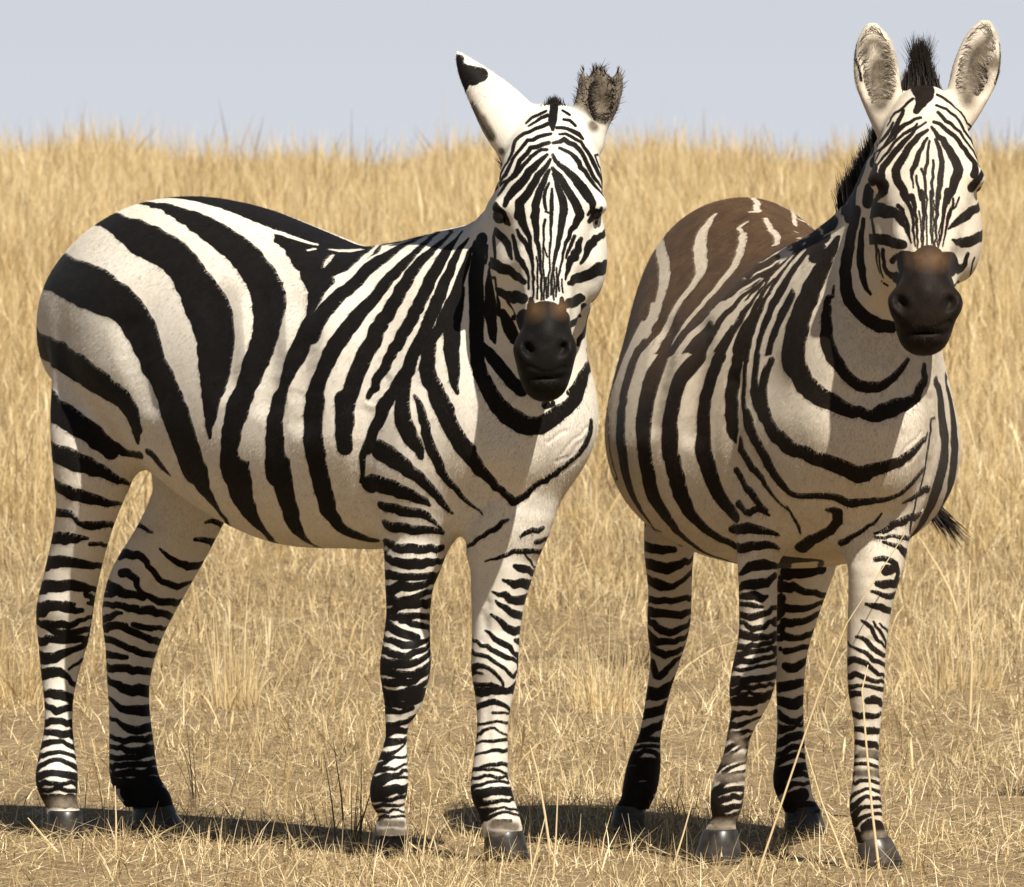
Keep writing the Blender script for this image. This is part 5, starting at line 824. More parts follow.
  ['H','b',0,0,[10029,-1228,11440,27,10050,-1250,11320,27,10058,-1258,11274,27,10090,-1252,11200,27,10107,-1265,11120,27,10119,-1279,11058,27]],
  ['H','b',0,0,[9875,-953,12760,44,9881,-961,12680,43,9885,-967,12640,42,9913,-991,12480,40,9924,-1006,12390,33,9930,-1014,12360,30,9950,-1026,12240,27,9968,-1052,12120,25,9982,-1060,12040,24,9967,-1089,12000,23,9997,-1076,11934,23,9998,-1117,11850,22]],
  ['H','b',0,0,[9995,-747,12760,85,10000,-759,12696,83,9993,-783,12640,81,9996,-789,12607,79,10013,-820,12480,76,10017,-820,12440,72,10017,-860,12360,68,10030,-857,12317,64,10025,-900,12240,60,10028,-900,12200,57,10043,-926,12109,54,10049,-943,12042,51,10046,-973,11960,48,10045,-1009,11912,46,10059,-1020,11840,43,10067,-1020,11800,40,10064,-1060,11720,37,10087,-1060,11638,34,10084,-1087,11600,33,10096,-1100,11520,32,10092,-1143,11442,33,10108,-1137,11398,33,10117,-1155,11330,33,10124,-1167,11280,31,10156,-1192,11120,27]],
  ['H','b',0,0,[10084,-420,12640,96,10080,-475,12600,87,10081,-500,12505,77,10087,-540,12440,70,10085,-580,12400,65,10079,-631,12337,60,10088,-660,12280,56,10091,-700,12200,51,10084,-739,12160,46,10092,-780,12080,42,10091,-820,12040,38,10096,-820,11960,35,10092,-860,11920,33,10103,-860,11880,31,10119,-874,11760,30,10120,-918,11698,29,10125,-941,11641,28,10135,-940,11600,27,10144,-1020,11440,26,10160,-1001,11381,26,10169,-1020,11320,26,10183,-1020,11240,25,10191,-1020,11200,25]],
  ['H','b',1,0,[8750,-1483,12826,100,8820,-1504,12800,100,8860,-1487,12729,104,8860,-1452,12689,110,8900,-1426,12672,115,8860,-1364,12615,116,8940,-1355,12588,108,8940,-1316,12510,81,9020,-1317,12469,47]],
  ['H','b',0,0,[10091,-20,12688,100,10034,-20,12626,84,10046,-100,12600,69,10043,-152,12528,54]],
  ['H','b',0,0,[10162,60,12777,38,10149,20,12758,39,10086,100,12695,40,9994,100,12625,42,9891,178,12561,43,9878,156,12480,44]],
  ['H','b',0,0,[9954,-1072,12120,20,9967,-1089,12000,21,9998,-1117,11850,22,10009,-1131,11760,23,10051,-1142,11598,24,10050,-1173,11520,25,10054,-1183,11481,25,10073,-1191,11400,25,10082,-1202,11346,25,10089,-1221,11276,25,10110,-1226,11200,25,10130,-1254,11080,25]],
  ['H','b',0,0,[9883,-1163,12080,22,9891,-1170,12000,22,9898,-1178,11955,23,9915,-1196,11880,23,9923,-1203,11831,23,9945,-1227,11680,24,9968,-1247,11560,24,10004,-1243,11471,25,10009,-1248,11440,25,10035,-1276,11288,25,10045,-1284,11240,25,10075,-1315,11080,25,10085,-1325,11032,25]],
  ['H','b',0,0,[9805,-1283,11840,22,9842,-1281,11744,23,9860,-1287,11677,23,9860,-1298,11640,24,9904,-1332,11404,25,9900,-1345,11360,25,9936,-1348,11277,25,9926,-1363,11240,25,9948,-1395,11080,25,9979,-1392,11041,25]],
  ['H','b',0,0,[10087,-1101,11556,22,10120,-1080,11460,23,10122,-1085,11440,23,10136,-1100,11360,24,10145,-1100,11320,25,10161,-1122,11223,25,10168,-1142,11161,25,10191,-1137,11077,25,10200,-1160,11020,25]],
  ['H','b',0,0,[10103,-1020,11640,22,10122,-1004,11587,23,10127,-1023,11522,23,10132,-1060,11440,24,10152,-1057,11357,25,10166,-1062,11281,25,10173,-1100,11200,25,10182,-1100,11160,25,10197,-1109,11089,25]],
  ['H','b',0,0,[10161,-940,11428,22,10165,-940,11400,23,10199,-940,11171,25]],
  ['H','b',0,0,[9132,-1317,12233,44,9180,-1328,12160,48,9220,-1334,12120,52,9221,-1323,12040,56,9256,-1324,11960,58,9300,-1334,11920,59,9340,-1331,11840,59,9380,-1336,11800,58,9460,-1354,11760,55,9500,-1355,11680,50,9581,-1361,11643,42,9660,-1378,11480,32,9660,-1382,11440,30,9660,-1390,11360,28,9700,-1400,11296,27,9700,-1405,11240,25]],
  ['H','b',0,0,[9300,-1343,12360,35,9340,-1340,12280,43,9380,-1344,12240,52,9460,-1338,12160,55,9540,-1331,12080,50,9623,-1326,11923,43,9662,-1326,11882,39,9660,-1337,11840,36,9740,-1336,11680,31,9740,-1344,11640,29,9757,-1359,11536,28,9765,-1361,11509,27,9801,-1360,11461,27,9780,-1383,11360,26,9820,-1382,11320,26,9833,-1399,11214,25]],
  ['H','b',1,0,[8280,-1080,12340,81,8515,-1202,12308,81,8660,-1255,12240,81,8780,-1278,12211,81,8860,-1289,12160,81,8900,-1291,12120,82,8980,-1296,12080,79,9020,-1299,12000,74,9020,-1293,11920,67,9100,-1293,11880,52,9140,-1294,11800,33]],
  ['H','b',1,0,[8380,-1219,11720,117,8548,-1284,11680,117,8660,-1308,11680,117,8740,-1314,11640,117,8820,-1312,11640,112,8900,-1295,11600,108,9020,-1273,11600,103,9100,-1261,11560,99,9180,-1259,11480,94,9344,-1313,11443,86,9420,-1334,11400,73,9540,-1370,11360,57]],
  ['H','b',0,0,[8339,-1061,11159,102,8540,-1154,11153,102,8660,-1155,11108,101,8740,-1147,11080,101,8980,-1163,11049,126,9141,-1195,11080,123,9297,-1247,11043,114,9540,-1376,11040,104]],
  ['H','b',0,1,[8696,-1094,10996,57,8657,-1029,10920,57,8685,-997,10863,57,8783,-1026,10802,54,8834,-1044,10760,49,8944,-1089,10680,43]],
  ['H','b',1,0,[8340,-1142,12240,57,8349,-1165,12160,57,8419,-1205,12116,57,8420,-1212,12080,52,8500,-1255,12000,47,8535,-1276,11920,42,8550,-1283,11880,37,8547,-1284,11800,32]],
  ['H','b',0,0,[7867,-849,11600,73,7803,-799,11520,77,7992,-926,11480,81,7837,-801,11369,85,7820,-791,11320,89,7780,-774,11240,93,7780,-770,11200,97,7780,-759,11110,100,7780,-732,10960,103,7740,-730,10920,103,7769,-721,10840,102,7780,-715,10760,100,7780,-714,10720,99]],
  ['H','b',1,0,[8490,-1236,11440,33,8460,-1215,11400,35,8462,-1191,11321,36,8389,-1126,11240,38,8421,-1128,11202,40,8246,-996,11148,41,8083,-838,11063,44,8018,-771,10997,46,7980,-719,10902,49,7940,-697,10840,52,7941,-677,10757,54,7940,-671,10720,57]],
  ['H','b',0,0,[7540,-651,12040,35,7570,-677,11968,37,7580,-698,11880,39,7580,-703,11840,41,7609,-717,11800,43,7540,-700,11720,45]],
  ['H','b',0,0,[10097,-540,12240,39,10102,-580,12160,42,10098,-620,12120,44,10107,-660,12040,46,10111,-700,12000,45,10108,-740,11920,41,10111,-780,11880,35,10122,-780,11830,30]],
  ['H','b',0,0,[10071,-380,12200,51,10079,-405,12160,59,10080,-481,12023,73,10074,-458,11960,77,10100,-580,11880,80,10085,-539,11839,81,10117,-661,11801,81,10122,-671,11720,78,10129,-740,11680,71,10135,-740,11600,62,10153,-820,11520,52,10151,-780,11480,41,10162,-825,11400,28]],
  ['H','b',1,0,[9523,683,12313,67,9721,481,12265,67,9843,287,12240,67,9882,206,12200,67,9922,86,12191,80,9936,60,12120,93,9960,-79,12072,96,9977,-140,12040,88,9981,-180,11960,77,9975,-180,11920,65,9986,-260,11840,55,10002,-316,11800,44,10009,-377,11718,33]],
  ['H','b',1,0,[9687,568,11640,137,9761,481,11654,136,9849,337,11600,136,9902,220,11600,136,9932,100,11600,136,9930,60,11560,131,9932,-20,11560,126,9918,-60,11509,120,9909,-140,11480,117,9922,-272,11449,114,9969,-385,11440,108,10055,-540,11400,94,10072,-583,11356,71,10130,-700,11320,47]],
  ['H','b',0,0,[9781,-100,11040,73,9806,-179,11040,101,9845,-309,11000,119,9965,-513,10960,112,10162,-757,10960,93,10203,-833,10920,73]],
  ['H','b',1,0,[9715,-57,10917,51,9621,21,10839,45,9517,78,10782,40]],
  ['H','b',0,0,[8804,652,10680,35]],
  ['H','b',1,0,[9451,570,11088,30,9460,530,11050,32,9493,453,11010,34,9487,409,10975,36]],
  ['H','b',0,1,[8478,1198,10870,39,8419,1219,10763,42,8533,1101,10724,47,8458,1138,10644,51,8400,1160,10580,51]],
  ['H','b',0,0,[7780,-713,10680,92,7780,-711,10600,72,7820,-696,10520,62,7820,-695,10440,53,7820,-695,10400,44,7820,-694,10320,36,7848,-682,10280,30,7839,-680,10187,24]],
  ['H','b',1,0,[8783,-1026,10802,51,8724,-957,10746,53,8220,-540,10640,56]],
  ['H','b',0,1,[8962,-1079,10584,59,9180,-1176,10560,66,9656,-1493,10564,76]],
  ['H','b',0,0,[8020,-656,10760,76,8027,-635,10680,91,8060,-616,10640,106,8078,-599,10560,121,8100,-583,10520,131,8123,-562,10440,136,8136,-550,10402,133,8166,-524,10320,123,8184,-509,10280,108,8181,-507,10200,85]],
  ['H','b',0,1,[9725,-1758,10174,60]],
  ['H','b',1,1,[9648,-71,10720,35,9725,-193,10640,40,9762,-276,10574,44]],
  ['H','b',1,1,[9567,-34,10651,73,9762,-276,10574,73,9853,-421,10560,73,9933,-537,10521,73,10309,-900,10480,73]],
  ['H','b',1,0,[8530,1130,10800,51,8419,1219,10763,51,8522,1082,10655,57,8458,1138,10644,63,8355,1196,10560,67,8365,1165,10480,69,8427,1063,10320,70,8488,972,10280,68,8552,857,10238,62,8584,780,10200,54,8578,780,10120,44]],
  ['H','b',0,1,[10514,-890,10120,35]],
  ['H','b',1,0,[9741,-1524,10597,234,9860,-1545,10600,233,9980,-1534,10600,233,10043,-1521,10583,233,10100,-1488,10598,233,10141,-1461,10601,233,10205,-1405,10600,233,10243,-1364,10588,233,10295,-1260,10600,233,10320,-1200,10580,233,10324,-1137,10601,233]],
  ['H','b',0,0,[10252,-1420,10478,533]],
  ['H','b',0,0,[10308,-1420,10361,596]],
  ['H','b',0,0,[10353,-1470,10120,690]],
  ['H','b',0,0,[10360,-1480,9920,725]],
  ['H','b',0,0,[10331,-1461,9642,643]],
  ['H','b',0,0,[10278,-1398,9431,454]],
  ['H','b',0,0,[9802,-1440,11021,54,9820,-1451,10960,72,9860,-1458,10920,90,9916,-1479,10818,110,9940,-1492,10760,132,9980,-1495,10720,155]],
  ['H','b',0,0,[10222,-980,11040,54,10225,-940,11000,68,10239,-969,10935,82,10255,-1020,10880,97,10264,-1020,10840,113,10285,-1060,10758,133,10294,-1100,10720,155]],
  ['H','n',0,0,[9940,-1468,10840,303]],
  ['H','n',0,0,[10255,-1020,10880,289]],
  ['H','b',1,0,[7223,-1188,15642,118,7218,-1174,15601,118,7341,-1204,15558,118,7383,-1194,15520,118,7418,-1192,15478,146,7502,-1169,15399,176,7550,-1156,15368,202,7605,-1124,15360,210,7647,-1086,15360,197,7703,-1024,15364,174,7741,-982,15362,152]],
  ['H','b',0,1,[7460,-1193,15320,118,7500,-1190,15240,110,7500,-1184,15200,102,7500,-1174,15120,94]],
  ['H','g',1,0,[7622,-1110,14762,97,7700,-1122,14692,99,7740,-1119,14663,101,7780,-1109,14600,102,7820,-1108,14560,104,7900,-1104,14520,106,7940,-1088,14440,108,7980,-1078,14398,109,8020,-1066,14320,111,8020,-1057,14280,113,8082,-1041,14257,115,8100,-1018,14160,116]],
  ['H','g',0,0,[8300,-904,13880,78]],
  ['E','g',1,0,[9122,917,15424,544,9134,901,15320,547,9102,938,14880,535,9124,915,14640,447]],
  ['E','g',0,0,[9005,706,15160,194,9049,784,15280,222,9118,883,15360,247,9168,980,15356,246,9216,1100,15274,225,9255,1140,15200,213,9274,1140,15080,217,9289,1140,14920,226,9293,1100,14800,234,9290,1100,14680,237,9192,927,14529,231,9101,820,14560,203,9055,740,14640,174,9040,641,14741,176,9008,700,14880,192,9001,661,14998,209]],
  ['E','g',0,0,[9321,552,14383,175]],
  ['E','b',0,0,[9154,965,15080,87,9123,957,14960,84,9122,958,14880,80,9128,952,14760,77]],
  ['E','b',1,0,[8901,664,15282,38,8943,566,15001,38]],
  ['E','b',1,0,[9042,798,15424,61,9084,834,15360,68,9131,908,15240,76]],
  ['E','b',0,0,[9223,1142,15271,58]],
  ['T','c',0,0,[5540,-1986,8720,135,5405,-2002,8167,152,5300,-1972,7800,157,5260,-1940,7640,157,5218,-1911,7523,157,5165,-1801,7218,154,5100,-1741,7080,153,5100,-1683,6974,151,5060,-1594,6830,148,5100,-1550,6757,145,5020,-1444,6615,139,5060,-1368,6487,133,5101,-1327,6400,126,5220,-1323,6283,120]],
  ['T','c',0,0,[5625,-1955,9000,82,5660,-1939,9120,78,5830,-1877,9280,70,5903,-1845,9400,65]],
  ['T','c',0,1,[-700,-2682,8294,80,-460,-2669,8120,81,-352,-2639,7983,82,-284,-2601,7858,82,-140,-2605,7808,81,-20,-2443,7455,78,-20,-2349,7315,77,100,-2314,7228,77,260,-2208,7051,75,380,-2187,6994,74,700,-1895,6648,64,698,-1783,6567,61]],
  ['T','m',0,0,[6220,-1748,8640,388,6253,-1725,8520,388,6236,-1718,8400,388,6220,-1704,8240,388,6227,-1633,7880,388,6220,-1620,7800,388,6196,-1598,7668,388]],
  ['T','m',0,0,[4462,-2088,10363,588,4523,-2121,10222,587,4540,-2147,10120,587,4580,-2178,9960,587,4660,-2226,9600,587,4684,-2241,9440,587,4660,-2263,9320,587,4700,-2262,9200,587,4696,-2274,9038,587,4715,-2278,8560,587,4707,-2275,8400,587]],
  ['T','c',0,0,[7586,-225,6760,70,7649,-170,6840,71,7725,-87,6960,71,7836,6,7120,69,7918,83,7223,66,7973,138,7278,63,8069,178,7401,59,8124,228,7454,56]],
  ['T','c',1,0,[6407,-316,6232,129,6621,-445,6362,120,6740,-497,6480,111,6820,-521,6575,102,6940,-545,6720,95,7085,-521,6800,88,7180,-503,6880,82,7300,-464,7000,76,7379,-431,7076,70]],
  ['T','c',0,0,[8514,420,7993,30,8555,500,8074,29,8597,540,8191,28,8617,780,8320,28,8601,1003,8532,29]],
  ['T','c',0,0,[8432,377,7842,33,8523,740,8014,29,8578,740,8160,29,8573,900,8240,29,8560,1000,8300,29]],
  ['T','c',0,0,[8311,620,7632,31,8380,780,7760,31,8394,900,7830,31,8432,942,7920,31]],
  ['T','c',0,0,[8526,100,8241,32,8584,220,8320,32,8619,300,8400,32,8653,420,8480,32]],
  ['T','m',0,0,[7862,-551,7878,350,7860,-500,7800,350,7897,-410,7722,350,7898,-338,7642,350]],
  ['T','c',0,0,[1110,-2319,10898,256,1420,-2484,10509,255,1470,-2519,10418,255,1542,-2567,10283,255,1660,-2616,10120,255,1700,-2643,10028,255,1780,-2683,9871,255,1820,-2709,9760,255,1900,-2739,9600,255,1940,-2752,9520,254,2020,-2773,9360,254]],
  ['T','c',0,0,[2380,-2129,10912,236,2460,-2204,10786,236,2540,-2244,10706,236,2662,-2330,10524,236,2820,-2423,10280,236,2860,-2465,10160,236,2940,-2510,10000,236,2980,-2541,9880,236,3060,-2563,9752,235,3100,-2592,9600,235,3100,-2608,9520,235,3140,-2629,9360,235,3189,-2638,9240,235,3220,-2657,9000,235]],
  ['T','c',0,0,[3660,-2078,10736,216,3740,-2137,10600,216,3780,-2198,10455,216,3898,-2232,10317,216,4018,-2324,9959,216,4059,-2355,9799,216,4060,-2380,9680,216,4140,-2389,9520,215,4144,-2406,9403,215,4180,-2417,9240,215,4180,-2425,9160,215,4185,-2436,9000,215,4220,-2432,8880,215,4225,-2436,8720,215,4227,-2436,8600,215]],
  ['T','m',0,0,[-2540,-2419,10880,600,-2500,-2460,10720,600,-2460,-2487,10600,599,-2500,-2502,10480,600,-2460,-2528,10320,599,-2460,-2549,10080,599,-2500,-2550,9920,599,-2500,-2552,9800,599,-2540,-2544,9680,600]],
  ['T','m',0,0,[-3376,-2415,8283,300,-3351,-2446,8120,300,-3349,-2486,7880,300,-3380,-2508,7640,300,-3380,-2505,7480,300,-3433,-2483,7240,300]],
  ['T','c',0,0,[-1260,-2643,10276,230,-1140,-2670,10160,227,-900,-2732,9800,216,-820,-2752,9640,212,-580,-2787,9280,202,-540,-2792,9160,198,-380,-2803,8920,191]],
  ['L0','c',0,0,[5636,-1157,5080,78,5629,-1149,4840,71,5648,-1130,4680,68,5700,-1100,4320,58]],
  ['L0','c',0,0,[5388,-1317,3320,78,5334,-1208,2720,78,5311,-1194,2560,78,5332,-1174,2320,78]],
  ['L0','c',0,0,[5368,-1136,2240,49,5368,-1182,2078,49,5401,-1162,1960,49,5412,-1180,1840,49,5423,-1220,1680,49,5442,-1209,1560,49]],
  ['L0','m',0,0,[5812,-1171,5960,234,5785,-1143,5720,229,5746,-1146,5600,226,5724,-1124,5449,223,5690,-1094,5080,215]],
  ['L0','m',0,0,[5691,-1175,3920,215]],
  ['L0','m',0,0,[5368,-1370,1360,137]],
  ['L1','c',0,0,[6995,-198,5080,78,6921,-200,4694,68,6890,-204,4320,58]],
  ['L1','c',0,0,[6900,-137,3360,68,6877,-118,3200,68,6863,-90,2960,68,6845,-83,2800,68,6860,-61,2560,68,6863,-67,2400,68,6898,-59,2160,68]],
  ['L1','m',0,0,[7328,-12,5680,232,7277,5,5430,226,7243,-4,5280,223,7232,23,5158,219,7171,-17,4920,213]],
  ['L1','m',0,0,[7086,-49,3840,215]],
  ['L1','m',0,0,[6889,-166,1320,137]],
  ['L2','c',0,0,[-4270,-1740,4000,81,-4319,-1724,3818,79,-4393,-1700,3563,77,-4437,-1662,3399,76,-4470,-1660,3280,75,-4488,-1700,3120,74,-4503,-1660,3000,73,-4479,-1753,2880,71,-4486,-1696,2720,70,-4441,-1812,2412,68,-4436,-1778,2319,66,-4405,-1822,2157,65,-4303,-1940,1760,60]],
  ['L2','m',0,0,[-3286,-2234,6833,259,-3740,-2060,5800,260]],
  ['L2','m',0,0,[-4326,-2196,4600,222]],
  ['L2','m',0,0,[-4276,-2323,1160,141]],
  ['L3','c',0,0,[-5394,780,3851,82,-5489,823,3603,82,-5539,820,3440,82,-5580,860,3160,83,-5597,829,3000,83,-5564,772,2600,81,-5545,740,2440,80,-5510,780,2320,77,-5480,761,2138,74,-5467,740,2040,71,-5438,752,1920,67,-5367,741,1599,61]],
  ['L3','c',0,0,[-4487,850,5520,146,-4789,780,5041,125,-4920,760,4820,115,-5006,731,4680,110]],
  ['L3','m',0,0,[-4078,918,6336,273,-4150,907,6200,268,-4199,879,6139,263,-4285,846,5992,258,-4325,847,5880,253,-4540,779,5519,237]],
  ['L3','m',0,0,[-5509,316,4680,204]],
  ['L3','m',0,0,[-5423,431,920,143]],
  ['H','c',0,0,[9525,-1322,12240,67,9530,-1323,12200,68,9566,-1321,12105,68,9580,-1330,12040,68,9580,-1335,11960,68,9580,-1340,11880,68,9620,-1350,11800,68,9620,-1354,11720,68,9660,-1358,11646,68,9660,-1366,11600,68,9660,-1376,11520,67,9700,-1381,11440,66,9700,-1385,11400,65,9740,-1395,11320,64,9740,-1401,11272,63,9740,-1411,11200,62,9780,-1422,11120,60,9779,-1437,11036,59,9802,-1440,11021,58]],
  ['H','c',0,0,[10086,-580,12320,67,10098,-580,12240,68,10100,-620,12160,68,10098,-620,12120,68,10110,-620,11960,68,10109,-620,11920,68,10121,-712,11825,68,10117,-661,11801,68,10123,-696,11642,68,10126,-700,11600,68,10132,-700,11440,66,10160,-800,11379,65,10162,-792,11320,64,10164,-786,11280,63,10168,-781,11120,60,10204,-867,11040,59,10200,-839,10985,58]],
  ['H','c',0,0,[10075,-1678,9745,38,10131,-1646,9720,38,10221,-1572,9641,38,10260,-1540,9640,38,10289,-1490,9610,38,10337,-1416,9602,38,10380,-1380,9640,38,10403,-1329,9640,38,10423,-1300,9680,38,10450,-1220,9720,38,10459,-1140,9720,38]],
  ['H','m',0,0,[9124,-1280,11703,193]],
  ['H','m',0,0,[9952,-100,11720,193]],
  ['H','m',0,0,[10295,-1383,10443,154]],
  ['T','w',0,0,[-4000,-350,12800,30,-2500,-550,12900,50,-800,-650,12680,50,800,-650,12250,50,2000,-500,12000,30]],
 ],
 'hooves': [
  [[0.4798,-0.0852,0.0629],[0.4785,-0.0867,-0.004],0.0306,0.0306,0.0432,0.0432],
  [[0.6818,0.0349,0.062],[0.6867,0.041,-0.004],0.0376,0.0376,0.046,0.046],
  [[-0.4215,-0.2064,0.0566],[-0.4222,-0.2072,-0.004],0.0336,0.0336,0.0414,0.0414],
  [[-0.5311,0.1015,0.054],[-0.5252,0.1086,-0.004],0.0404,0.0404,0.0563,0.0563],
 ],
 'eyes': [[0.8802, -0.1363, 1.2628, 0.015], [0.9954, 0.0042, 1.2686, 0.015]],
 'bfill': [],
 'shag': [[[0.8988, 0.1024, 1.507], [0.05, 0.05, 0.06], 700]],
 'gfill': [[0.8975, 0.1009, 1.5031], [0.085, 0.085, 0.095]],
 'fills': [],
 'mane': [1500, 0.72, 1.0, [-0.75, 0, 0.65], 0.045],
 'forelock': [[0.8747, -0.0215, 1.4543], [0.8981, 0.007, 1.4543], 1100, 0.05, 0.16, [0.8755, 0.003, 1.5223]],
 'tail': [[-0.64, 0, 1.08], [-0.7, 0.02, 0.95], [-0.7, 0.02, 0.8], [-0.68, 0.0, 0.7], [-0.67, -0.01, 0.64]],
 'ears': [[[0.913, 0.0803, 1.4369], [0.9038, 0.1007, 1.5381], 320, [0.7732, -0.6342, 0.0], 0.3]],
 'head': [0.9221, -0.0506, 1.2259, 0.3],
},
2: {
 'prims': [
  ['+','L',0.06,[[-0.67,1.06,0.98,0.03,0.5,0.0,2.15],[-0.63,1.16,0.86,0.12,0.5,0.0,2.15],[-0.54,1.24,0.76,0.18,0.5,-0.005,2.15],[-0.42,1.288,0.7,0.222,0.5,-0.01,2.15],[-0.28,1.29,0.64,0.27,0.42,-0.02,1.8],[-0.1,1.26,0.585,0.325,0.38,-0.03,1.5],[0.08,1.235,0.565,0.345,0.36,-0.03,1.4],[0.24,1.215,0.57,0.315,0.38,-0.025,1.5],[0.4,1.22,0.59,0.235,0.42,-0.01,2.15],[0.54,1.225,0.62,0.17,0.45,0.0,2.15],[0.64,1.17,0.68,0.14,0.45,0.0,2.15],[0.71,1.05,0.76,0.1,0.45,0.0,2.15],[0.74,0.97,0.84,0.04,0.5,0.0,2.15]]],
  ['+','T',0.07,[[0.3575,0.0019,0.9011,0.16,0.2],[0.4837,0.0204,1.0401,0.135,0.19],[0.6009,0.0444,1.1774,0.1,0.165],[0.6965,0.0632,1.3133,0.085,0.13],[0.7622,0.085,1.4288,0.07,0.09]],[0.199,0.98,0.0],3],
  ['+','E',0.07,[0.4756,-0.0197,0.8261],[0.17,0.15,0.165],[[0.199,0.98,0.0],[-0.98,0.199,0.0],[0.0,0.0,1.0]]],
  ['+','T',0.045,[[0.324,-0.0626,0.9398,0.0862,0.0689],[0.3972,-0.1045,0.844,0.081,0.0648],[0.4313,-0.1372,0.7477,0.0662,0.0596],[0.4278,-0.1544,0.6698,0.0487,0.0487],[0.4263,-0.162,0.6016,0.0409,0.0409],[0.4263,-0.162,0.514,0.037,0.037],[0.4261,-0.163,0.4361,0.038,0.038],[0.4249,-0.1687,0.3777,0.0438,0.0438],[0.4234,-0.1764,0.3348,0.0419,0.0419],[0.422,-0.183,0.2998,0.0312,0.0312],[0.4189,-0.1983,0.2511,0.0234,0.0234],[0.4172,-0.2069,0.2024,0.0243,0.0243],[0.415,-0.2174,0.1576,0.0312,0.0312],[0.4141,-0.2222,0.1187,0.0321,0.0321],[0.4131,-0.2269,0.0856,0.0234,0.0234],[0.4114,-0.2355,0.0505,0.0341,0.0341]],[0.199,0.98,0.0],3],
  ['+','T',0.04,[[0.4533,0.0716,0.903,0.0936,0.0655],[0.5123,0.0606,0.8072,0.0884,0.0619],[0.551,0.0503,0.7113,0.0757,0.0567],[0.5697,0.0419,0.6247,0.0601,0.0511],[0.5882,0.0325,0.5732,0.0513,0.0513],[0.5865,0.024,0.5093,0.0426,0.0426],[0.5852,0.0173,0.4221,0.0378,0.0378],[0.585,0.0164,0.3447,0.0349,0.0349],[0.5853,0.0183,0.2866,0.0271,0.0271],[0.5852,0.0173,0.2285,0.0242,0.0242],[0.585,0.0164,0.1607,0.0271,0.0271],[0.5848,0.0154,0.122,0.0319,0.0319],[0.5857,0.0202,0.0833,0.029,0.029],[0.588,0.0316,0.0445,0.031,0.031]],[0.199,0.98,0.0],3],
  ['+','T',0.035,[[-0.4586,-0.0978,0.883,0.0963,0.077],[-0.4926,-0.1142,0.7402,0.0792,0.0713],[-0.5245,-0.1207,0.6377,0.062,0.0558],[-0.5463,-0.1274,0.576,0.0509,0.0509],[-0.585,-0.1169,0.493,0.0448,0.0448],[-0.6051,-0.1156,0.4208,0.0439,0.0439],[-0.6163,-0.1205,0.3489,0.0306,0.0306],[-0.6194,-0.1355,0.2775,0.0235,0.0235],[-0.6126,-0.1526,0.1964,0.0224,0.0224],[-0.6149,-0.1636,0.1393,0.0337,0.0337],[-0.6067,-0.1737,0.095,0.0357,0.0357],[-0.5992,-0.1868,0.0589,0.0306,0.0306],[-0.6016,-0.1988,0.0344,0.0326,0.0326]],[0.199,0.98,0.0],3],
  ['+','T',0.035,[[-0.3118,0.123,0.8248,0.0908,0.0727],[-0.3621,0.1264,0.6819,0.0789,0.071],[-0.3929,0.1252,0.5797,0.0668,0.0668],[-0.4147,0.1188,0.508,0.0537,0.0537],[-0.4362,0.1133,0.4463,0.0436,0.0436],[-0.4479,0.1056,0.3749,0.0335,0.0335],[-0.4583,0.1049,0.2932,0.0284,0.0284],[-0.4483,0.1036,0.2226,0.0274,0.0274],[-0.4386,0.1014,0.1521,0.0315,0.0315],[-0.4284,0.1012,0.106,0.0375,0.0375],[-0.4157,0.1138,0.062,0.0324,0.0324],[-0.4138,0.1228,0.0397,0.0375,0.0375]],[0.199,0.98,0.0],3],
  ['+','T',0.04,[[0.8026,0.0831,1.4595,0.053,0.055],[0.8366,0.0748,1.4057,0.085,0.072],[0.8755,0.0654,1.3484,0.101,0.078],[0.9193,0.0548,1.2856,0.08,0.068],[0.9578,0.0435,1.2287,0.06,0.056],[0.9967,0.034,1.1777,0.046,0.05],[1.0259,0.027,1.1363,0.047,0.05],[1.0405,0.0234,1.0948,0.06,0.052],[1.0401,0.0216,1.0568,0.05,0.046],[1.0352,0.0227,1.034,0.038,0.03]],[0.199,0.98,0.0],3],
  ['+','T',0.03,[[0.8026,0.0831,1.352,0.085,0.07],[0.8318,0.076,1.2717,0.094,0.085],[0.8707,0.0666,1.2088,0.083,0.085],[0.9286,0.0505,1.1522,0.062,0.065],[0.987,0.0364,1.0959,0.055,0.05],[1.0061,0.0298,1.0487,0.048,0.04],[1.0061,0.0298,1.0259,0.033,0.022]],[0.199,0.98,0.0],3],
  ['+','E',0.04,[0.8371,0.0019,1.2182],[0.035,0.07,0.075],[[0.199,0.98,0.0],[-0.9362,0.1901,0.2955],[0.2896,-0.0588,0.9553]]],
  ['+','E',0.04,[0.8649,0.1388,1.2182],[0.035,0.07,0.075],[[0.199,0.98,0.0],[-0.9362,0.1901,0.2955],[0.2896,-0.0588,0.9553]]],
  ['+','E',0.028,[0.8887,-0.0203,1.3389],[0.03,0.028,0.013],[[0.1928,0.9495,0.2474],[-0.98,0.199,0.0],[-0.0492,-0.2425,0.9689]]],
  ['+','E',0.028,[0.921,0.1387,1.3408],[0.03,0.028,0.013],[[0.1928,0.9495,-0.2474],[-0.98,0.199,0.0],[0.0492,0.2425,0.9689]]],
  ['+','E',0.02,[1.0411,-0.0235,1.1006],[0.026,0.03,0.025],[[0.199,0.98,0.0],[-0.9362,0.1901,0.2955],[0.2896,-0.0588,0.9553]]],
  ['+','E',0.02,[1.0592,0.0656,1.1006],[0.026,0.03,0.025],[[0.199,0.98,0.0],[-0.9362,0.1901,0.2955],[0.2896,-0.0588,0.9553]]],
  ['-','E',0.008,[1.0801,-0.0328,1.0993],[0.013,0.03,0.02],[[0.1746,0.86,0.4794],[-0.9644,0.0513,0.2593],[0.1985,-0.5077,0.8384]]],
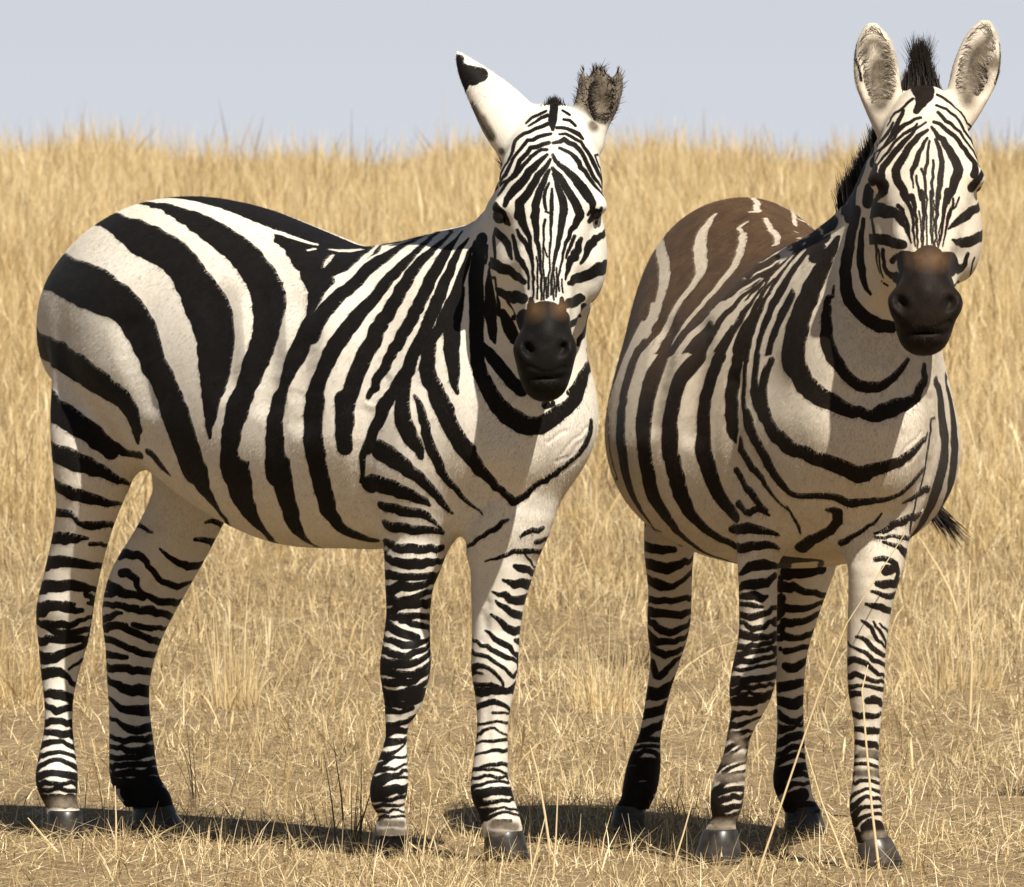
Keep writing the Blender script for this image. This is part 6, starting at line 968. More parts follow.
  ['-','E',0.008,[1.0985,0.058,1.0993],[0.013,0.03,0.02],[[0.1746,0.86,-0.4794],[-0.908,0.329,0.2593],[0.3808,0.39,0.8384]]],
  ['-','E',0.012,[1.0839,0.011,1.0443],[0.034,0.026,0.0015],[[0.199,0.98,0.0],[-0.98,0.199,0.0],[0.0,0.0,1.0]]],
  ['+','T',0.012,[[0.7705,0.0257,1.4326,0.035,0.03],[0.7574,0.0111,1.4768,0.038,0.026],[0.7449,0.0002,1.5345,0.045,0.028],[0.7341,-0.0031,1.5923,0.036,0.022],[0.728,-0.0076,1.6269,0.016,0.01]],[0.199,0.98,0.0],3],
  ['-','E',0.01,[0.7718,-0.0081,1.5478],[0.032,0.02,0.062],[[0.1986,0.9782,-0.06],[-0.98,0.199,0.0],[0.0119,0.0588,0.9982]]],
  ['+','T',0.012,[[0.7942,0.1424,1.448,0.035,0.03],[0.7887,0.1655,1.4903,0.04,0.026],[0.7828,0.1867,1.5441,0.046,0.028],[0.7754,0.2004,1.598,0.036,0.022],[0.7717,0.2072,1.6327,0.016,0.01]],[0.199,0.98,0.0],3],
  ['-','E',0.01,[0.8104,0.1818,1.5535],[0.032,0.02,0.062],[[0.1973,0.9717,0.1296],[-0.98,0.199,0.0],[-0.0258,-0.127,0.9916]]],
 ],
 'lo': (-0.85, -0.48, 0.04),
 'hi': (1.3, 0.55, 1.68),
 'yaw': -1.37046,
 'O': [0.553, -0.13, 0.0],
 'strokes': [
  ['Q','b',0,0,[-6300,-575,11416,300,-6300,-861,11145,280,-6300,-1069,10780,260,-6300,-1183,10355,240,-6300,-1190,9907,220,-6300,-1091,9476,200,-6300,-895,9101,180]],
  ['Q','b',0,0,[-5500,-884,12050,300,-5517,-1294,11622,280,-5533,-1588,11055,260,-5550,-1743,10402,240,-5567,-1744,9720,220,-5583,-1594,9073,200,-5600,-1307,8517,180]],
  ['Q','b',0,0,[-4500,-1102,12461,300,-4467,-1616,11959,280,-4433,-1998,11276,260,-4400,-2212,10470,240,-4367,-2238,9604,220,-4333,-2071,8759,200,-4300,-1725,8018,180]],
  ['Q','b',0,0,[-3400,-1356,12514,300,-3300,-1983,11870,280,-3200,-2461,10979,260,-3100,-2743,9914,240,-3000,-2799,8883,220,-2900,-2619,8042,200,-2800,-2213,7311,180]],
  ['Q','b',0,0,[-2200,-1630,12332,300,-2033,-2370,11573,280,-1867,-2943,10550,260,-1700,-3288,9347,240,-1533,-3365,8257,220,-1367,-3160,7454,200,-1200,-2681,6758,180]],
  ['T','b',0,0,[-3060,-1558,12277,139,-2620,-1265,12464,161,-2500,-1160,12519,162,-2460,-1056,12578,158,-2380,-949,12625,150,-2380,-840,12679,144,-2300,-720,12718,137,-2260,-600,12756,132,-2163,-458,12779,128,-2180,-360,12802,127,-2239,-179,12820,128,-2339,-40,12817,129,-2820,200,12835,130,-3176,399,12815,130,-3340,557,12772,130,-3300,676,12709,129,-3460,793,12668,128,-3420,911,12587,126,-3500,989,12547,125,-3380,1066,12465,123]],
  ['T','b',0,0,[4867,-344,12542,113,4867,-344,12542,100]],
  ['T','b',0,0,[5820,-467,12510,84]],
  ['T','b',0,0,[-2700,-1812,11971,129,-2540,-1913,11836,87]],
  ['T','b',0,0,[-1971,-1698,11978,222,-1780,-1616,12016,233,-1540,-1524,12046,245,-1220,-1330,12133,267,-761,-1140,12180,278,-580,-1045,12210,278,-340,-972,12215,277,514,-738,12219,275,740,-640,12238,274,917,-539,12260,275,1101,-321,12304,278,303,-42,12333,275]],
  ['T','b',0,0,[-1270,464,12342,264,-2017,763,12355,246]],
  ['T','b',0,0,[-3020,1107,12346,225]],
  ['T','b',0,1,[4900,-511,12428,196]],
  ['T','b',0,0,[-2940,-1710,12111,322,-2700,-1637,12157,335,-2540,-1544,12224,347,-2300,-1349,12347,371,-1875,-1062,12461,394,-1700,-960,12484,397,-1580,-840,12523,399,-1380,-760,12522,401,-1256,-644,12549,403,-1020,-550,12544,403,-540,-280,12529,402,-1020,-49,12544,407,-1423,160,12546,415,-1887,416,12538,420,-2580,729,12533,417,-3099,957,12487,396,-3220,1069,12427,355]],
  ['T','b',0,0,[4900,-511,12428,287,5060,-449,12492,227,5780,-501,12461,169]],
  ['T','b',0,0,[-980,-1912,11553,466,-645,-1739,11659,515,-540,-1645,11727,540,-162,-1460,11820,578,60,-1372,11853,590,340,-1303,11862,601,660,-1232,11869,606,902,-1157,11888,603,1099,-1083,11912,586,1420,-880,11996,494,1540,-795,12029,424,1589,-657,12098,351,1699,-557,12132,282]],
  ['T','b',0,0,[-380,-2307,10989,267,100,-2289,10926,318,500,-2258,10897,361,860,-2193,10915,390,1420,-2053,10972,432,1580,-1963,11042,444,1860,-1887,11086,449,2180,-1740,11220,434,2820,-1758,11278,419,3100,-1722,11362,402,3340,-1655,11455,384,3620,-1598,11519,364,3700,-1518,11597,340,4100,-1373,11693,265]],
  ['T','b',0,0,[60,-2706,10389,159,473,-2579,10499,254,660,-2498,10577,289,939,-2446,10597,308,1300,-2376,10616,321,1580,-2315,10638,332,1940,-2258,10658,343]],
  ['T','b',0,0,[5300,-947,11950,176,5272,-1018,11857,198,5280,-1100,11740,220,5184,-1233,11564,263,5100,-1321,11440,279,5061,-1390,11322,291,4930,-1463,11267,298,4897,-1528,11156,301,4780,-1616,11050,302,4699,-1667,11000,298,4672,-1737,10851,291,4622,-1791,10762,281,4592,-1857,10609,268,4500,-1961,10400,241,4380,-2038,10320,227,4060,-2203,10240,200]],
  ['T','b',1,0,[4580,-958,12036,145,5380,-788,12150,144,5860,-656,12214,144]],
  ['T','b',0,0,[5420,-1416,10970,340,5340,-1516,10760,340,5277,-1579,10616,340,5140,-1680,10400,340]],
  ['T','b',0,0,[5900,-830,11915,222]],
  ['T','b',0,0,[-2060,-1845,11844,180,-1740,-1911,11712,194,-1340,-1969,11568,209,-1140,-2045,11443,213,-900,-2114,11316,201,-740,-2192,11194,180,-540,-2286,11043,157,-180,-2522,10680,112,-20,-2613,10531,102,20,-2694,10412,96,100,-2752,10317,91,100,-2832,10198,87,60,-2911,10083,83,-20,-2994,9960,79,-180,-3062,9864,76]],
  ['T','b',0,0,[-180,-2958,10040,130,-180,-3019,9938,109,-260,-3065,9868,88]],
  ['T','b',0,0,[780,-2825,10107,196,1100,-2771,10127,209,1338,-2711,10163,223,1900,-2587,10229,249,2300,-2524,10280,262,2740,-2504,10307,275,3100,-2462,10343,288]],
  ['T','b',0,0,[820,-2869,10034,152,1180,-2826,10029,157,1500,-2769,10043,163,1900,-2702,10062,168,2340,-2663,10065,173,2740,-2623,10105,178,3140,-2577,10094,183,3419,-2492,10119,188,3611,-2424,10120,194,3817,-2330,10158,199]],
  ['T','b',0,0,[4622,-1988,10039,244,4784,-1910,10044,242,5180,-1720,10120,237,5319,-1660,10138,226,5540,-1566,10240,202,5720,-1500,10301,170,5902,-1427,10401,139]],
  ['T','w',1,0,[-4084,-1741,12061,124,-3740,-1837,12000,124,-3420,-1893,11931,123,-3180,-1938,11858,123,-2980,-1968,11803,123,-2460,-2033,11677,129,-2060,-2101,11542,134,-1740,-2170,11407,135,-1500,-2221,11302,133,-1300,-2310,11153,127,-1140,-2370,11047,119,-940,-2457,10896,107,-823,-2511,10803,95,-660,-2669,10553,68,-620,-2747,10430,61,-540,-2822,10303,56,-540,-2959,10080,48,-580,-3019,9979,45,-580,-3092,9846,43]],
  ['T','b',0,0,[-2740,-2324,11240,180,-2380,-2401,11120,177,-2060,-2473,11000,175,-1860,-2535,10892,166,-1620,-2588,10793,145,-1300,-2657,10656,113,-1140,-2710,10555,79]],
  ['T','w',0,0,[-2420,-955,12628,29,-2300,-1086,12531,55,-2100,-1208,12412,81,-1940,-1329,12291,108,-1732,-1417,12177,130,-1420,-1511,12030,141,-780,-1650,11770,144,-60,-1784,11504,119,60,-1873,11393,103,220,-2073,11154,81,220,-2246,10957,76,420,-2512,10596,79,460,-2592,10483,77,420,-2666,10389,75,500,-2745,10267,74,540,-2824,10146,74,660,-2898,10017,75,700,-2974,9891,75,660,-3035,9800,74,700,-3108,9673,74]],
  ['T','w',0,0,[-140,-925,12211,81,340,-1029,12066,85,620,-1143,11942,88,980,-1246,11809,89,1140,-1344,11703,88,1340,-1454,11575,87,1420,-1554,11473,85,1500,-1752,11272,78,1580,-1846,11165,72,1543,-2047,10957,61,1580,-2134,10853,59,1500,-2393,10556,53,1498,-2486,10436,48,1543,-2569,10317,42,1417,-2647,10236,36,1380,-2710,10155,30,1420,-2808,10002,23,1300,-2881,9920,16]],
  ['T','w',0,0,[-860,-675,12467,19,-860,-756,12428,27,-780,-877,12350,36,-340,-883,12270,40]],
  ['T','w',1,0,[-3100,-40,12914,59,-2660,-80,12874,59,-1984,-242,12777,59,-1500,-320,12684,59]],
  ['T','w',0,0,[-1540,-488,12657,17,-1448,-413,12659,26,-1420,-320,12669,34]],
  ['T','w',0,0,[-620,-359,12537,44,-20,-440,12430,49,500,-493,12337,53,980,-528,12255,57,1500,-591,12145,61,1861,-677,12051,46,1780,-767,12013,21]],
  ['T','w',1,1,[-3340,557,12772,16,-3303,636,12730,16,-3462,756,12689,34,-3380,835,12630,38,-3500,989,12547,15,-3300,990,12508,15]],
  ['T','w',1,0,[-2460,640,12561,26,-2540,772,12495,29,-3338,1077,12447,31,-3020,1084,12366,30]],
  ['T','w',0,0,[5020,-583,12382,27,5620,-643,12280,17]],
  ['T','w',1,0,[-3344,796,12648,51,-2821,723,12591,51,-2213,574,12537,51,-1766,497,12458,51,-1379,398,12411,51]],
  ['T','w',0,0,[820,-80,12282,49]],
  ['T','w',0,0,[2100,-280,12170,44]],
  ['T','w',0,0,[5020,-860,12100,34]],
  ['T','w',1,1,[3580,-1390,11708,11,3740,-1302,11781,19,3740,-1186,11864,24,4220,-1040,11964,24,4540,-1000,12000,23]],
  ['T','w',1,0,[3740,-1728,11365,11,4020,-1555,11517,23,4340,-1389,11631,26,4420,-1287,11727,25,4980,-1055,11894,11]],
  ['T','w',0,0,[4382,-1554,11403,15,4180,-1623,11384,21,4061,-1729,11278,28,3780,-1894,11130,40,3714,-1979,11018,45,3140,-2189,10793,62,3020,-2269,10674,67,2783,-2311,10603,72,2460,-2439,10400,81,2340,-2523,10280,86,2300,-2586,10189,94,2300,-2665,10068,101,2220,-2733,9969,108,2182,-2950,9603,122]],
  ['T','w',0,0,[4540,-1560,11320,12,4538,-1628,11200,19,4421,-1711,11122,25,4379,-1769,11038,32,4274,-1858,10935,38,4220,-1921,10840,44,4100,-2000,10760,51,3940,-2187,10440,68,3617,-2449,10037,88,3570,-2504,9920,91,3500,-2557,9840,94]],
  ['T','w',0,0,[4670,-1577,11214,16,4620,-1655,11090,28,4539,-1708,11040,40,4532,-1785,10872,51,4456,-1847,10796,59,4261,-2055,10443,69,4182,-2149,10241,80,4183,-2190,10082,85,4180,-2243,9840,89,4140,-2284,9720,90]],
  ['T','w',0,0,[4980,-1092,11849,20,4860,-1269,11634,35,4742,-1473,11363,43,4764,-1541,11223,43,4716,-1618,11097,42,4699,-1667,11000,40,4645,-1742,10865,37,4650,-1824,10633,35,4580,-1955,10280,36,4583,-1990,10122,36,4580,-2037,9880,36,4540,-2075,9760,37]],
  ['T','w',0,0,[5300,-947,11950,33,5220,-1094,11772,38,5178,-1189,11642,40,5138,-1249,11557,40,5140,-1309,11442,39,5100,-1375,11329,38,5017,-1448,11237,36,5042,-1501,11102,36,4980,-1548,11041,36,4962,-1661,10742,37,4930,-1704,10640,37,4919,-1779,10377,39,4898,-1812,10279,41,4900,-1843,10120,43,4907,-1854,10040,45,4871,-1896,9880,47,4891,-1905,9760,49]],
  ['T','w',0,0,[5660,-949,11835,35,5663,-1013,11719,40,5581,-1071,11643,46,5608,-1142,11504,49,5543,-1214,11401,48,5540,-1316,11160,45,5380,-1476,10840,48,5320,-1540,10701,50,5340,-1560,10600,52,5220,-1681,10240,57,5214,-1706,10120,58,5181,-1746,9957,59,5200,-1780,9700,61]],
  ['T','b',0,0,[3820,-1648,11447,35,3740,-1728,11365,47,3580,-1808,11285,59,3340,-1953,11116,73,2981,-1993,11043,75,2700,-2032,10954,77,2616,-2114,10844,78,2300,-2163,10760,79,2140,-2232,10675,80,2020,-2308,10590,80,1860,-2470,10394,83,1740,-2547,10310,86,1707,-2618,10218,90,1538,-2790,10003,103,1342,-2872,9924,113]],
  ['T','b',0,0,[4423,-1571,11359,15,4138,-1808,11117,43,4020,-1869,11075,49,3900,-2029,10841,60,3698,-2169,10677,71,3617,-2249,10556,78,3582,-2310,10443,85,3362,-2501,10142,107,3272,-2578,10014,114,3278,-2619,9899,121]],
  ['T','b',0,0,[4620,-1558,11280,15,4540,-1650,11159,25,4336,-1927,10716,55,4323,-1981,10584,60,4113,-2177,10250,86,4081,-2221,10142,95,3978,-2331,9880,110]],
  ['T','b',0,0,[4817,-1428,11400,24,4657,-1648,11077,52,4663,-1696,10963,59,4619,-1747,10879,64,4617,-1809,10717,69,4592,-1896,10480,76,4594,-1937,10328,79,4500,-2083,9840,93]],
  ['T','w',0,0,[6098,-927,11637,37,6112,-977,11534,50,6101,-1093,11280,71,6020,-1203,11080,78,6028,-1256,10928,79,5983,-1297,10843,82,5780,-1445,10480,91,5780,-1471,10360,97,5684,-1541,10109,115,5660,-1562,10000,118,5648,-1583,9840,115,5660,-1594,9720,111]],
  ['T','w',0,0,[5780,-650,12244,12,6063,-551,12324,12]],
  ['T','b',0,1,[-300,-3037,9920,130,-180,-3105,9789,136,-180,-3165,9680,142,-20,-3243,9520,146,218,-3412,9156,137,540,-3520,8880,129,580,-3551,8800,129,740,-3603,8640,132,900,-3633,8520,136,1020,-3663,8390,138,1100,-3686,8280,138,1222,-3704,8122,136,1318,-3700,8000,132,1340,-3692,7880,128,1340,-3675,7720,123,1327,-3581,7337,108,1340,-3545,7249,101,1260,-3492,7115,93,1260,-3430,7003,83,1234,-3339,6861,73,1140,-3183,6657,51,1060,-3087,6552,40,817,-2956,6433,28,500,-2840,6361,28]],
  ['T','b',0,1,[1300,-2881,9920,140,1460,-3137,9455,186,1703,-3309,9043,171,1820,-3346,8914,166,1900,-3383,8787,163,1941,-3427,8642,161,2020,-3436,8560,160,2097,-3462,8396,159,2200,-3460,8259,158,2260,-3450,8000,157,2260,-3437,7840,156,2260,-3364,7480,158,2180,-3291,7200,159,2167,-3223,7055,156,2161,-3180,6979,150,2150,-3016,6745,132,2057,-2839,6521,105,1940,-2727,6390,90,1941,-2643,6327,78,1820,-2384,6138,70,1724,-2261,6059,69,1580,-2112,5975,65,1540,-1960,5913,60,1540,-1840,5871,54,1660,-1720,5843,47,1460,-1560,5787,40,1380,-1400,5747,31]],
  ['T','b',0,0,[3278,-2619,9899,152,2940,-2874,9480,163,2907,-2936,9328,165,2900,-2966,9240,167,2903,-3069,8841,173,2911,-3096,8680,174,2900,-3113,8600,175,2961,-3100,8426,175,2966,-3104,8320,175,2985,-3091,8160,175,2977,-3090,8038,174,2982,-3070,7883,173,3023,-3031,7801,172,2994,-3016,7640,172,3018,-2968,7520,172,2982,-2953,7400,173,2926,-2784,6974,158,2904,-2733,6877,144,2900,-2571,6670,118,2928,-2465,6575,109,2900,-2370,6469,104,2980,-2171,6347,94,2988,-2052,6265,90,3072,-1934,6224,86,3060,-1790,6134,82]],
  ['T','b',0,0,[3978,-2331,9880,140,3738,-2572,9164,154,3735,-2589,9000,158,3709,-2613,8880,161,3716,-2618,8720,164,3719,-2619,8360,175,3713,-2615,8200,177,3744,-2569,7960,176,3780,-2517,7800,174,3764,-2502,7690,170,3787,-2452,7560,166,3780,-2371,7318,155,3799,-2300,7181,149,3816,-2244,7084,143,3940,-2114,6880,131,4100,-2068,6760,125]],
  ['T','b',0,0,[4500,-2083,9840,119,4511,-2096,9720,119,4424,-2172,9480,120,4440,-2180,9340,120,4420,-2201,9240,121,4427,-2214,9080,123,4512,-2217,8480,126,4540,-2207,8360,96,4604,-2181,8240,30]],
  ['T','b',1,1,[-900,-3512,8760,23,-500,-3597,8600,23,-220,-3640,8520,24,62,-3696,8356,25,380,-3746,8000,28,500,-3730,7760,29,660,-3683,7520,28,660,-3646,7400,28]],
  ['T','b',0,0,[4740,-1963,9840,45,4757,-1979,9691,48,4740,-2001,9600,51,4761,-2021,9423,54,4740,-2046,9320,57,4866,-2055,8920,73,4940,-2041,8800,77,4980,-2041,8640,79,5383,-1868,8162,82,5470,-1815,8080,82,5588,-1734,7960,81,5618,-1691,7839,78,5700,-1613,7717,74,5737,-1567,7642,69,5819,-1489,7560,63,5837,-1418,7424,57,5960,-1300,7340,50,6031,-1214,7270,43]],
  ['T','b',0,0,[5060,-1805,9920,69,5063,-1829,9762,70,5060,-1873,9520,73,5100,-1886,9360,81,5138,-1893,9241,101,5262,-1868,9080,123,5340,-1846,9000,132,5580,-1766,8760,126,5727,-1704,8640,121,5910,-1615,8400,110,6338,-1371,8159,108,6440,-1300,8099,109]],
  ['T','b',0,0,[5500,-1634,9840,75,5434,-1698,9607,65,5420,-1719,9520,62,5389,-1775,9280,69,5413,-1786,9160,76]],
  ['T','b',0,0,[4780,-2120,8320,45,4811,-2104,8200,70,4798,-2099,8070,93,4980,-2001,7880,92,5100,-1924,7760,85,5337,-1767,7603,75,5398,-1699,7503,67,5390,-1655,7392,56,5503,-1493,7197,37,5500,-1414,7069,33,5562,-1341,7018,30,5573,-1268,6930,29,5490,-1186,6774,28,5491,-1107,6693,29,5378,-1040,6567,30]],
  ['T','b',0,0,[4540,-2164,7680,68,4704,-2052,7440,76,4903,-1913,7319,80,4970,-1827,7200,79,5069,-1611,6960,54]],
  ['T','b',0,0,[4460,-2070,7000,94,4620,-1972,6877,74,4742,-1882,6876,71,4861,-1802,6957,69,4968,-1707,6969,64,5047,-1546,6852,29]],
  ['T','b',1,1,[6355,1418,9440,101,5940,1556,9320,137,5420,1725,9200,176,5340,1763,9040,213,5260,1802,8920,245,5145,1854,8800,269,5011,1903,8640,285,4980,1911,8560,294,4709,1977,8400,300,4551,2017,8240,302,4460,2037,8120,303,4444,2022,7971,301,4313,2057,7880,296,4204,2062,7693,289,4177,2049,7603,279,4153,2017,7469,268,3937,2007,7203,241,3908,1974,7111,224,3697,1988,6961,206,3498,1913,6719,171,3262,1921,6599,154,3060,1885,6473,138,2778,1882,6368,121,2620,1880,6320,121]],
  ['T','b',1,1,[4065,2175,9480,70,4020,2207,9320,84,3580,2396,9040,115,3423,2493,8640,148,3343,2533,8520,155,3347,2534,8360,161,3345,2533,8240,167,3214,2587,8120,171,3180,2592,8000,174,3158,2579,7827,176,3060,2604,7720,176,2980,2602,7560,175,2900,2601,7440,172,2660,2642,7280,164,2600,2620,7180,150,2539,2568,7042,131,2321,2580,6940,113,2263,2555,6876,113]],
  ['T','b',1,1,[6626,1294,8720,28,6595,1298,8600,30,6500,1321,8440,32,6492,1305,8320,34,6441,1301,8177,34,6407,1264,7967,34,6257,1289,7802,34,6178,1289,7681,34,6177,1246,7562,33,6099,1239,7402,33,6135,1114,7160,33,6037,1097,6907,34,6037,1057,6789,35,5941,1080,6639,36,5900,1068,6523,38,5769,1102,6451,38,5823,1070,6397,38]],  # no stripe: shade of the crease between shoulder and belly, painted black
  ['T','b',0,0,[5402,-1701,9664,76,5376,-1730,9557,83,5369,-1784,9280,97,5484,-1782,8993,117,5540,-1766,8920,129,5660,-1728,8760,134,5747,-1694,8640,129,5892,-1626,8560,119,6020,-1563,8440,113,6180,-1485,8400,113,6298,-1412,8277,117,6537,-1249,8121,127,6693,-1148,8080,132,6792,-1055,7993,137,6899,-959,7962,143,6977,-837,7885,149,7033,-729,7840,156,7082,-624,7816,163,7091,-401,7677,182,7129,-240,7683,174,7154,-160,7711,148,7196,0,7788,128,7203,120,7812,117,7214,360,7920,103,7190,517,7963,97,7190,597,8043,93,7140,760,8120,89,7105,837,8162,83,7050,951,8280,71,6883,1102,8331,56,6716,1218,8432,41]],
  ['T','b',0,0,[5020,-2006,8840,80,5124,-1982,8680,88,5180,-1967,8560,96,5500,-1800,8080,106,5595,-1737,8000,104,5736,-1606,7764,94,5791,-1535,7640,86,5859,-1467,7563,77,5960,-1300,7340,63,6061,-1200,7279,62,6451,-871,7248,68,6544,-764,7236,71,6616,-634,7204,77,6613,-520,7127,86,6621,-403,7079,92,6661,-284,7079,92,6730,-160,7128,89,6717,-40,7104,85,6772,80,7166,78,6761,381,7219,59,6756,614,7344,55,6752,684,7397,59,6729,829,7520,64,6671,933,7590,66,6542,1075,7678,67,6328,1224,7729,66]],
  ['T','b',0,0,[6301,-721,6959,37,6360,-619,6940,75,6326,-520,6855,109,6220,-484,6749,109,6019,-516,6612,99,5829,-568,6507,100,5674,-654,6463,106,5260,-788,6335,120,4907,-812,6224,127,4580,-839,6147,134]],
  ['T','b',0,1,[6423,764,7116,34,6322,902,7137,47,6268,1001,7196,61,6152,1133,7240,75,6059,1209,7237,75,5847,1384,7327,75,5602,1501,7338,75]],
  ['T','b',0,1,[6244,400,6522,34,6251,520,6600,47,6210,762,6719,71,6167,872,6760,77,6037,1057,6789,82,5925,1144,6768,82,5704,1255,6799,82]],
  ['T','b',0,0,[5621,-1321,7039,23,5573,-1268,6930,24,5490,-1186,6774,26,5364,-1062,6578,29,5260,-999,6474,30]],
  ['T','b',0,0,[5810,-307,6291,70,5943,-243,6356,63,6116,-92,6467,49,6208,0,6567,43,6368,240,6770,29,6454,320,6886,25]],
  ['N','b',0,0,[6420,-536,12170,96,6380,-643,11960,129,6401,-701,11821,145,6341,-772,11721,160,6342,-954,11362,194,6301,-1012,11281,201,6323,-1101,11023,213,6259,-1170,10920,216,6260,-1282,10560,222,6220,-1324,10440,224,6220,-1355,10280,226,6202,-1421,9905,217,6267,-1415,9760,212]],
  ['N','b',0,0,[6299,-1294,10442,241,6300,-1326,10280,241,6260,-1363,10160,242,6362,-1381,9746,233,6496,-1332,9638,222,6697,-1252,9404,199,6860,-1164,9320,194,7074,-1014,9160,186,7153,-932,9080,179,7232,-805,9040,168,7280,-700,8960,155,7365,-471,8880,127,7414,-360,8880,110,7432,-200,8840,100,7434,-80,8800,131,7434,80,8840,161,7433,200,8920,161,7426,320,8960,155,7382,440,9000,146,7253,760,9080,114,7185,880,9160,100,7162,903,9280,94,6971,1069,9520,85,6983,1045,9640,71,6953,1054,9760,52]],
  ['N','b',0,1,[10380,240,10014,33]],
  ['N','b',0,0,[6757,-777,11053,72,6839,-858,10656,112,6963,-864,10270,141,7030,-839,10124,145,7151,-766,9880,138,7203,-705,9800,124,7254,-640,9680,112,7301,-560,9560,109,7340,-480,9480,110,7404,-346,9400,113,7434,-120,9320,113,7435,40,9360,104,7433,160,9400,91,7422,280,9480,81,7319,496,9648,68,7269,600,9760,57,7235,648,9880,43]],
  ['N','b',0,1,[10343,1,10068,27]],
  ['N','b',0,0,[7060,-309,12720,115,7060,-326,12600,118,6915,-379,12333,123,6900,-392,12240,124,6900,-408,12080,124,6857,-450,11838,124,6881,-461,11704,124,6867,-491,11600,125,6935,-473,11440,129,7002,-462,11190,141,7090,-395,10960,143,7150,-316,10878,139,7195,-248,10760,136,7259,-80,10600,144,7281,49,10520,145,7286,160,10520,134,7275,320,10520,122]],
  ['N','b',0,1,[10460,-312,10600,107]],
  ['N','b',0,0,[7380,-247,12560,50,7364,-261,12400,56,7300,-281,12280,63,7300,-280,12040,75,7263,-292,11880,80,7260,-288,11760,84,7298,-251,11639,82,7331,-151,11280,48,7365,-67,11160,28]],
  ['N','b',1,0,[8420,-333,12720,37,8660,-369,12480,40,8740,-371,12360,40,8858,-335,12001,35,8780,-329,11880,30,8740,-305,11765,24,8580,-214,11549,19]],
  ['N','b',0,0,[7553,77,11398,18]],
  ['N','b',1,0,[5780,-198,12920,97,5710,-222,12863,97,5940,-303,12785,92,6300,-344,12711,87,6580,-368,12600,82]],
  ['N','b',0,0,[6769,-668,11280,27,6785,-686,11200,34,6810,-711,11080,40]],
  ['N','w',0,0,[7366,-222,12920,15,7260,-285,12560,17,7260,-294,12440,18,7180,-319,12320,20,7133,-344,12080,24]],
  ['N','w',0,0,[6500,-433,12400,40,6563,-461,12263,43,6580,-485,12160,47,6620,-521,12000,48,6594,-616,11770,46,6622,-633,11681,44,6661,-670,11517,43,6650,-708,11440,42]],
  ['N','b',1,0,[6940,4,13880,132,6780,17,13827,133,6498,30,13719,143,6620,-81,13560,154,6553,-102,13464,164,6540,-144,13350,171,6300,-145,13230,175,6300,-182,13146,174,6540,-301,12864,167,6660,-329,12760,162,6660,-355,12640,158]],
  ['N','b',0,0,[7500,-74,13680,119]],
  ['N','b',0,0,[8740,-390,13557,121,8940,-469,13432,124,8985,-495,13320,127]],
  ['N','b',0,0,[7500,-161,13160,131,7500,-190,12920,138]],
  ['H','b',1,0,[8060,749,15139,222,8140,720,15120,222,8289,720,15065,222,8400,699,14980,194,8457,682,14927,165,8577,602,14805,110,8601,577,14781,93,8660,523,14712,81,8700,476,14650,69]],
  ['H','b',0,0,[8381,479,14890,35,8408,413,14826,34,8379,360,14799,34,8417,320,14750,33,8406,257,14703,33,8406,217,14663,33,8340,168,14635,34,8296,131,14601,34,8300,79,14520,32,8380,51,14471,28,8340,15,14428,24,8380,-14,14369,20]],
  ['H','b',0,1,[8483,258,14662,40,8558,221,14579,45,8624,157,14483,53,8664,119,14409,54,8697,82,14358,55,8697,41,14319,55,8771,12,14230,54,8766,-63,14143,46,8777,-110,14080,40,8780,-146,14029,35,8740,-214,13927,29,8620,-256,13888,26,8540,-265,13875,23]],
  ['H','b',0,0,[8526,57,14424,33,8540,27,14371,37,8597,-19,14299,41,8576,-69,14241,44,8600,-100,14180,46,8540,-125,14160,46,8540,-162,14080,45,8420,-178,14052,43]],
  ['H','b',0,0,[7460,17,13991,40]],
  ['H','b',0,0,[8370,-217,13933,37,8460,-262,13866,33]],
  ['H','b',0,0,[7380,-30,13840,29,7432,-59,13738,25]],
  ['H','b',0,1,[8867,520,14526,33,8836,469,14536,35,8852,402,14480,36,8837,344,14457,38,8861,278,14401,43,8820,210,14387,51,8818,162,14351,58,8817,123,14317,60,8829,69,14249,54,8820,30,14210,45,8890,13,14147,37,8889,-27,14107,32,8860,-92,14049,29,8789,-175,13971,26,8700,-244,13880,23,8700,-264,13830,22,8660,-293,13760,21,8660,-307,13719,20,8540,-321,13640,20]],
  ['H','b',0,1,[8950,440,14411,24,9004,411,14344,34,8991,360,14330,42,8983,275,14283,43,8990,240,14250,41,8965,174,14224,37,8970,130,14188,34,8984,28,14084,33,8957,-18,14057,34,8953,-55,14013,35,8988,-92,13929,36,8969,-145,13868,36,8940,-186,13830,36,8902,-291,13679,28,8860,-329,13637,24,8900,-369,13565,20,8900,-407,13517,20,8940,-454,13452,20,8940,-491,13397,20]],
  ['H','b',0,0,[8977,600,14434,24,9006,520,14386,26,9019,482,14359,27,9020,401,14320,29,9028,360,14287,33,9074,311,14214,39,9080,260,14180,45,9099,201,14119,51,9103,76,14004,65,9116,24,13936,67,9115,-15,13895,68,9086,-65,13866,68,9091,-109,13800,67,9087,-146,13749,68,9097,-187,13676,70,9060,-240,13640,73,9104,-283,13562,74,9140,-311,13511,73,9199,-299,13459,67,9209,-312,13400,60]],
  ['H','b',0,0,[9110,600,14288,32,9123,560,14263,41,9151,480,14211,50,9164,360,14145,63,9197,346,14097,65,9212,282,14040,66,9229,197,13961,70,9248,160,13910,73,9277,104,13815,77,9292,80,13759,79,9290,42,13717,82,9309,-2,13642,84,9309,-41,13602,86,9324,-66,13547,87,9328,-79,13517,88,9370,-72,13400,88,9380,-81,13361,87,9491,-32,13240,85,9549,-1,13164,83,9596,24,13133,79,9637,23,13053,74,9722,97,12984,60]],
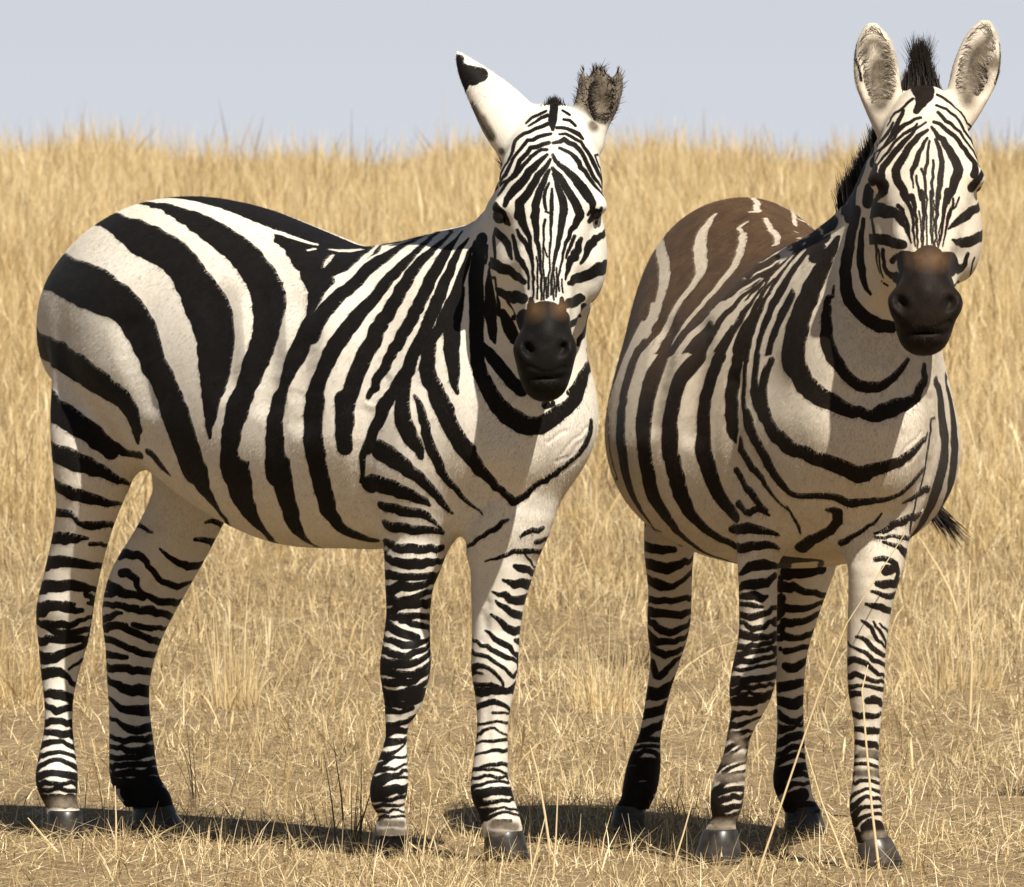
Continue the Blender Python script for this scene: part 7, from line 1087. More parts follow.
  ['H','b',0,0,[9236,560,14135,32,9269,517,14078,35,9292,480,14036,38,9335,438,13963,42,9365,400,13907,45,9361,378,13901,49,9399,344,13818,53,9427,321,13758,57,9461,279,13681,60,9476,270,13653,61,9491,239,13601,58,9510,201,13519,52,9551,197,13441,41,9567,168,13391,30,9638,184,13256,21,9659,162,13199,20,9681,178,13182,20]],
  ['H','b',0,0,[9289,600,14073,27,9334,558,14003,28,9391,560,13926,29,9411,519,13883,31,9444,520,13826,32,9488,520,13753,34,9519,504,13699,37,9562,491,13624,37,9559,464,13618,36,9604,440,13508,34,9636,440,13454,31]],
  ['H','b',0,0,[9599,262,13419,26,9645,280,13349,27,9653,236,13284,28,9726,280,13190,28,9746,283,13157,29,9815,278,13003,29,9847,280,12952,29]],
  ['H','b',0,0,[9564,367,13550,31,9631,400,13446,33,9713,399,13279,34,9732,399,13243,34,9766,400,13190,32,9873,400,12968,27]],
  ['H','b',0,0,[9526,600,13710,29,9606,602,13563,32,9620,560,13520,33,9665,560,13440,34,9689,560,13397,34,9726,560,13316,34,9736,520,13280,34,9780,520,13200,33,9806,520,13152,33,9868,520,13001,33,9888,484,12963,33]],
  ['H','b',0,0,[9280,720,14101,40,9329,720,14033,44,9364,760,13985,47,9412,760,13917,50,9444,760,13866,53,9485,760,13789,55,9516,760,13734,57,9560,777,13660,59,9601,760,13583,60,9627,720,13520,63,9647,720,13473,66,9690,720,13398,68,9743,680,13280,64,9778,680,13200,60,9807,640,13154,55,9843,640,13068,50,9866,640,13000,46]],
  ['H','b',0,0,[9081,689,14341,34,9192,760,14212,50,9230,760,14168,57,9264,840,14120,64,9277,880,14096,70,9325,880,14027,75,9370,920,13954,80,9408,1000,13872,88,9477,1008,13735,94,9477,1089,13695,97,9523,1070,13624,99,9562,1072,13545,101,9560,1099,13539,102,9601,1064,13424,103,9628,1038,13357,101,9679,978,13298,98,9684,990,13271,93,9765,911,13110,79,9802,865,13064,73,9828,840,13000,66,9868,798,12917,60]],
  ['H','b',0,0,[8984,760,14445,40,9024,840,14405,43,9022,880,14402,46,9077,920,14336,48,9089,960,14312,51,9117,1009,14256,53,9123,1068,14224,54,9150,1120,14170,54,9179,1158,14119,53,9188,1202,14080,53,9207,1233,14031,54,9242,1224,13984,55,9243,1265,13945,56,9219,1359,13878,57,9277,1337,13816,59,9276,1376,13775,62,9243,1502,13663,69,9311,1492,13612,73,9406,1467,13546,77,9474,1451,13494,79,9529,1402,13442,82]],
  ['H','b',0,1,[8805,880,14624,40,8865,920,14566,42,8883,951,14543,44,8930,1000,14473,46,8962,1025,14422,46,8952,1080,14412,44,8959,1138,14379,43,8992,1167,14332,41,8997,1215,14297,39,9008,1280,14230,36,9037,1295,14175,34,9035,1334,14135,33,9089,1389,14030,32,9081,1461,13942,31,9027,1532,13880,30,9043,1542,13825,29,9026,1573,13760,27,8958,1619,13697,26,9102,1594,13643,24,9180,1612,13569,24]],
  ['H','b',0,1,[8662,880,14766,32,8693,1000,14712,33,8660,1076,14710,34,8714,1087,14653,35,8718,1136,14617,36,8684,1225,14584,38,8714,1255,14536,39,8718,1299,14499,40,8740,1331,14451,41,8777,1348,14396,41,8860,1351,14310,40,8860,1390,14271,40,8880,1420,14220,39,8861,1474,14161,38,8862,1494,14124,37,8811,1545,14073,36,8820,1566,14000,35,8863,1573,13960,34,8820,1623,13869,33,8860,1632,13800,32,8917,1619,13774,29,8998,1619,13658,25,9100,1614,13610,20,9180,1612,13569,20]],
  ['H','b',0,1,[8419,956,14959,32,8421,1042,14920,35,8402,1102,14901,38,8448,1110,14866,40,8416,1197,14828,40,8427,1209,14810,39,8416,1269,14757,36,8420,1307,14710,34,8277,1418,14657,32,8275,1455,14614,30,8298,1479,14559,28,8269,1527,14520,26,8280,1540,14460,25,8224,1603,14400,25,8140,1679,14361,25,8086,1704,14333,26,8018,1727,14323,27,8758,1539,14138,29,8680,1580,14100,30,8739,1585,14039,30]],
  ['H','b',1,1,[8980,-449,13447,86,9111,-414,13400,86,9138,-398,13360,101,9172,-355,13320,117,9198,-298,13264,127,9179,-290,13199,126,9180,-280,13160,114,9097,-293,13083,90,8949,-300,13021,63,8740,-306,13000,63,8580,-306,12920,63]],
  ['H','b',1,0,[9140,1665,13508,57,9352,1615,13454,57,9438,1578,13416,57,9489,1524,13358,68,9502,1480,13320,79,9493,1401,13239,95,9475,1372,13187,100]],
  ['H','n',0,0,[8910,720,14529,78,8961,691,14461,65,9002,651,14421,52]],
  ['H','b',0,0,[9778,320,13120,55,9803,331,13068,53,9844,328,12986,51,9894,320,12880,47,9927,324,12800,44,9958,306,12737,42,9997,312,12653,40,10014,278,12603,38,10123,280,12425,33,10165,248,12347,31,10292,240,12162,25,10324,211,12105,23,10392,200,12010,22]],
  ['H','b',0,0,[9816,480,13120,36,9840,497,13061,35,9869,484,12996,35,9909,480,12920,35,9926,480,12877,34,9952,480,12803,34,9969,439,12763,33,10079,440,12539,31,10111,439,12476,29,10120,425,12460,28,10197,400,12334,26,10257,400,12240,23,10321,385,12141,22]],
  ['H','b',0,0,[9823,640,13120,52,9843,640,13068,50,9879,609,12978,48,9888,597,12963,47,9926,597,12883,45,9940,600,12840,44,9969,558,12763,42,10000,576,12699,40,10034,560,12605,38,10063,520,12560,36,10102,520,12480,34,10126,520,12431,32,10201,504,12302,28,10243,507,12225,26,10282,465,12183,24,10328,440,12113,22,10371,440,12042,20]],
  ['H','b',0,0,[9789,837,13117,82,9801,822,13101,76,9843,792,12992,70,9875,760,12930,64,9897,760,12880,58,9917,728,12851,53,9942,720,12760,49,9964,711,12708,46,10000,701,12622,43,10012,680,12600,40,10053,643,12523,38,10078,655,12454,35,10161,621,12301,31,10193,602,12242,28,10246,551,12189,26,10274,562,12123,24,10326,512,12071,22]],
  ['H','b',0,0,[9799,938,12975,29,9808,953,12880,31,9880,861,12821,33,9873,887,12800,35,9912,836,12717,36,9959,777,12657,36,9967,800,12597,35,9981,800,12520,34,10031,760,12442,32,10048,753,12400,31,10113,689,12320,29,10108,719,12282,27,10168,671,12200,25,10201,661,12141,23,10249,632,12080,22]],
  ['H','b',0,0,[9873,400,12968,20,9919,384,12858,20,9937,360,12800,20,9965,360,12750,21,10003,360,12667,21,10032,360,12607,21,10044,360,12587,22,10097,320,12480,22,10128,320,12432,22,10194,320,12331,21,10207,320,12311,21,10239,305,12259,21,10288,320,12192,20,10320,298,12141,20,10402,280,12022,20]],
  ['H','b',0,0,[9892,520,12960,20,9954,520,12802,20,9973,520,12760,20,10011,480,12680,20,10037,480,12613,20,10079,480,12538,20,10107,480,12480,20,10152,440,12407,20,10195,440,12332,19,10229,438,12277,19,10250,438,12242,19,10309,399,12157,19,10319,412,12138,18,10397,408,12016,18]],
  ['H','b',0,0,[9926,240,12751,20,9955,232,12687,20,9994,240,12611,20,10028,241,12558,20,10044,212,12508,20,10079,222,12459,20,10160,221,12340,20,10190,198,12280,20,10205,209,12267,19,10287,200,12149,19,10318,184,12098,18,10366,169,12027,18]],
  ['H','b',0,0,[9997,680,12651,18,10022,640,12600,18,10034,643,12561,19,10077,610,12493,19,10126,593,12391,20,10197,530,12294,20,10212,562,12242,19,10238,534,12216,19,10324,470,12106,18,10326,512,12071,18]],
  ['H','b',0,0,[9724,133,13033,64,9759,141,12979,59,9808,161,12918,54,9879,181,12779,45,9901,159,12721,41,9935,156,12644,38,9960,181,12619,36,10011,160,12520,34,10031,158,12482,32,10141,159,12321,28,10177,123,12237,27,10201,138,12222,25,10247,130,12150,23,10311,112,12050,22]],
  ['H','b',0,0,[9591,-11,13080,64,9642,17,13026,60,9646,13,13000,55,9727,52,12920,51,9755,66,12891,47,9788,81,12842,43,9844,96,12745,41,9878,103,12696,39,9890,86,12640,37,9916,106,12612,35,9994,108,12489,34,10001,99,12462,32,10047,92,12388,30,10118,103,12297,28,10127,92,12270,26,10177,84,12196,24,10248,92,12110,22,10260,80,12080,20]],
  ['H','b',0,0,[9594,-96,12850,48,9617,-85,12838,47,9697,-46,12761,47,9713,-56,12691,46,9780,-30,12637,45,9859,10,12557,42,9924,16,12468,40,9939,0,12398,37,10003,17,12344,34,10021,-1,12282,31,10092,12,12200,28,10130,13,12153,25]],
  ['H','b',1,0,[8420,-333,12720,141,8740,-326,12760,141,8894,-303,12760,141,9060,-267,12760,141,9180,-243,12720,132,9296,-216,12723,123,9463,-185,12721,113,9540,-155,12720,102,9620,-116,12680,89,9708,-93,12600,76,9740,-82,12560,64,9799,-60,12499,54,9860,-31,12478,46,9901,-30,12397,40,10021,-1,12282,29]],
  ['H','b',1,0,[8620,-383,12200,105,8820,-360,12200,105,8940,-331,12200,105,9060,-280,12200,105,9140,-237,12200,110,9242,-181,12174,115,9380,-145,12160,115,9820,-129,12120,100,9940,-90,12120,91]],
  ['H','b',0,0,[9048,-264,12000,48,9013,-266,11920,45,8998,-259,11863,41,9020,-241,11840,39,8970,-225,11729,39,8943,-213,11678,45,8932,-183,11614,53,8944,-151,11556,63,9020,-120,11520,76,9220,-109,11480,91,9500,-118,11480,107,10020,-161,11440,122]],
  ['H','b',0,0,[9260,-122,11800,66,9340,-107,11840,62,9620,-111,11880,59,9820,-121,11880,54,10021,-104,11920,46,10140,-76,11920,37]],
  ['H','b',0,0,[8900,-322,12000,25,8954,-298,11953,25,8859,-293,11801,25,8860,-280,11760,25,8820,-275,11720,26,8778,-249,11643,25,8700,-223,11575,25,8660,-192,11524,25,8540,-140,11460,24]],
  ['H','b',0,0,[7553,119,11359,23,7558,145,11344,23,7557,192,11307,22]],
  ['H','b',1,0,[8820,1682,12840,82,9080,1580,12781,82,9259,1474,12760,82,9322,1422,12760,90,9453,1312,12680,105,9534,1232,12640,106,9676,1137,12600,97,9762,1062,12571,81,9844,984,12520,66,9957,856,12448,39,9999,819,12416,25]],
  ['H','b',1,0,[8900,1721,12280,105,9020,1673,12240,105,9193,1575,12240,105,9306,1487,12200,105,9400,1380,12178,105,9409,1363,12163,107,9473,1248,12160,110,9517,1175,12120,107,9596,1097,12160,90,9817,970,12160,60,9973,869,12200,29]],
  ['H','b',0,0,[9391,1325,11920,45,9408,1281,11883,47,9392,1287,11840,48,9348,1280,11719,51,9357,1256,11706,63,9404,1184,11648,88,9537,1073,11640,105,9629,1014,11680,98,10028,815,11760,73]],
  ['H','b',0,0,[9220,1489,11837,25,9228,1450,11760,25,9167,1465,11691,25,9130,1467,11649,25,9118,1458,11622,25,9050,1467,11572,25,8820,1510,11491,25,8820,1488,11471,26,8697,1476,11432,26,8860,1360,11397,27,8807,1342,11379,28]],
  ['H','b',0,1,[10580,815,11255,29]],
  ['H','b',1,1,[10709,687,11292,30,9867,934,11320,28,9580,1044,11360,26,9223,1171,11400,23]],
  ['H','b',0,0,[9709,1079,13003,23,9763,1025,12920,24,9752,1048,12880,24,9788,999,12841,25,9878,895,12768,25,9870,923,12720,25,9897,880,12680,25,9957,814,12608,24,9966,830,12520,24,10004,785,12468,23]],
  ['H','b',0,0,[10591,280,11766,358]],
  ['H','b',0,0,[10100,-122,11760,235,10260,-103,11749,235,10397,-59,11738,235,10446,-24,11746,235,10501,39,11761,235,10561,98,11742,235,10558,145,11777,235,10602,212,11742,235,10604,280,11746,235,10597,370,11736,235,10566,432,11749,235,10514,532,11730,235,10406,624,11750,235,10224,732,11760,235,9921,861,11733,236]],
  ['H','b',0,0,[10766,240,11471,552]],
  ['H','b',0,0,[10902,160,11080,757]],
  ['H','b',0,0,[10918,159,10757,704]],
  ['H','b',0,0,[10823,160,10489,604]],
  ['H','b',0,0,[10762,131,10297,463]],
  ['H','b',0,1,[10620,-251,11113,235,10700,-212,11081,235,10773,-159,11080,234,10803,-107,11080,234,10827,-36,11116,234,10855,0,11080,234,10877,68,11091,234,10894,120,11080,234,10907,200,11080,234,10910,240,11080,234,10904,400,11080,234,10885,469,11080,235,10821,559,11120,235,10780,599,11121,235,10746,712,11080,235,10797,744,11080,235,10803,823,11067,235,10740,869,11078,235,10660,914,11040,235]],
  ['H','n',0,0,[10398,62,11898,321,10460,121,11879,321,10488,160,11870,321,10506,241,11876,321,10521,280,11862,321,10500,360,11880,321,10486,433,11868,321,10480,459,11860,321,10392,570,11880,321]],
  ['E','g',0,0,[7524,-243,15801,161,7511,-196,15957,153,7522,-106,16023,152,7574,80,15880,177,7598,151,15760,190,7609,161,15640,206,7600,140,15520,240,7547,40,15480,274,7553,36,15320,294,7603,55,15110,308,7700,31,14929,284,7809,-4,14804,230]],
  ['E','g',0,0,[7960,2099,16060,182,7982,2000,15960,213,7972,1960,15840,244,7924,1879,15723,268,7916,1883,15599,286,7906,1840,15480,302,7914,1840,15360,313,7929,1800,15240,315,7997,1695,15095,296,8126,1639,15002,258,8161,1612,14864,218]],
  ['E','g',0,0,[8052,2160,15600,192]],
  ['E','b',1,0,[7236,-343,15987,29,7300,-388,15880,29,7377,-414,15719,29,7460,-401,15600,28,7517,-375,15480,28,7550,-320,15240,28]],
  ['E','b',1,1,[7842,2341,15982,29,7894,2346,15760,29,7970,2308,15600,29,7988,2291,15480,28,8009,2268,15400,28,8019,2199,15162,28]],
  ['E','b',0,0,[7562,56,15320,47,7609,87,15160,47]],
  ['E','b',0,0,[7919,1902,15560,37,7914,1880,15480,37,7908,1840,15440,37]],
  ['L2','b',1,0,[-5300,-1812,6280,49]],
  ['L2','b',0,1,[301,-2956,6474,47,662,-2964,6447,42,860,-2920,6405,36,1100,-2872,6371,30]],
  ['L2','b',1,0,[-5420,-1788,5840,107,-5260,-1768,5840,107,-5101,-1680,5801,104,-4985,-1563,5799,99,-4925,-1447,5793,83,-4880,-1300,5820,62]],
  ['L2','b',0,1,[940,-2431,6094,40]],
  ['L2','b',1,1,[-5540,-1740,5502,120,-5378,-1709,5478,120,-5234,-1624,5452,128,-5141,-1519,5441,135,-5087,-1400,5431,132,-5046,-1320,5471,116,-5039,-1175,5498,96,-5046,-1072,5552,74,-5156,-936,5531,53,-5260,-835,5600,53,-5340,-801,5600,53]],
  ['L2','b',1,1,[-5740,-1672,5200,102,-5700,-1666,5160,102,-5527,-1617,5106,102,-5410,-1532,5080,124,-5359,-1421,5019,127,-5328,-1323,5001,86,-5290,-1162,5043,61,-5275,-1050,5131,58,-5277,-976,5214,59,-5340,-879,5279,60,-5517,-779,5288,60,-5460,-793,5360,60]],
  ['L2','b',1,1,[-5980,-1600,4760,78,-5860,-1606,4760,78,-5700,-1565,4760,78,-5579,-1473,4723,76,-5479,-1341,4738,73,-5450,-1200,4720,70,-5444,-1076,4759,67,-5477,-974,4771,64,-5600,-820,4780,61,-5700,-762,4760,61]],
  ['L2','b',1,1,[-5980,-1601,4480,108,-5980,-1601,4480,108,-5820,-1571,4480,108,-5665,-1474,4480,97,-5577,-1360,4480,86,-5544,-1240,4440,82,-5537,-1120,4440,84,-5581,-960,4440,83,-5638,-858,4492,72,-5802,-741,4509,55,-5799,-740,4536,55]],
  ['L2','b',1,1,[-6020,-1597,4320,70,-5860,-1563,4280,70,-5766,-1496,4200,83,-5683,-1374,4112,92,-5637,-1240,4092,86,-5623,-1120,4120,74,-5641,-982,4182,65,-5721,-861,4182,59,-5880,-740,4261,54,-5820,-756,4320,54]],
  ['L2','b',1,1,[-6140,-1567,4040,102,-5980,-1549,3960,102,-5839,-1461,3896,92,-5754,-1350,3880,83,-5709,-1200,3880,76,-5716,-1081,3880,70,-5733,-962,3962,64,-5861,-830,3958,59,-5890,-784,4040,59]],
  ['L2','b',1,1,[-6100,-1555,3880,78,-6169,-1542,3852,78,-6020,-1515,3760,78,-5903,-1435,3680,79,-5845,-1323,3597,78,-5802,-1200,3626,73,-5812,-1080,3640,66,-5871,-931,3720,60,-6060,-823,3748,60,-5980,-825,3791,60]],
  ['L2','b',1,1,[-6060,-1491,3440,67,-6024,-1471,3320,74,-5985,-1438,3160,80,-5923,-1320,3197,79,-5903,-1280,3280,72,-5875,-1161,3399,63,-5878,-1057,3496,50,-6009,-904,3548,36,-6100,-862,3585,36]],
  ['L2','b',1,1,[-6220,-1573,2880,82,-6220,-1573,2880,82,-6055,-1529,2880,82,-5978,-1440,2840,91,-5956,-1320,2840,93,-5990,-1166,2960,72,-6097,-1049,3037,72,-6118,-1019,3098,72]],
  ['L2','b',1,1,[-6220,-1592,2760,109,-6104,-1570,2797,108,-5992,-1473,2800,126,-5960,-1378,2782,131,-5966,-1283,2802,110,-6025,-1164,2840,82,-6133,-1103,2830,82,-6097,-1090,2918,82]],
  ['L2','b',1,1,[-6195,-1660,2377,108,-6042,-1619,2416,108,-5958,-1504,2431,106,-5957,-1369,2480,103,-6004,-1265,2520,101,-6100,-1195,2520,101,-6105,-1174,2600,101]],
  ['L2','b',1,1,[-6111,-1741,2025,94,-5999,-1701,2023,94,-5949,-1642,2040,101,-5914,-1520,2080,103,-5941,-1400,2120,92,-5989,-1329,2160,78,-6083,-1261,2224,78,-6083,-1261,2224,78]],
  ['L2','b',1,1,[-6207,-1783,1867,71,-5992,-1746,1880,71,-5921,-1657,1895,67,-5893,-1560,1880,63,-5924,-1428,1880,61,-6005,-1343,1880,59,-6005,-1343,1880,59]],
  ['L2','b',1,1,[-6140,-1865,1710,43,-6062,-1847,1717,43,-5929,-1728,1760,44,-5880,-1616,1760,44,-5892,-1480,1760,43,-5977,-1368,1720,41,-6030,-1336,1720,41]],
  ['L2','b',1,1,[-6140,-1927,1560,63,-6045,-1899,1577,63,-5929,-1811,1600,58,-5879,-1703,1663,54,-5855,-1600,1640,54,-5881,-1463,1600,56,-5952,-1373,1560,58,-6000,-1340,1539,58]],
  ['L2','b',1,1,[-6180,-1978,1412,96,-6060,-1961,1440,96,-5888,-1850,1440,96,-5839,-1744,1465,96,-5816,-1640,1440,95,-5856,-1480,1440,94,-5975,-1349,1400,93,-5975,-1349,1400,93]],
  ['L2','b',1,1,[-6140,-2030,1240,93,-5984,-2009,1237,93,-5843,-1897,1254,99,-5787,-1760,1280,103,-5780,-1640,1280,102,-5829,-1483,1240,98,-6002,-1341,1240,93,-6002,-1341,1240,93]],
  ['L2','b',1,1,[-6100,-2080,1040,120,-5951,-2063,1033,120,-5888,-2015,1087,120,-5795,-1907,1120,102,-5752,-1804,1124,87,-5746,-1640,1120,80,-5802,-1503,1120,79,-5900,-1404,1080,79,-5950,-1375,1080,79]],
  ['L2','b',1,1,[-6060,-2124,800,158,-6020,-2120,840,158,-5867,-2068,880,158,-5799,-2021,863,158,-5727,-1917,844,158,-5702,-1800,880,158,-5714,-1680,880,153,-5766,-1550,920,145,-5786,-1522,920,145,-5917,-1419,894,145,-5940,-1397,960,145]],
  ['L2','b',1,0,[-5978,-2209,597,148,-5837,-2142,625,148,-5746,-2043,642,154,-5706,-1960,640,160,-5690,-1840,640,166,-5729,-1683,640,173]],
  ['L2','b',1,1,[-6062,-2295,439,133,-5900,-2264,468,133,-5834,-2225,469,133,-5748,-2123,481,133,-5697,-2000,480,133,-5687,-1920,480,133,-5716,-1771,480,133,-5795,-1656,490,133,-5938,-1587,481,133,-5936,-1546,560,133]],
  ['L0','b',0,0,[3580,-1952,6487,98,4220,-2037,6520,98,4505,-1972,6520,108,4626,-1887,6560,116,4717,-1775,6551,110,4773,-1683,6557,96,4843,-1428,6496,59,4848,-1320,6452,31]],
  ['L0','b',1,0,[4168,-2018,6160,97,4500,-1958,6160,98,4604,-1865,6200,98,4663,-1760,6200,97,4693,-1680,6240,94,4710,-1560,6240,87,4699,-1400,6240,69,4660,-1320,6200,36]],
  ['L0','b',1,1,[4180,-2003,5640,34,4340,-2003,5640,34,4486,-1945,5720,73,4590,-1844,5800,101,4648,-1720,5840,114,4659,-1600,5840,115,4634,-1483,5839,92,4549,-1352,5800,60,4411,-1255,5800,60]],
  ['L0','b',1,0,[4220,-1995,5360,64,4390,-1977,5400,64,4520,-1900,5454,98,4604,-1788,5480,106,4641,-1642,5478,105,4627,-1520,5480,92,4593,-1432,5560,70,4521,-1339,5600,70]],
  ['L0','b',0,0,[-3860,677,5240,72]],
  ['L0','b',1,0,[4184,-1984,5200,51,4360,-1980,5217,51,4534,-1875,5240,83,4606,-1764,5241,92,4633,-1640,5200,81,4621,-1520,5240,33]],
  ['L0','b',1,0,[4260,-1990,5080,51,4260,-1990,5080,51,4444,-1942,5080,51,4552,-1850,5080,59,4606,-1755,5080,65,4631,-1640,5000,30]],
  ['L0','b',1,1,[4260,-1989,4880,66,4380,-1969,4880,66,4511,-1892,4840,73,4584,-1800,4800,78,4617,-1720,4840,76,4629,-1600,4880,68,4605,-1487,4920,59,4566,-1411,5000,50,4491,-1331,5000,50]],
  ['L0','b',1,1,[4188,-1983,4760,42,4300,-1989,4720,42,4420,-1956,4720,42,4514,-1894,4640,55,4588,-1800,4600,66,4620,-1720,4600,66,4632,-1600,4640,59,4606,-1486,4720,50,4566,-1412,4760,42,4490,-1332,4760,42]],
  ['L0','b',1,1,[4220,-2000,4480,89,4300,-2000,4480,89,4420,-1967,4480,89,4540,-1880,4440,86,4614,-1760,4440,81,4622,-1520,4440,61,4567,-1410,4480,51,4492,-1331,4480,51]],
  ['L0','b',1,0,[4220,-2030,4240,68,4300,-2030,4240,68,4446,-1984,4240,68,4555,-1895,4240,62,4608,-1803,4281,57,4641,-1704,4271,53,4640,-1579,4303,50,4589,-1439,4320,48,4533,-1367,4360,45]],
  ['L0','b',0,0,[-4260,763,4000,47]],
  ['L0','b',1,0,[4220,-2076,4040,67,4260,-2067,4080,67,4445,-2023,4069,67,4549,-1928,4120,62,4608,-1835,4160,57,4653,-1600,4160,53,4604,-1453,4200,52,4495,-1328,4200,50]],
  ['L0','b',0,0,[-4281,781,3784,53]],
  ['L0','b',1,1,[4164,-2099,3897,68,4338,-2094,3917,68,4505,-2009,3960,65,4603,-1905,3960,63,4654,-1800,3960,61,4654,-1560,4040,53,4595,-1428,4040,49,4496,-1328,4080,45]],
  ['L0','b',1,1,[4180,-2129,3760,46,4260,-2127,3800,46,4482,-2061,3788,45,4603,-1944,3800,43,4654,-1840,3840,42,4680,-1703,3864,41,4663,-1560,3880,40,4631,-1478,3880,40,4504,-1327,3917,39]],
  ['L0','b',1,1,[4180,-2161,3560,115,4260,-2164,3560,115,4500,-2077,3560,98,4597,-1976,3600,81,4651,-1880,3600,71,4685,-1720,3640,68,4672,-1600,3640,67,4623,-1480,3640,69,4491,-1333,3680,72]],
  ['L0','b',1,1,[4252,-2181,3360,67,4340,-2167,3360,67,4496,-2086,3397,64,4599,-1978,3440,60,4646,-1883,3441,55,4674,-1720,3480,51,4654,-1600,3480,46,4630,-1523,3521,41,4539,-1401,3522,41,4443,-1338,3494,41]],
  ['L0','b',0,0,[-4505,776,2920,57]],
  ['L0','b',0,1,[4494,-1409,3360,54,4555,-1466,3360,42]],
  ['L0','b',1,1,[4180,-2161,3160,40,4369,-2144,3200,40,4450,-2107,3240,40,4557,-2017,3272,41,4635,-1884,3360,41,4654,-1800,3360,42,4635,-1641,3320,46,4556,-1505,3280,49,4490,-1452,3240,49,4365,-1378,3253,49]],
  ['L0','b',1,0,[4263,-2179,3318,51,4340,-2166,3320,51,4479,-2100,3305,47,4577,-2000,3320,43,4620,-1920,3320,39]],
  ['L0','b',1,1,[4180,-2161,3160,80,4300,-2158,3160,80,4458,-2088,3159,89,4560,-1980,3179,98,4599,-1896,3184,102,4624,-1760,3200,100,4618,-1640,3240,93,4556,-1505,3280,87,4521,-1459,3298,87,4417,-1375,3324,87]],
  ['L0','b',1,0,[4220,-2154,2880,79,4259,-2143,2920,79,4410,-2069,2920,64,4500,-1960,2960,54,4533,-1840,2960,51,4541,-1720,3000,50]],
  ['L0','b',1,1,[4180,-2187,2680,75,4300,-2159,2720,75,4408,-2071,2720,66,4458,-1960,2720,56,4481,-1854,2777,44,4479,-1784,2822,31,4440,-1700,2820,31,4401,-1619,2858,31,4281,-1540,2899,31]],
  ['L0','b',1,1,[4180,-2224,2480,66,4230,-2218,2490,66,4317,-2178,2520,66,4406,-2071,2560,62,4437,-1920,2593,53,4400,-1819,2579,28,4330,-1733,2600,28,4309,-1705,2629,28]],
  ['L0','b',1,1,[4140,-2272,2200,60,4242,-2261,2224,60,4317,-2218,2249,60,4369,-2152,2320,49,4411,-2040,2400,40,4403,-1930,2400,38,4351,-1829,2440,39,4260,-1756,2480,39]],
  ['L0','b',1,1,[4180,-2366,1920,44,4260,-2332,1960,44,4280,-2300,2020,44,4337,-2237,2080,44,4365,-2187,2160,37,4404,-2083,2241,32,4403,-1970,2280,31,4330,-1851,2280,32,4283,-1819,2280,32]],
  ['L0','b',1,1,[4180,-2405,1840,50,4283,-2342,1905,50,4385,-2200,2000,42,4411,-2080,2080,34,4390,-1960,2080,30,4317,-1862,2120,27,4249,-1817,2200,27]],
  ['L0','b',0,1,[4371,-2321,1797,53,4422,-2120,1920,32,4398,-1985,1960,31,4329,-1892,1960,31,4220,-1829,2040,31]],
  ['L0','b',0,1,[4387,-2364,1640,49,4416,-2280,1720,40,4441,-2148,1782,33,4407,-2006,1800,33,4319,-1901,1786,34,4220,-1850,1840,34]],
  ['L0','b',1,1,[4100,-2527,1360,60,4220,-2516,1400,60,4366,-2426,1480,60,4409,-2354,1560,50,4446,-2242,1642,41,4455,-2160,1640,37,4427,-2040,1640,38,4359,-1940,1663,39,4220,-1867,1640,39]],
  ['L0','b',1,1,[4140,-2539,1244,71,4305,-2491,1320,71,4392,-2410,1400,66,4446,-2314,1440,61,4466,-2200,1480,59,4429,-2040,1480,61,4334,-1930,1480,66,4281,-1900,1454,66]],
  ['L0','b',1,1,[4140,-2534,1120,83,4140,-2534,1120,83,4308,-2493,1160,83,4396,-2415,1240,76,4449,-2320,1280,69,4470,-2200,1320,64,4424,-2040,1320,61,4347,-1951,1320,58,4220,-1889,1320,58]],
  ['L0','b',1,1,[4103,-2504,959,109,4103,-2504,959,109,4294,-2470,1000,109,4387,-2398,1081,93,4436,-2284,1080,78,4453,-2200,1120,68,4409,-2047,1160,59,4283,-1939,1134,50,4260,-1918,1200,50]],
  ['L0','b',1,1,[4100,-2543,824,74,4180,-2506,873,74,4256,-2471,880,74,4330,-2396,880,74,4375,-2320,920,70,4383,-2200,920,63,4371,-2078,1001,51,4222,-1949,1041,38,4249,-1936,1090,38]],
  ['L0','g',1,0,[4144,-2214,2516,106,4260,-2206,2520,110,4363,-2143,2480,115,4413,-2040,2440,119,4401,-1936,2369,124]],
  ['L0','g',1,1,[4242,-2301,2062,118,4360,-2220,2059,118,4411,-2080,2080,118,4370,-1925,2080,118]],
  ['L0','g',1,1,[4338,-2399,1677,118,4407,-2320,1676,118,4443,-2201,1718,118,4447,-2120,1680,118,4398,-1984,1680,118]],
  ['L0','g',1,1,[4301,-2480,800,118,4358,-2371,813,118,4372,-2280,800,118,4339,-2160,840,118,4222,-2049,838,118]],
  ['L0','g',1,1,[4299,-2558,677,118,4369,-2475,680,118,4409,-2360,680,118,4403,-2251,673,118,4369,-2166,640,118]],
  ['L3','b',0,1,[-3921,700,5061,131,-3728,827,5040,107,-3601,942,5103,86,-3593,1080,5008,76,-3596,1200,4975,72,-3603,1320,4984,69,-3756,1505,4892,66,-3819,1561,4878,66,-4019,1668,4878,66,-4019,1668,4878,66]],
  ['L3','b',0,1,[-4060,747,4637,95,-3919,859,4619,92,-3832,1000,4608,88,-3798,1090,4617,83,-3784,1240,4640,75,-3794,1353,4687,66,-3899,1522,4718,57,-3969,1575,4720,57,-4140,1658,4788,57]],
  ['L3','b',1,0,[4490,-1332,4720,103]],
  ['L3','b',0,1,[-4087,827,4320,99,-4002,944,4305,90,-3938,1080,4360,82,-3937,1200,4360,76,-3957,1346,4414,71,-3996,1464,4494,65,-4180,1563,4480,65,-4159,1580,4539,65]],
  ['L3','b',1,0,[4492,-1331,4440,103]],
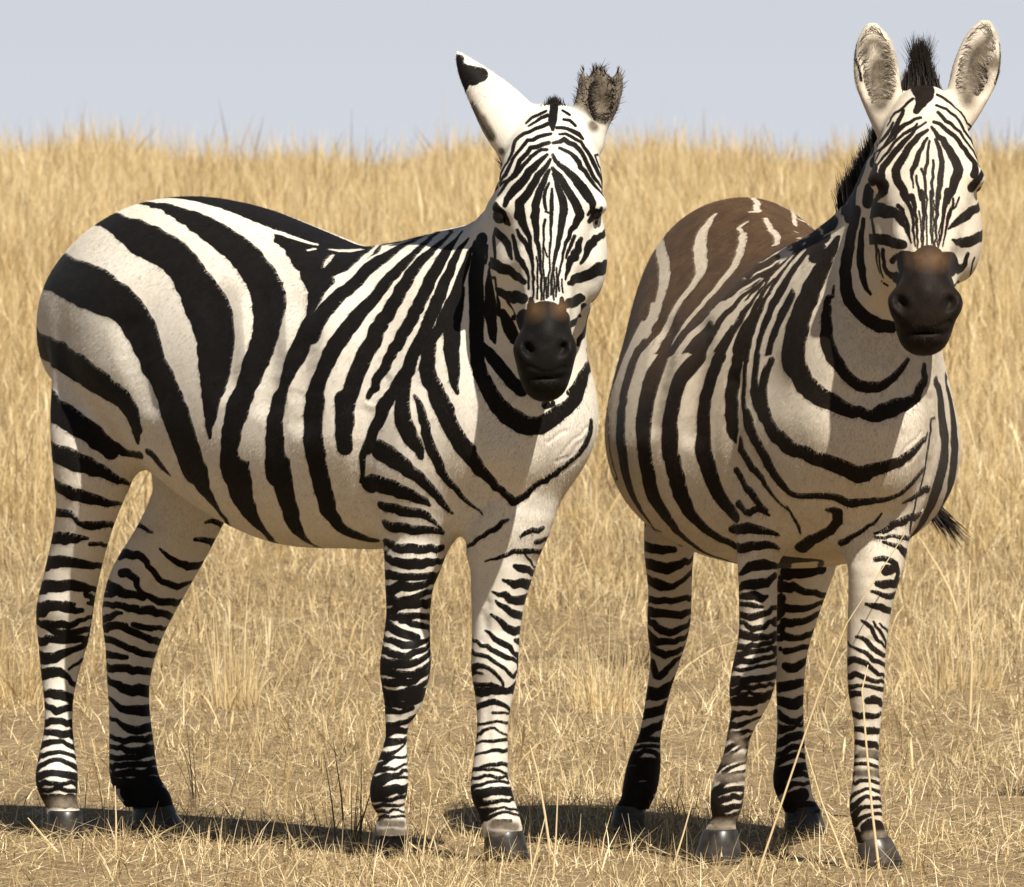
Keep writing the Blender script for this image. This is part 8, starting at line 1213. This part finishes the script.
  ['L3','b',0,1,[-4167,827,4040,93,-4084,951,4040,79,-4071,1040,4000,70,-4077,1191,4011,68,-4109,1320,4081,70,-4300,1463,4092,72,-4251,1455,4120,72]],
  ['L3','b',1,0,[4468,-1308,4160,80]],
  ['L3','b',0,1,[-4202,863,3749,72,-4152,957,3757,63,-4138,1120,3760,60,-4157,1225,3811,59,-4313,1384,3840,58,-4313,1384,3840,58]],
  ['L3','b',1,0,[4386,-1265,3960,57]],
  ['L3','b',0,1,[-4277,857,3447,85,-4237,971,3368,106,-4222,1080,3400,101,-4235,1190,3480,84,-4371,1335,3520,66,-4420,1366,3600,66]],
  ['L3','b',0,1,[-4458,788,3000,106,-4323,906,3040,108,-4285,1040,3040,105,-4303,1160,3080,92,-4412,1292,3080,76,-4429,1306,3120,76]],
  ['L3','b',0,0,[-3625,768,5360,156,-3507,878,5400,147,-3438,1016,5375,137,-3391,1157,5396,127,-3384,1280,5400,117,-3392,1440,5447,107]],
  ['L3','b',1,1,[3380,-880,5879,152,3460,-760,5869,136,3620,-680,5885,120,3700,-560,5881,104,3820,-480,5892,88,3900,-360,5894,72,3780,-240,5867,56]],
  ['L3','b',1,1,[-4580,770,2720,97,-4460,792,2720,97,-4323,905,2680,112,-4281,1040,2655,123,-4321,1178,2694,115,-4448,1296,2760,100,-4448,1296,2760,100]],
  ['L3','b',1,1,[-4600,780,2457,86,-4423,787,2439,86,-4289,871,2360,82,-4235,959,2320,77,-4219,1080,2280,69,-4275,1187,2360,59,-4380,1277,2400,49,-4380,1274,2440,49]],
  ['L3','b',1,1,[-4540,767,2160,110,-4359,779,2144,110,-4248,871,2160,76,-4197,1001,2161,47,-4234,1151,2240,38,-4297,1235,2240,41,-4346,1269,2280,41]],
  ['L3','b',1,1,[-4420,733,1840,89,-4297,771,1881,89,-4203,864,1928,92,-4176,960,2000,94,-4198,1143,2040,89,-4284,1257,2000,80,-4340,1288,2000,80]],
  ['L3','b',1,1,[-4380,708,1600,54,-4340,718,1640,54,-4255,748,1640,54,-4157,855,1712,63,-4135,960,1800,69,-4146,1120,1800,64,-4250,1252,1840,54,-4300,1283,1840,54]],
  ['L3','b',1,1,[-4380,683,1440,78,-4340,692,1480,78,-4217,728,1483,78,-4149,808,1560,73,-4113,880,1597,67,-4093,1040,1640,62,-4129,1158,1642,58,-4203,1257,1608,55,-4257,1292,1600,55]],
  ['L3','b',1,1,[-4380,648,1240,107,-4300,650,1280,107,-4149,693,1280,107,-4050,793,1320,109,-4006,916,1360,110,-4003,1040,1373,105,-4039,1143,1383,93,-4182,1291,1403,79,-4310,1341,1360,80]],
  ['L3','b',1,1,[-4380,648,1120,95,-4380,648,1120,95,-4144,669,1116,95,-4027,758,1157,79,-3956,889,1192,64,-3952,1000,1240,57,-3989,1162,1242,57,-4115,1303,1240,59,-4179,1335,1243,59]],
  ['L3','b',1,1,[-4339,656,959,119,-4180,675,920,118,-4060,722,960,118,-3950,836,1003,90,-3916,919,1037,64,-3907,1040,1080,48,-3917,1148,1040,44,-4035,1304,1072,42,-4181,1375,1079,42,-4181,1375,1079,42]],
  ['L3','b',0,0,[-3933,877,760,155,-3886,954,760,152,-3864,1040,800,148,-3875,1160,841,145]],
  ['L3','b',1,0,[-4180,829,520,147,-4100,844,480,147,-3954,896,520,147,-3891,952,520,146,-3834,1047,560,138,-3815,1160,600,130,-3825,1280,600,122]],
  ['L3','b',1,1,[-3957,898,440,149,-3826,1040,440,144,-3800,1100,425,139,-3777,1200,440,134]],
  ['L1','b',0,0,[6218,280,6400,39,6227,400,6400,39,6222,520,6440,38,6195,644,6440,41,6147,760,6400,46,6084,865,6400,51,6024,925,6360,51,5903,1033,6398,51]],
  ['L1','b',0,1,[2460,1904,6297,52]],
  ['L1','b',0,1,[6239,400,6293,36,6231,520,6280,45,6190,676,6237,54,6128,790,6200,70,5980,915,6080,94,5780,978,6066,94]],
  ['L1','b',0,0,[6331,240,6000,51,6331,480,6000,54,6274,650,5920,63]],
  ['L1','b',0,1,[6377,440,5800,115,6321,582,5800,91,6254,677,5800,66,6216,714,5720,53,6240,660,5580,50]],
  ['L1','b',0,1,[6379,280,5520,60,6361,424,5520,91,6316,533,5520,86,6143,714,5517,86,6061,773,5559,86]],
  ['L1','b',0,1,[6340,160,5400,31,6335,320,5320,49,6297,440,5280,59,6238,537,5266,70,6036,699,5304,70,6036,699,5304,70]],
  ['L1','b',0,1,[6271,83,5162,35,6289,160,5120,60,6291,280,5080,76,6276,361,5078,75,6195,493,5000,70,6137,554,5000,70,5980,631,4960,70]],
  ['L1','b',0,1,[6195,-13,4800,24,6244,90,4760,44,6243,243,4517,45,6204,347,4400,38,6135,437,4320,30,5977,533,4242,30]],
  ['L1','b',0,1,[6265,200,4800,24,6250,280,4680,32,6202,384,4560,38,6145,443,4440,33,6096,485,4403,33,5996,539,4352,33,5985,535,4280,33]],
  ['L1','b',0,1,[6241,343,4760,21,6232,356,4724,25,6159,459,4625,30,6119,499,4624,30,5952,578,4560,30]],
  ['L1','b',0,1,[6118,-98,4520,31,6192,-5,4480,44,6224,80,4400,55,6224,240,4240,58,6175,360,4160,54,6104,445,4120,48,6014,507,4120,48]],
  ['L1','b',1,1,[5860,-201,4360,30,6051,-147,4280,30,6154,-52,4240,38,6205,45,4200,44,6223,120,4160,48,6220,200,4040,50,6169,354,4000,48,6076,457,3960,44,5940,521,3920,44]],
  ['L1','b',1,1,[5860,-203,4000,74,5900,-199,4000,74,6094,-112,4040,68,6181,0,4040,60,6216,160,3880,49,6178,320,3800,43,6113,413,3760,36,6020,483,3760,36,6020,482,3720,36]],
  ['L1','b',1,1,[5860,-198,3720,65,5900,-195,3720,65,6089,-108,3760,61,6173,0,3760,57,6202,90,3680,52,6206,200,3640,48,6160,340,3619,44,6045,463,3640,39,5986,494,3640,39]],
  ['L1','b',1,1,[5792,-182,3480,63,5792,-182,3480,63,6034,-136,3520,48,6156,-13,3560,38,6191,80,3520,39,6199,207,3520,42,6156,333,3480,46,6038,459,3480,51,5953,498,3480,51]],
  ['L1','b',0,0,[6235,240,6516,29,6257,480,6600,48,6277,567,6708,56,6195,769,6680,63,6149,878,6720,69]],
  ['L1','b',1,0,[5820,-172,3360,75,5900,-170,3360,75,6056,-112,3400,65,6131,-35,3400,56]],
  ['L1','b',0,1,[6172,120,3240,73,6177,200,3280,99,6138,320,3240,80,6087,387,3200,58,5986,453,3160,58]],
  ['L1','b',1,1,[5820,-110,3000,67,5820,-110,3000,67,5984,-71,2957,67,6099,40,2960,70,6129,120,2960,70,6114,286,2960,58,6026,409,3000,40,5980,437,3000,40]],
  ['L1','b',1,1,[5820,-71,2680,52,5820,-71,2680,52,5980,-40,2680,52,6079,62,2673,69,6108,160,2680,81,6081,301,2689,74,5980,400,2640,59,5933,425,2680,59]],
  ['L1','b',1,1,[5860,-67,2440,52,5940,-51,2440,52,6054,40,2440,67,6095,160,2400,79,6071,281,2400,71,5991,374,2360,50,5900,411,2320,50]],
  ['L1','b',1,1,[5820,-70,2160,40,5944,-54,2160,40,6055,40,2200,42,6094,160,2200,42,6069,280,2160,41,5989,373,2120,40,5900,411,2120,40]],
  ['L1','b',1,1,[5860,-79,2000,40,5930,-64,2040,40,6060,40,2040,40,6099,160,2000,40,6071,283,2000,39,5940,404,1920,36,5940,404,1920,36]],
  ['L1','b',1,1,[5820,-90,1800,37,5964,-62,1840,37,6050,7,1840,37,6100,120,1880,36,6094,240,1880,35,6075,290,1840,34,5940,409,1800,33,5940,410,1760,33]],
  ['L1','b',1,1,[5860,-104,1640,42,5940,-88,1640,42,6054,-4,1684,41,6109,120,1720,41,6111,200,1720,40,6079,299,1690,39,5980,399,1640,39,5980,399,1640,39]],
  ['L1','b',1,1,[5820,-155,1320,47,5860,-153,1360,47,5980,-107,1437,47,6057,-38,1480,40,6097,40,1560,36,6125,160,1560,35,6073,330,1520,38,5983,411,1480,40,5983,411,1480,40]],
  ['L1','b',1,1,[5860,-159,1160,74,5942,-145,1161,74,6056,-85,1238,62,6139,80,1400,41,6145,200,1400,40,6086,347,1360,42,5940,449,1320,45,5980,433,1320,45]],
  ['L1','b',1,1,[5860,-117,920,73,5820,-135,1003,73,5980,-107,1002,73,6094,-37,1120,59,6144,40,1200,46,6166,160,1200,41,6114,330,1200,40,5932,464,1160,40,5932,464,1160,40]],
  ['L1','b',1,1,[5860,-101,855,63,5940,-85,840,63,6033,-55,920,63,6092,-3,960,53,6146,80,1040,44,6159,209,1080,40,6126,310,1080,39,5953,458,1040,38,5953,458,1040,38]],
  ['L1','b',0,1,[6124,91,800,120,6148,200,840,126,6138,280,840,130,6111,365,800,119,6001,500,741,93,5940,533,719,93]],
  ['L1','b',1,1,[5900,-48,640,120,5986,-14,600,120,6062,36,600,120,6120,100,617,120,6162,211,640,123,6154,358,639,126,6100,480,600,130,5963,581,583,130,5963,581,583,130]],
  ['L1','g',1,1,[6040,20,2230,101,6088,120,2240,101,6085,237,2240,101,6034,333,2200,101]],
  ['L1','g',1,1,[6033,-13,1840,101,6091,80,1840,101,6096,240,1840,101,6040,341,1829,101]],
  ['L1','g',0,1,[6121,99,640,101,6162,211,640,101,6154,358,639,101,6072,493,640,101]],
  ['T','c',0,0,[4596,-2098,9400,136,4625,-2134,9040,135,4620,-2153,8880,135,4616,-2174,8639,135,4627,-2175,8400,137,4624,-2174,8240,139,4620,-2163,8000,146,4580,-2162,7840,149,4588,-2135,7600,154,4539,-2133,7480,155,4500,-2122,7320,154,4460,-2084,7080,148,4474,-2058,6952,144,4417,-2051,6843,139,4422,-2026,6680,135]],
  ['T','c',0,1,[6794,1217,9080,96,6820,1203,8920,96,6729,1225,8520,95,6604,1262,8369,95,6540,1276,8280,95,6407,1264,7967,98,6250,1305,7840,100,6171,1306,7720,102,6087,1304,7560,105,6085,1264,7440,108,6006,1265,7280,111,5957,1258,7148,113,5925,1183,6890,114,5936,1044,6523,110]],
  ['T','c',0,0,[7085,-513,7731,115,6999,-497,7582,119,6932,-479,7479,123,6800,-460,7300,127,6685,-470,7175,130,6554,-440,7026,133,6286,-510,6815,138,5914,-532,6544,142]],
  ['T','c',0,0,[5067,-932,6345,81,4741,-920,6227,81,4456,-960,6134,81,4031,-891,6022,81]],
  ['T','c',0,0,[5980,-158,5960,70,6081,-100,6022,70,6131,-30,6120,70,6158,23,6174,70,6184,120,6280,70,6200,181,6336,70]],
  ['T','m',0,0,[6324,-1422,8480,482,6220,-1401,8000,463,6121,-1381,7738,454,6021,-1352,7519,444]],
  ['T','m',0,0,[7392,277,8523,385,7324,319,8281,385,7222,320,7920,385,7149,357,7763,385,7074,360,7629,385,7030,362,7562,385]],
  ['T','m',0,0,[5020,-1729,7077,291,4959,-1699,6942,291,4910,-1688,6840,291,4827,-1678,6681,291,4791,-1680,6599,291,4740,-1680,6440,291,4720,-1658,6342,291]],
  ['T','m',0,0,[6227,360,6360,290]],
  ['T','c',0,0,[740,-2681,10320,195,1330,-2862,9942,194,1460,-2910,9836,194,1942,-3070,9443,194,1940,-3114,9360,194,2100,-3167,9200,194,2180,-3206,9080,194,2220,-3247,8960,194,2300,-3273,8840,194,2357,-3339,8577,193]],
  ['T','c',0,0,[3020,-2466,10351,195,3100,-2515,10240,195,3281,-2540,10101,194,3419,-2625,9717,194,3460,-2676,9440,194,3510,-2695,9200,194,3503,-2730,8960,194,3516,-2737,8800,194,3500,-2760,8560,194,3476,-2778,8400,194]],
  ['T','m',0,0,[7192,-248,11000,379,7168,-283,10878,380,7181,-280,10760,380,7198,-294,10600,379,7241,-384,10225,379,7253,-440,10080,379,7276,-441,9963,379,7283,-469,9880,379]],
  ['T','c',0,0,[7347,520,9160,33,7314,597,9243,33,7263,720,9280,33,7192,847,9360,33,6997,1058,9440,33]],
  ['T','c',0,0,[7315,606,8920,32,7271,720,8960,32,7189,876,9119,32,7114,973,9160,32,6940,1120,9200,32]],
  ['T','c',0,0,[7240,499,8101,28,7221,680,8280,28,7192,765,8320,28,7145,876,8404,29,7131,915,8480,29]],
  ['T','c',0,0,[7122,624,7896,28,7086,749,7967,28,7075,813,8040,28,7003,943,8133,28,6942,1034,8240,28]],
  ['L0','c',0,0,[4630,-1720,4360,77,4673,-1800,3760,67]],
  ['L0','c',0,0,[4474,-1958,2801,67,4444,-1993,2680,66,4417,-2000,2440,64,4409,-2040,2320,63,4409,-2040,2200,61,4412,-2040,2040,60,4419,-2080,1960,59,4427,-2080,1840,58]],
  ['L0','m',0,0,[4627,-1680,5120,214]],
  ['L0','m',0,0,[4681,-1747,3571,175]],
  ['L0','m',0,0,[4445,-2282,1557,136]],
  ['L1','c',0,0,[6239,150,4433,68,6228,120,4280,66,6224,120,4200,64,6204,77,3842,58]],
  ['L1','c',0,0,[6121,162,2842,58,6105,160,2640,58,6097,160,2480,58,6094,160,2360,58,6093,160,2280,58,6090,120,2120,58,6100,120,1880,58]],
  ['L1','m',0,0,[6311,200,5200,213]],
  ['L1','m',0,0,[6211,80,4040,174]],
  ['L1','m',0,0,[6155,120,1320,126]],
  ['L2','c',0,0,[-5524,-1241,4520,81,-5602,-1249,4228,78,-5737,-1280,3840,73,-5797,-1270,3688,71]],
  ['L2','c',0,0,[-5960,-1420,2661,61,-5948,-1480,2400,61,-5936,-1520,2240,61,-5920,-1501,2141,61,-5887,-1560,1840,61]],
  ['L2','m',0,0,[-5002,-1280,5545,244]],
  ['L2','m',0,0,[-5624,-1200,4120,183]],
  ['L2','m',0,0,[-5775,-1760,1240,143]],
  ['L3','c',0,0,[-4081,1173,3984,70,-4135,1160,3800,70,-4159,1142,3697,70,-4210,1157,3523,70,-4239,1142,3377,70,-4254,1120,3280,70,-4284,1118,3119,70]],
  ['L3','m',0,0,[-3598,1160,4977,222]],
  ['L3','m',0,0,[-3919,938,1104,142]],
  ['H','c',0,0,[9723,-23,12760,67,9767,-26,12672,67,9804,-24,12600,67,9811,-28,12560,67,9860,-31,12478,67,9888,-26,12440,67,9929,-25,12360,67,9943,-34,12322,67,10009,-26,12240,67,10017,-49,12157,66,10057,-47,12117,66,10112,-57,12010,65,10178,-49,11958,63,10218,-48,11918,62,10286,-62,11825,61,10328,-64,11787,59,10411,-66,11711,58,10459,-80,11639,57]],
  ['H','c',0,0,[9887,881,12757,67,9897,880,12680,67,9947,836,12597,67,9951,845,12560,67,10004,785,12468,67,10031,760,12442,67,10028,797,12360,67,10068,767,12280,67,10129,713,12240,67,10145,717,12159,66,10147,727,12120,66,10221,681,12043,65,10231,693,11960,63,10260,680,11919,62,10423,603,11765,59,10440,620,11699,58,10474,615,11648,57]],
  ['H','c',0,0,[10634,-256,10640,38,10702,-193,10602,38,10730,-151,10560,38,10762,-102,10538,38,10811,-41,10559,38,10800,21,10500,38,10843,52,10536,38,10816,120,10490,38,10842,200,10498,38,10843,240,10497,38,10861,280,10520,38,10853,360,10523,38,10862,400,10560,38,10837,494,10600,38,10840,499,10621,38,10806,590,10650,38]],
  ['H','m',0,0,[9500,-154,12200,171]],
  ['H','m',0,0,[9580,1121,12197,171]],
  ['H','m',0,0,[10859,160,11240,132]],
 ],
 'hooves': [
  [[0.4117,-0.2336,0.0682],[0.4106,-0.2393,-0.004],0.0334,0.0334,0.0497,0.0497],
  [[0.5882,0.0325,0.0602],[0.5909,0.0458,-0.004],0.0312,0.0312,0.0494,0.0494],
  [[-0.6008,-0.1948,0.0547],[-0.6028,-0.2048,-0.004],0.0318,0.0318,0.0367,0.0367],
  [[-0.4145,0.1198,0.0619],[-0.4126,0.1287,-0.004],0.0337,0.0337,0.0456,0.0456],
 ],
 'eyes': [[0.8824, -0.0266, 1.3236, 0.015], [0.9181, 0.1493, 1.3236, 0.015]],
 'shag': [],
 'gfill': [],
 'bfill': [[-0.18, -0.03, 1.36], [0.8, 0.62, 0.66]],
 'fills': [[[-0.2, -0.03, 1.31], [0.5, 0.3, 0.34]], [[0.22, -0.06, 1.2], [0.18, 0.1, 0.1]]],
 'mane': [8500, 0.32, 1.0, [-0.75, 0, 0.65], 0.105],
 'forelock': [[0.7654, 0.0506, 1.4845], [0.7772, 0.109, 1.4845], 2800, 0.145, 0.05, [0.7423, 0.0878, 1.6366]],
 'tail': [[-0.65, 0, 1.1], [-0.74, 0.07, 0.98], [-0.75, 0.24, 0.83], [-0.68, 0.38, 0.71], [-0.6, 0.45, 0.65]],
 'ears': [[[0.7663, 0.005, 1.4787], [0.7333, -0.0069, 1.6173], 420, [0.98, -0.199, 0.0], 0.9], [[0.7992, 0.1668, 1.4902], [0.7762, 0.2042, 1.6211], 420, [0.98, -0.199, 0.0], 0.9]],
 'head': [0.8998, 0.0595, 1.2855, 0.29],
},
}
H1 = hide_mat('zebra_hide', (.0055, .0045, .004), (.11, .062, .03), (.70, .655, .58), (.58, .51, .41))
H2 = hide_mat('dusty_zebra_hide', (.010, .0065, .0045), (.105, .058, .028), (.60, .53, .435), (.46, .385, .285))
build_zebra(DATA[1], H1, 'zebra with clean black and white flank seen side-on, torn right ear')
build_zebra(DATA[2], H2, 'round-bellied zebra with brown dusty back facing front, both ears upright')
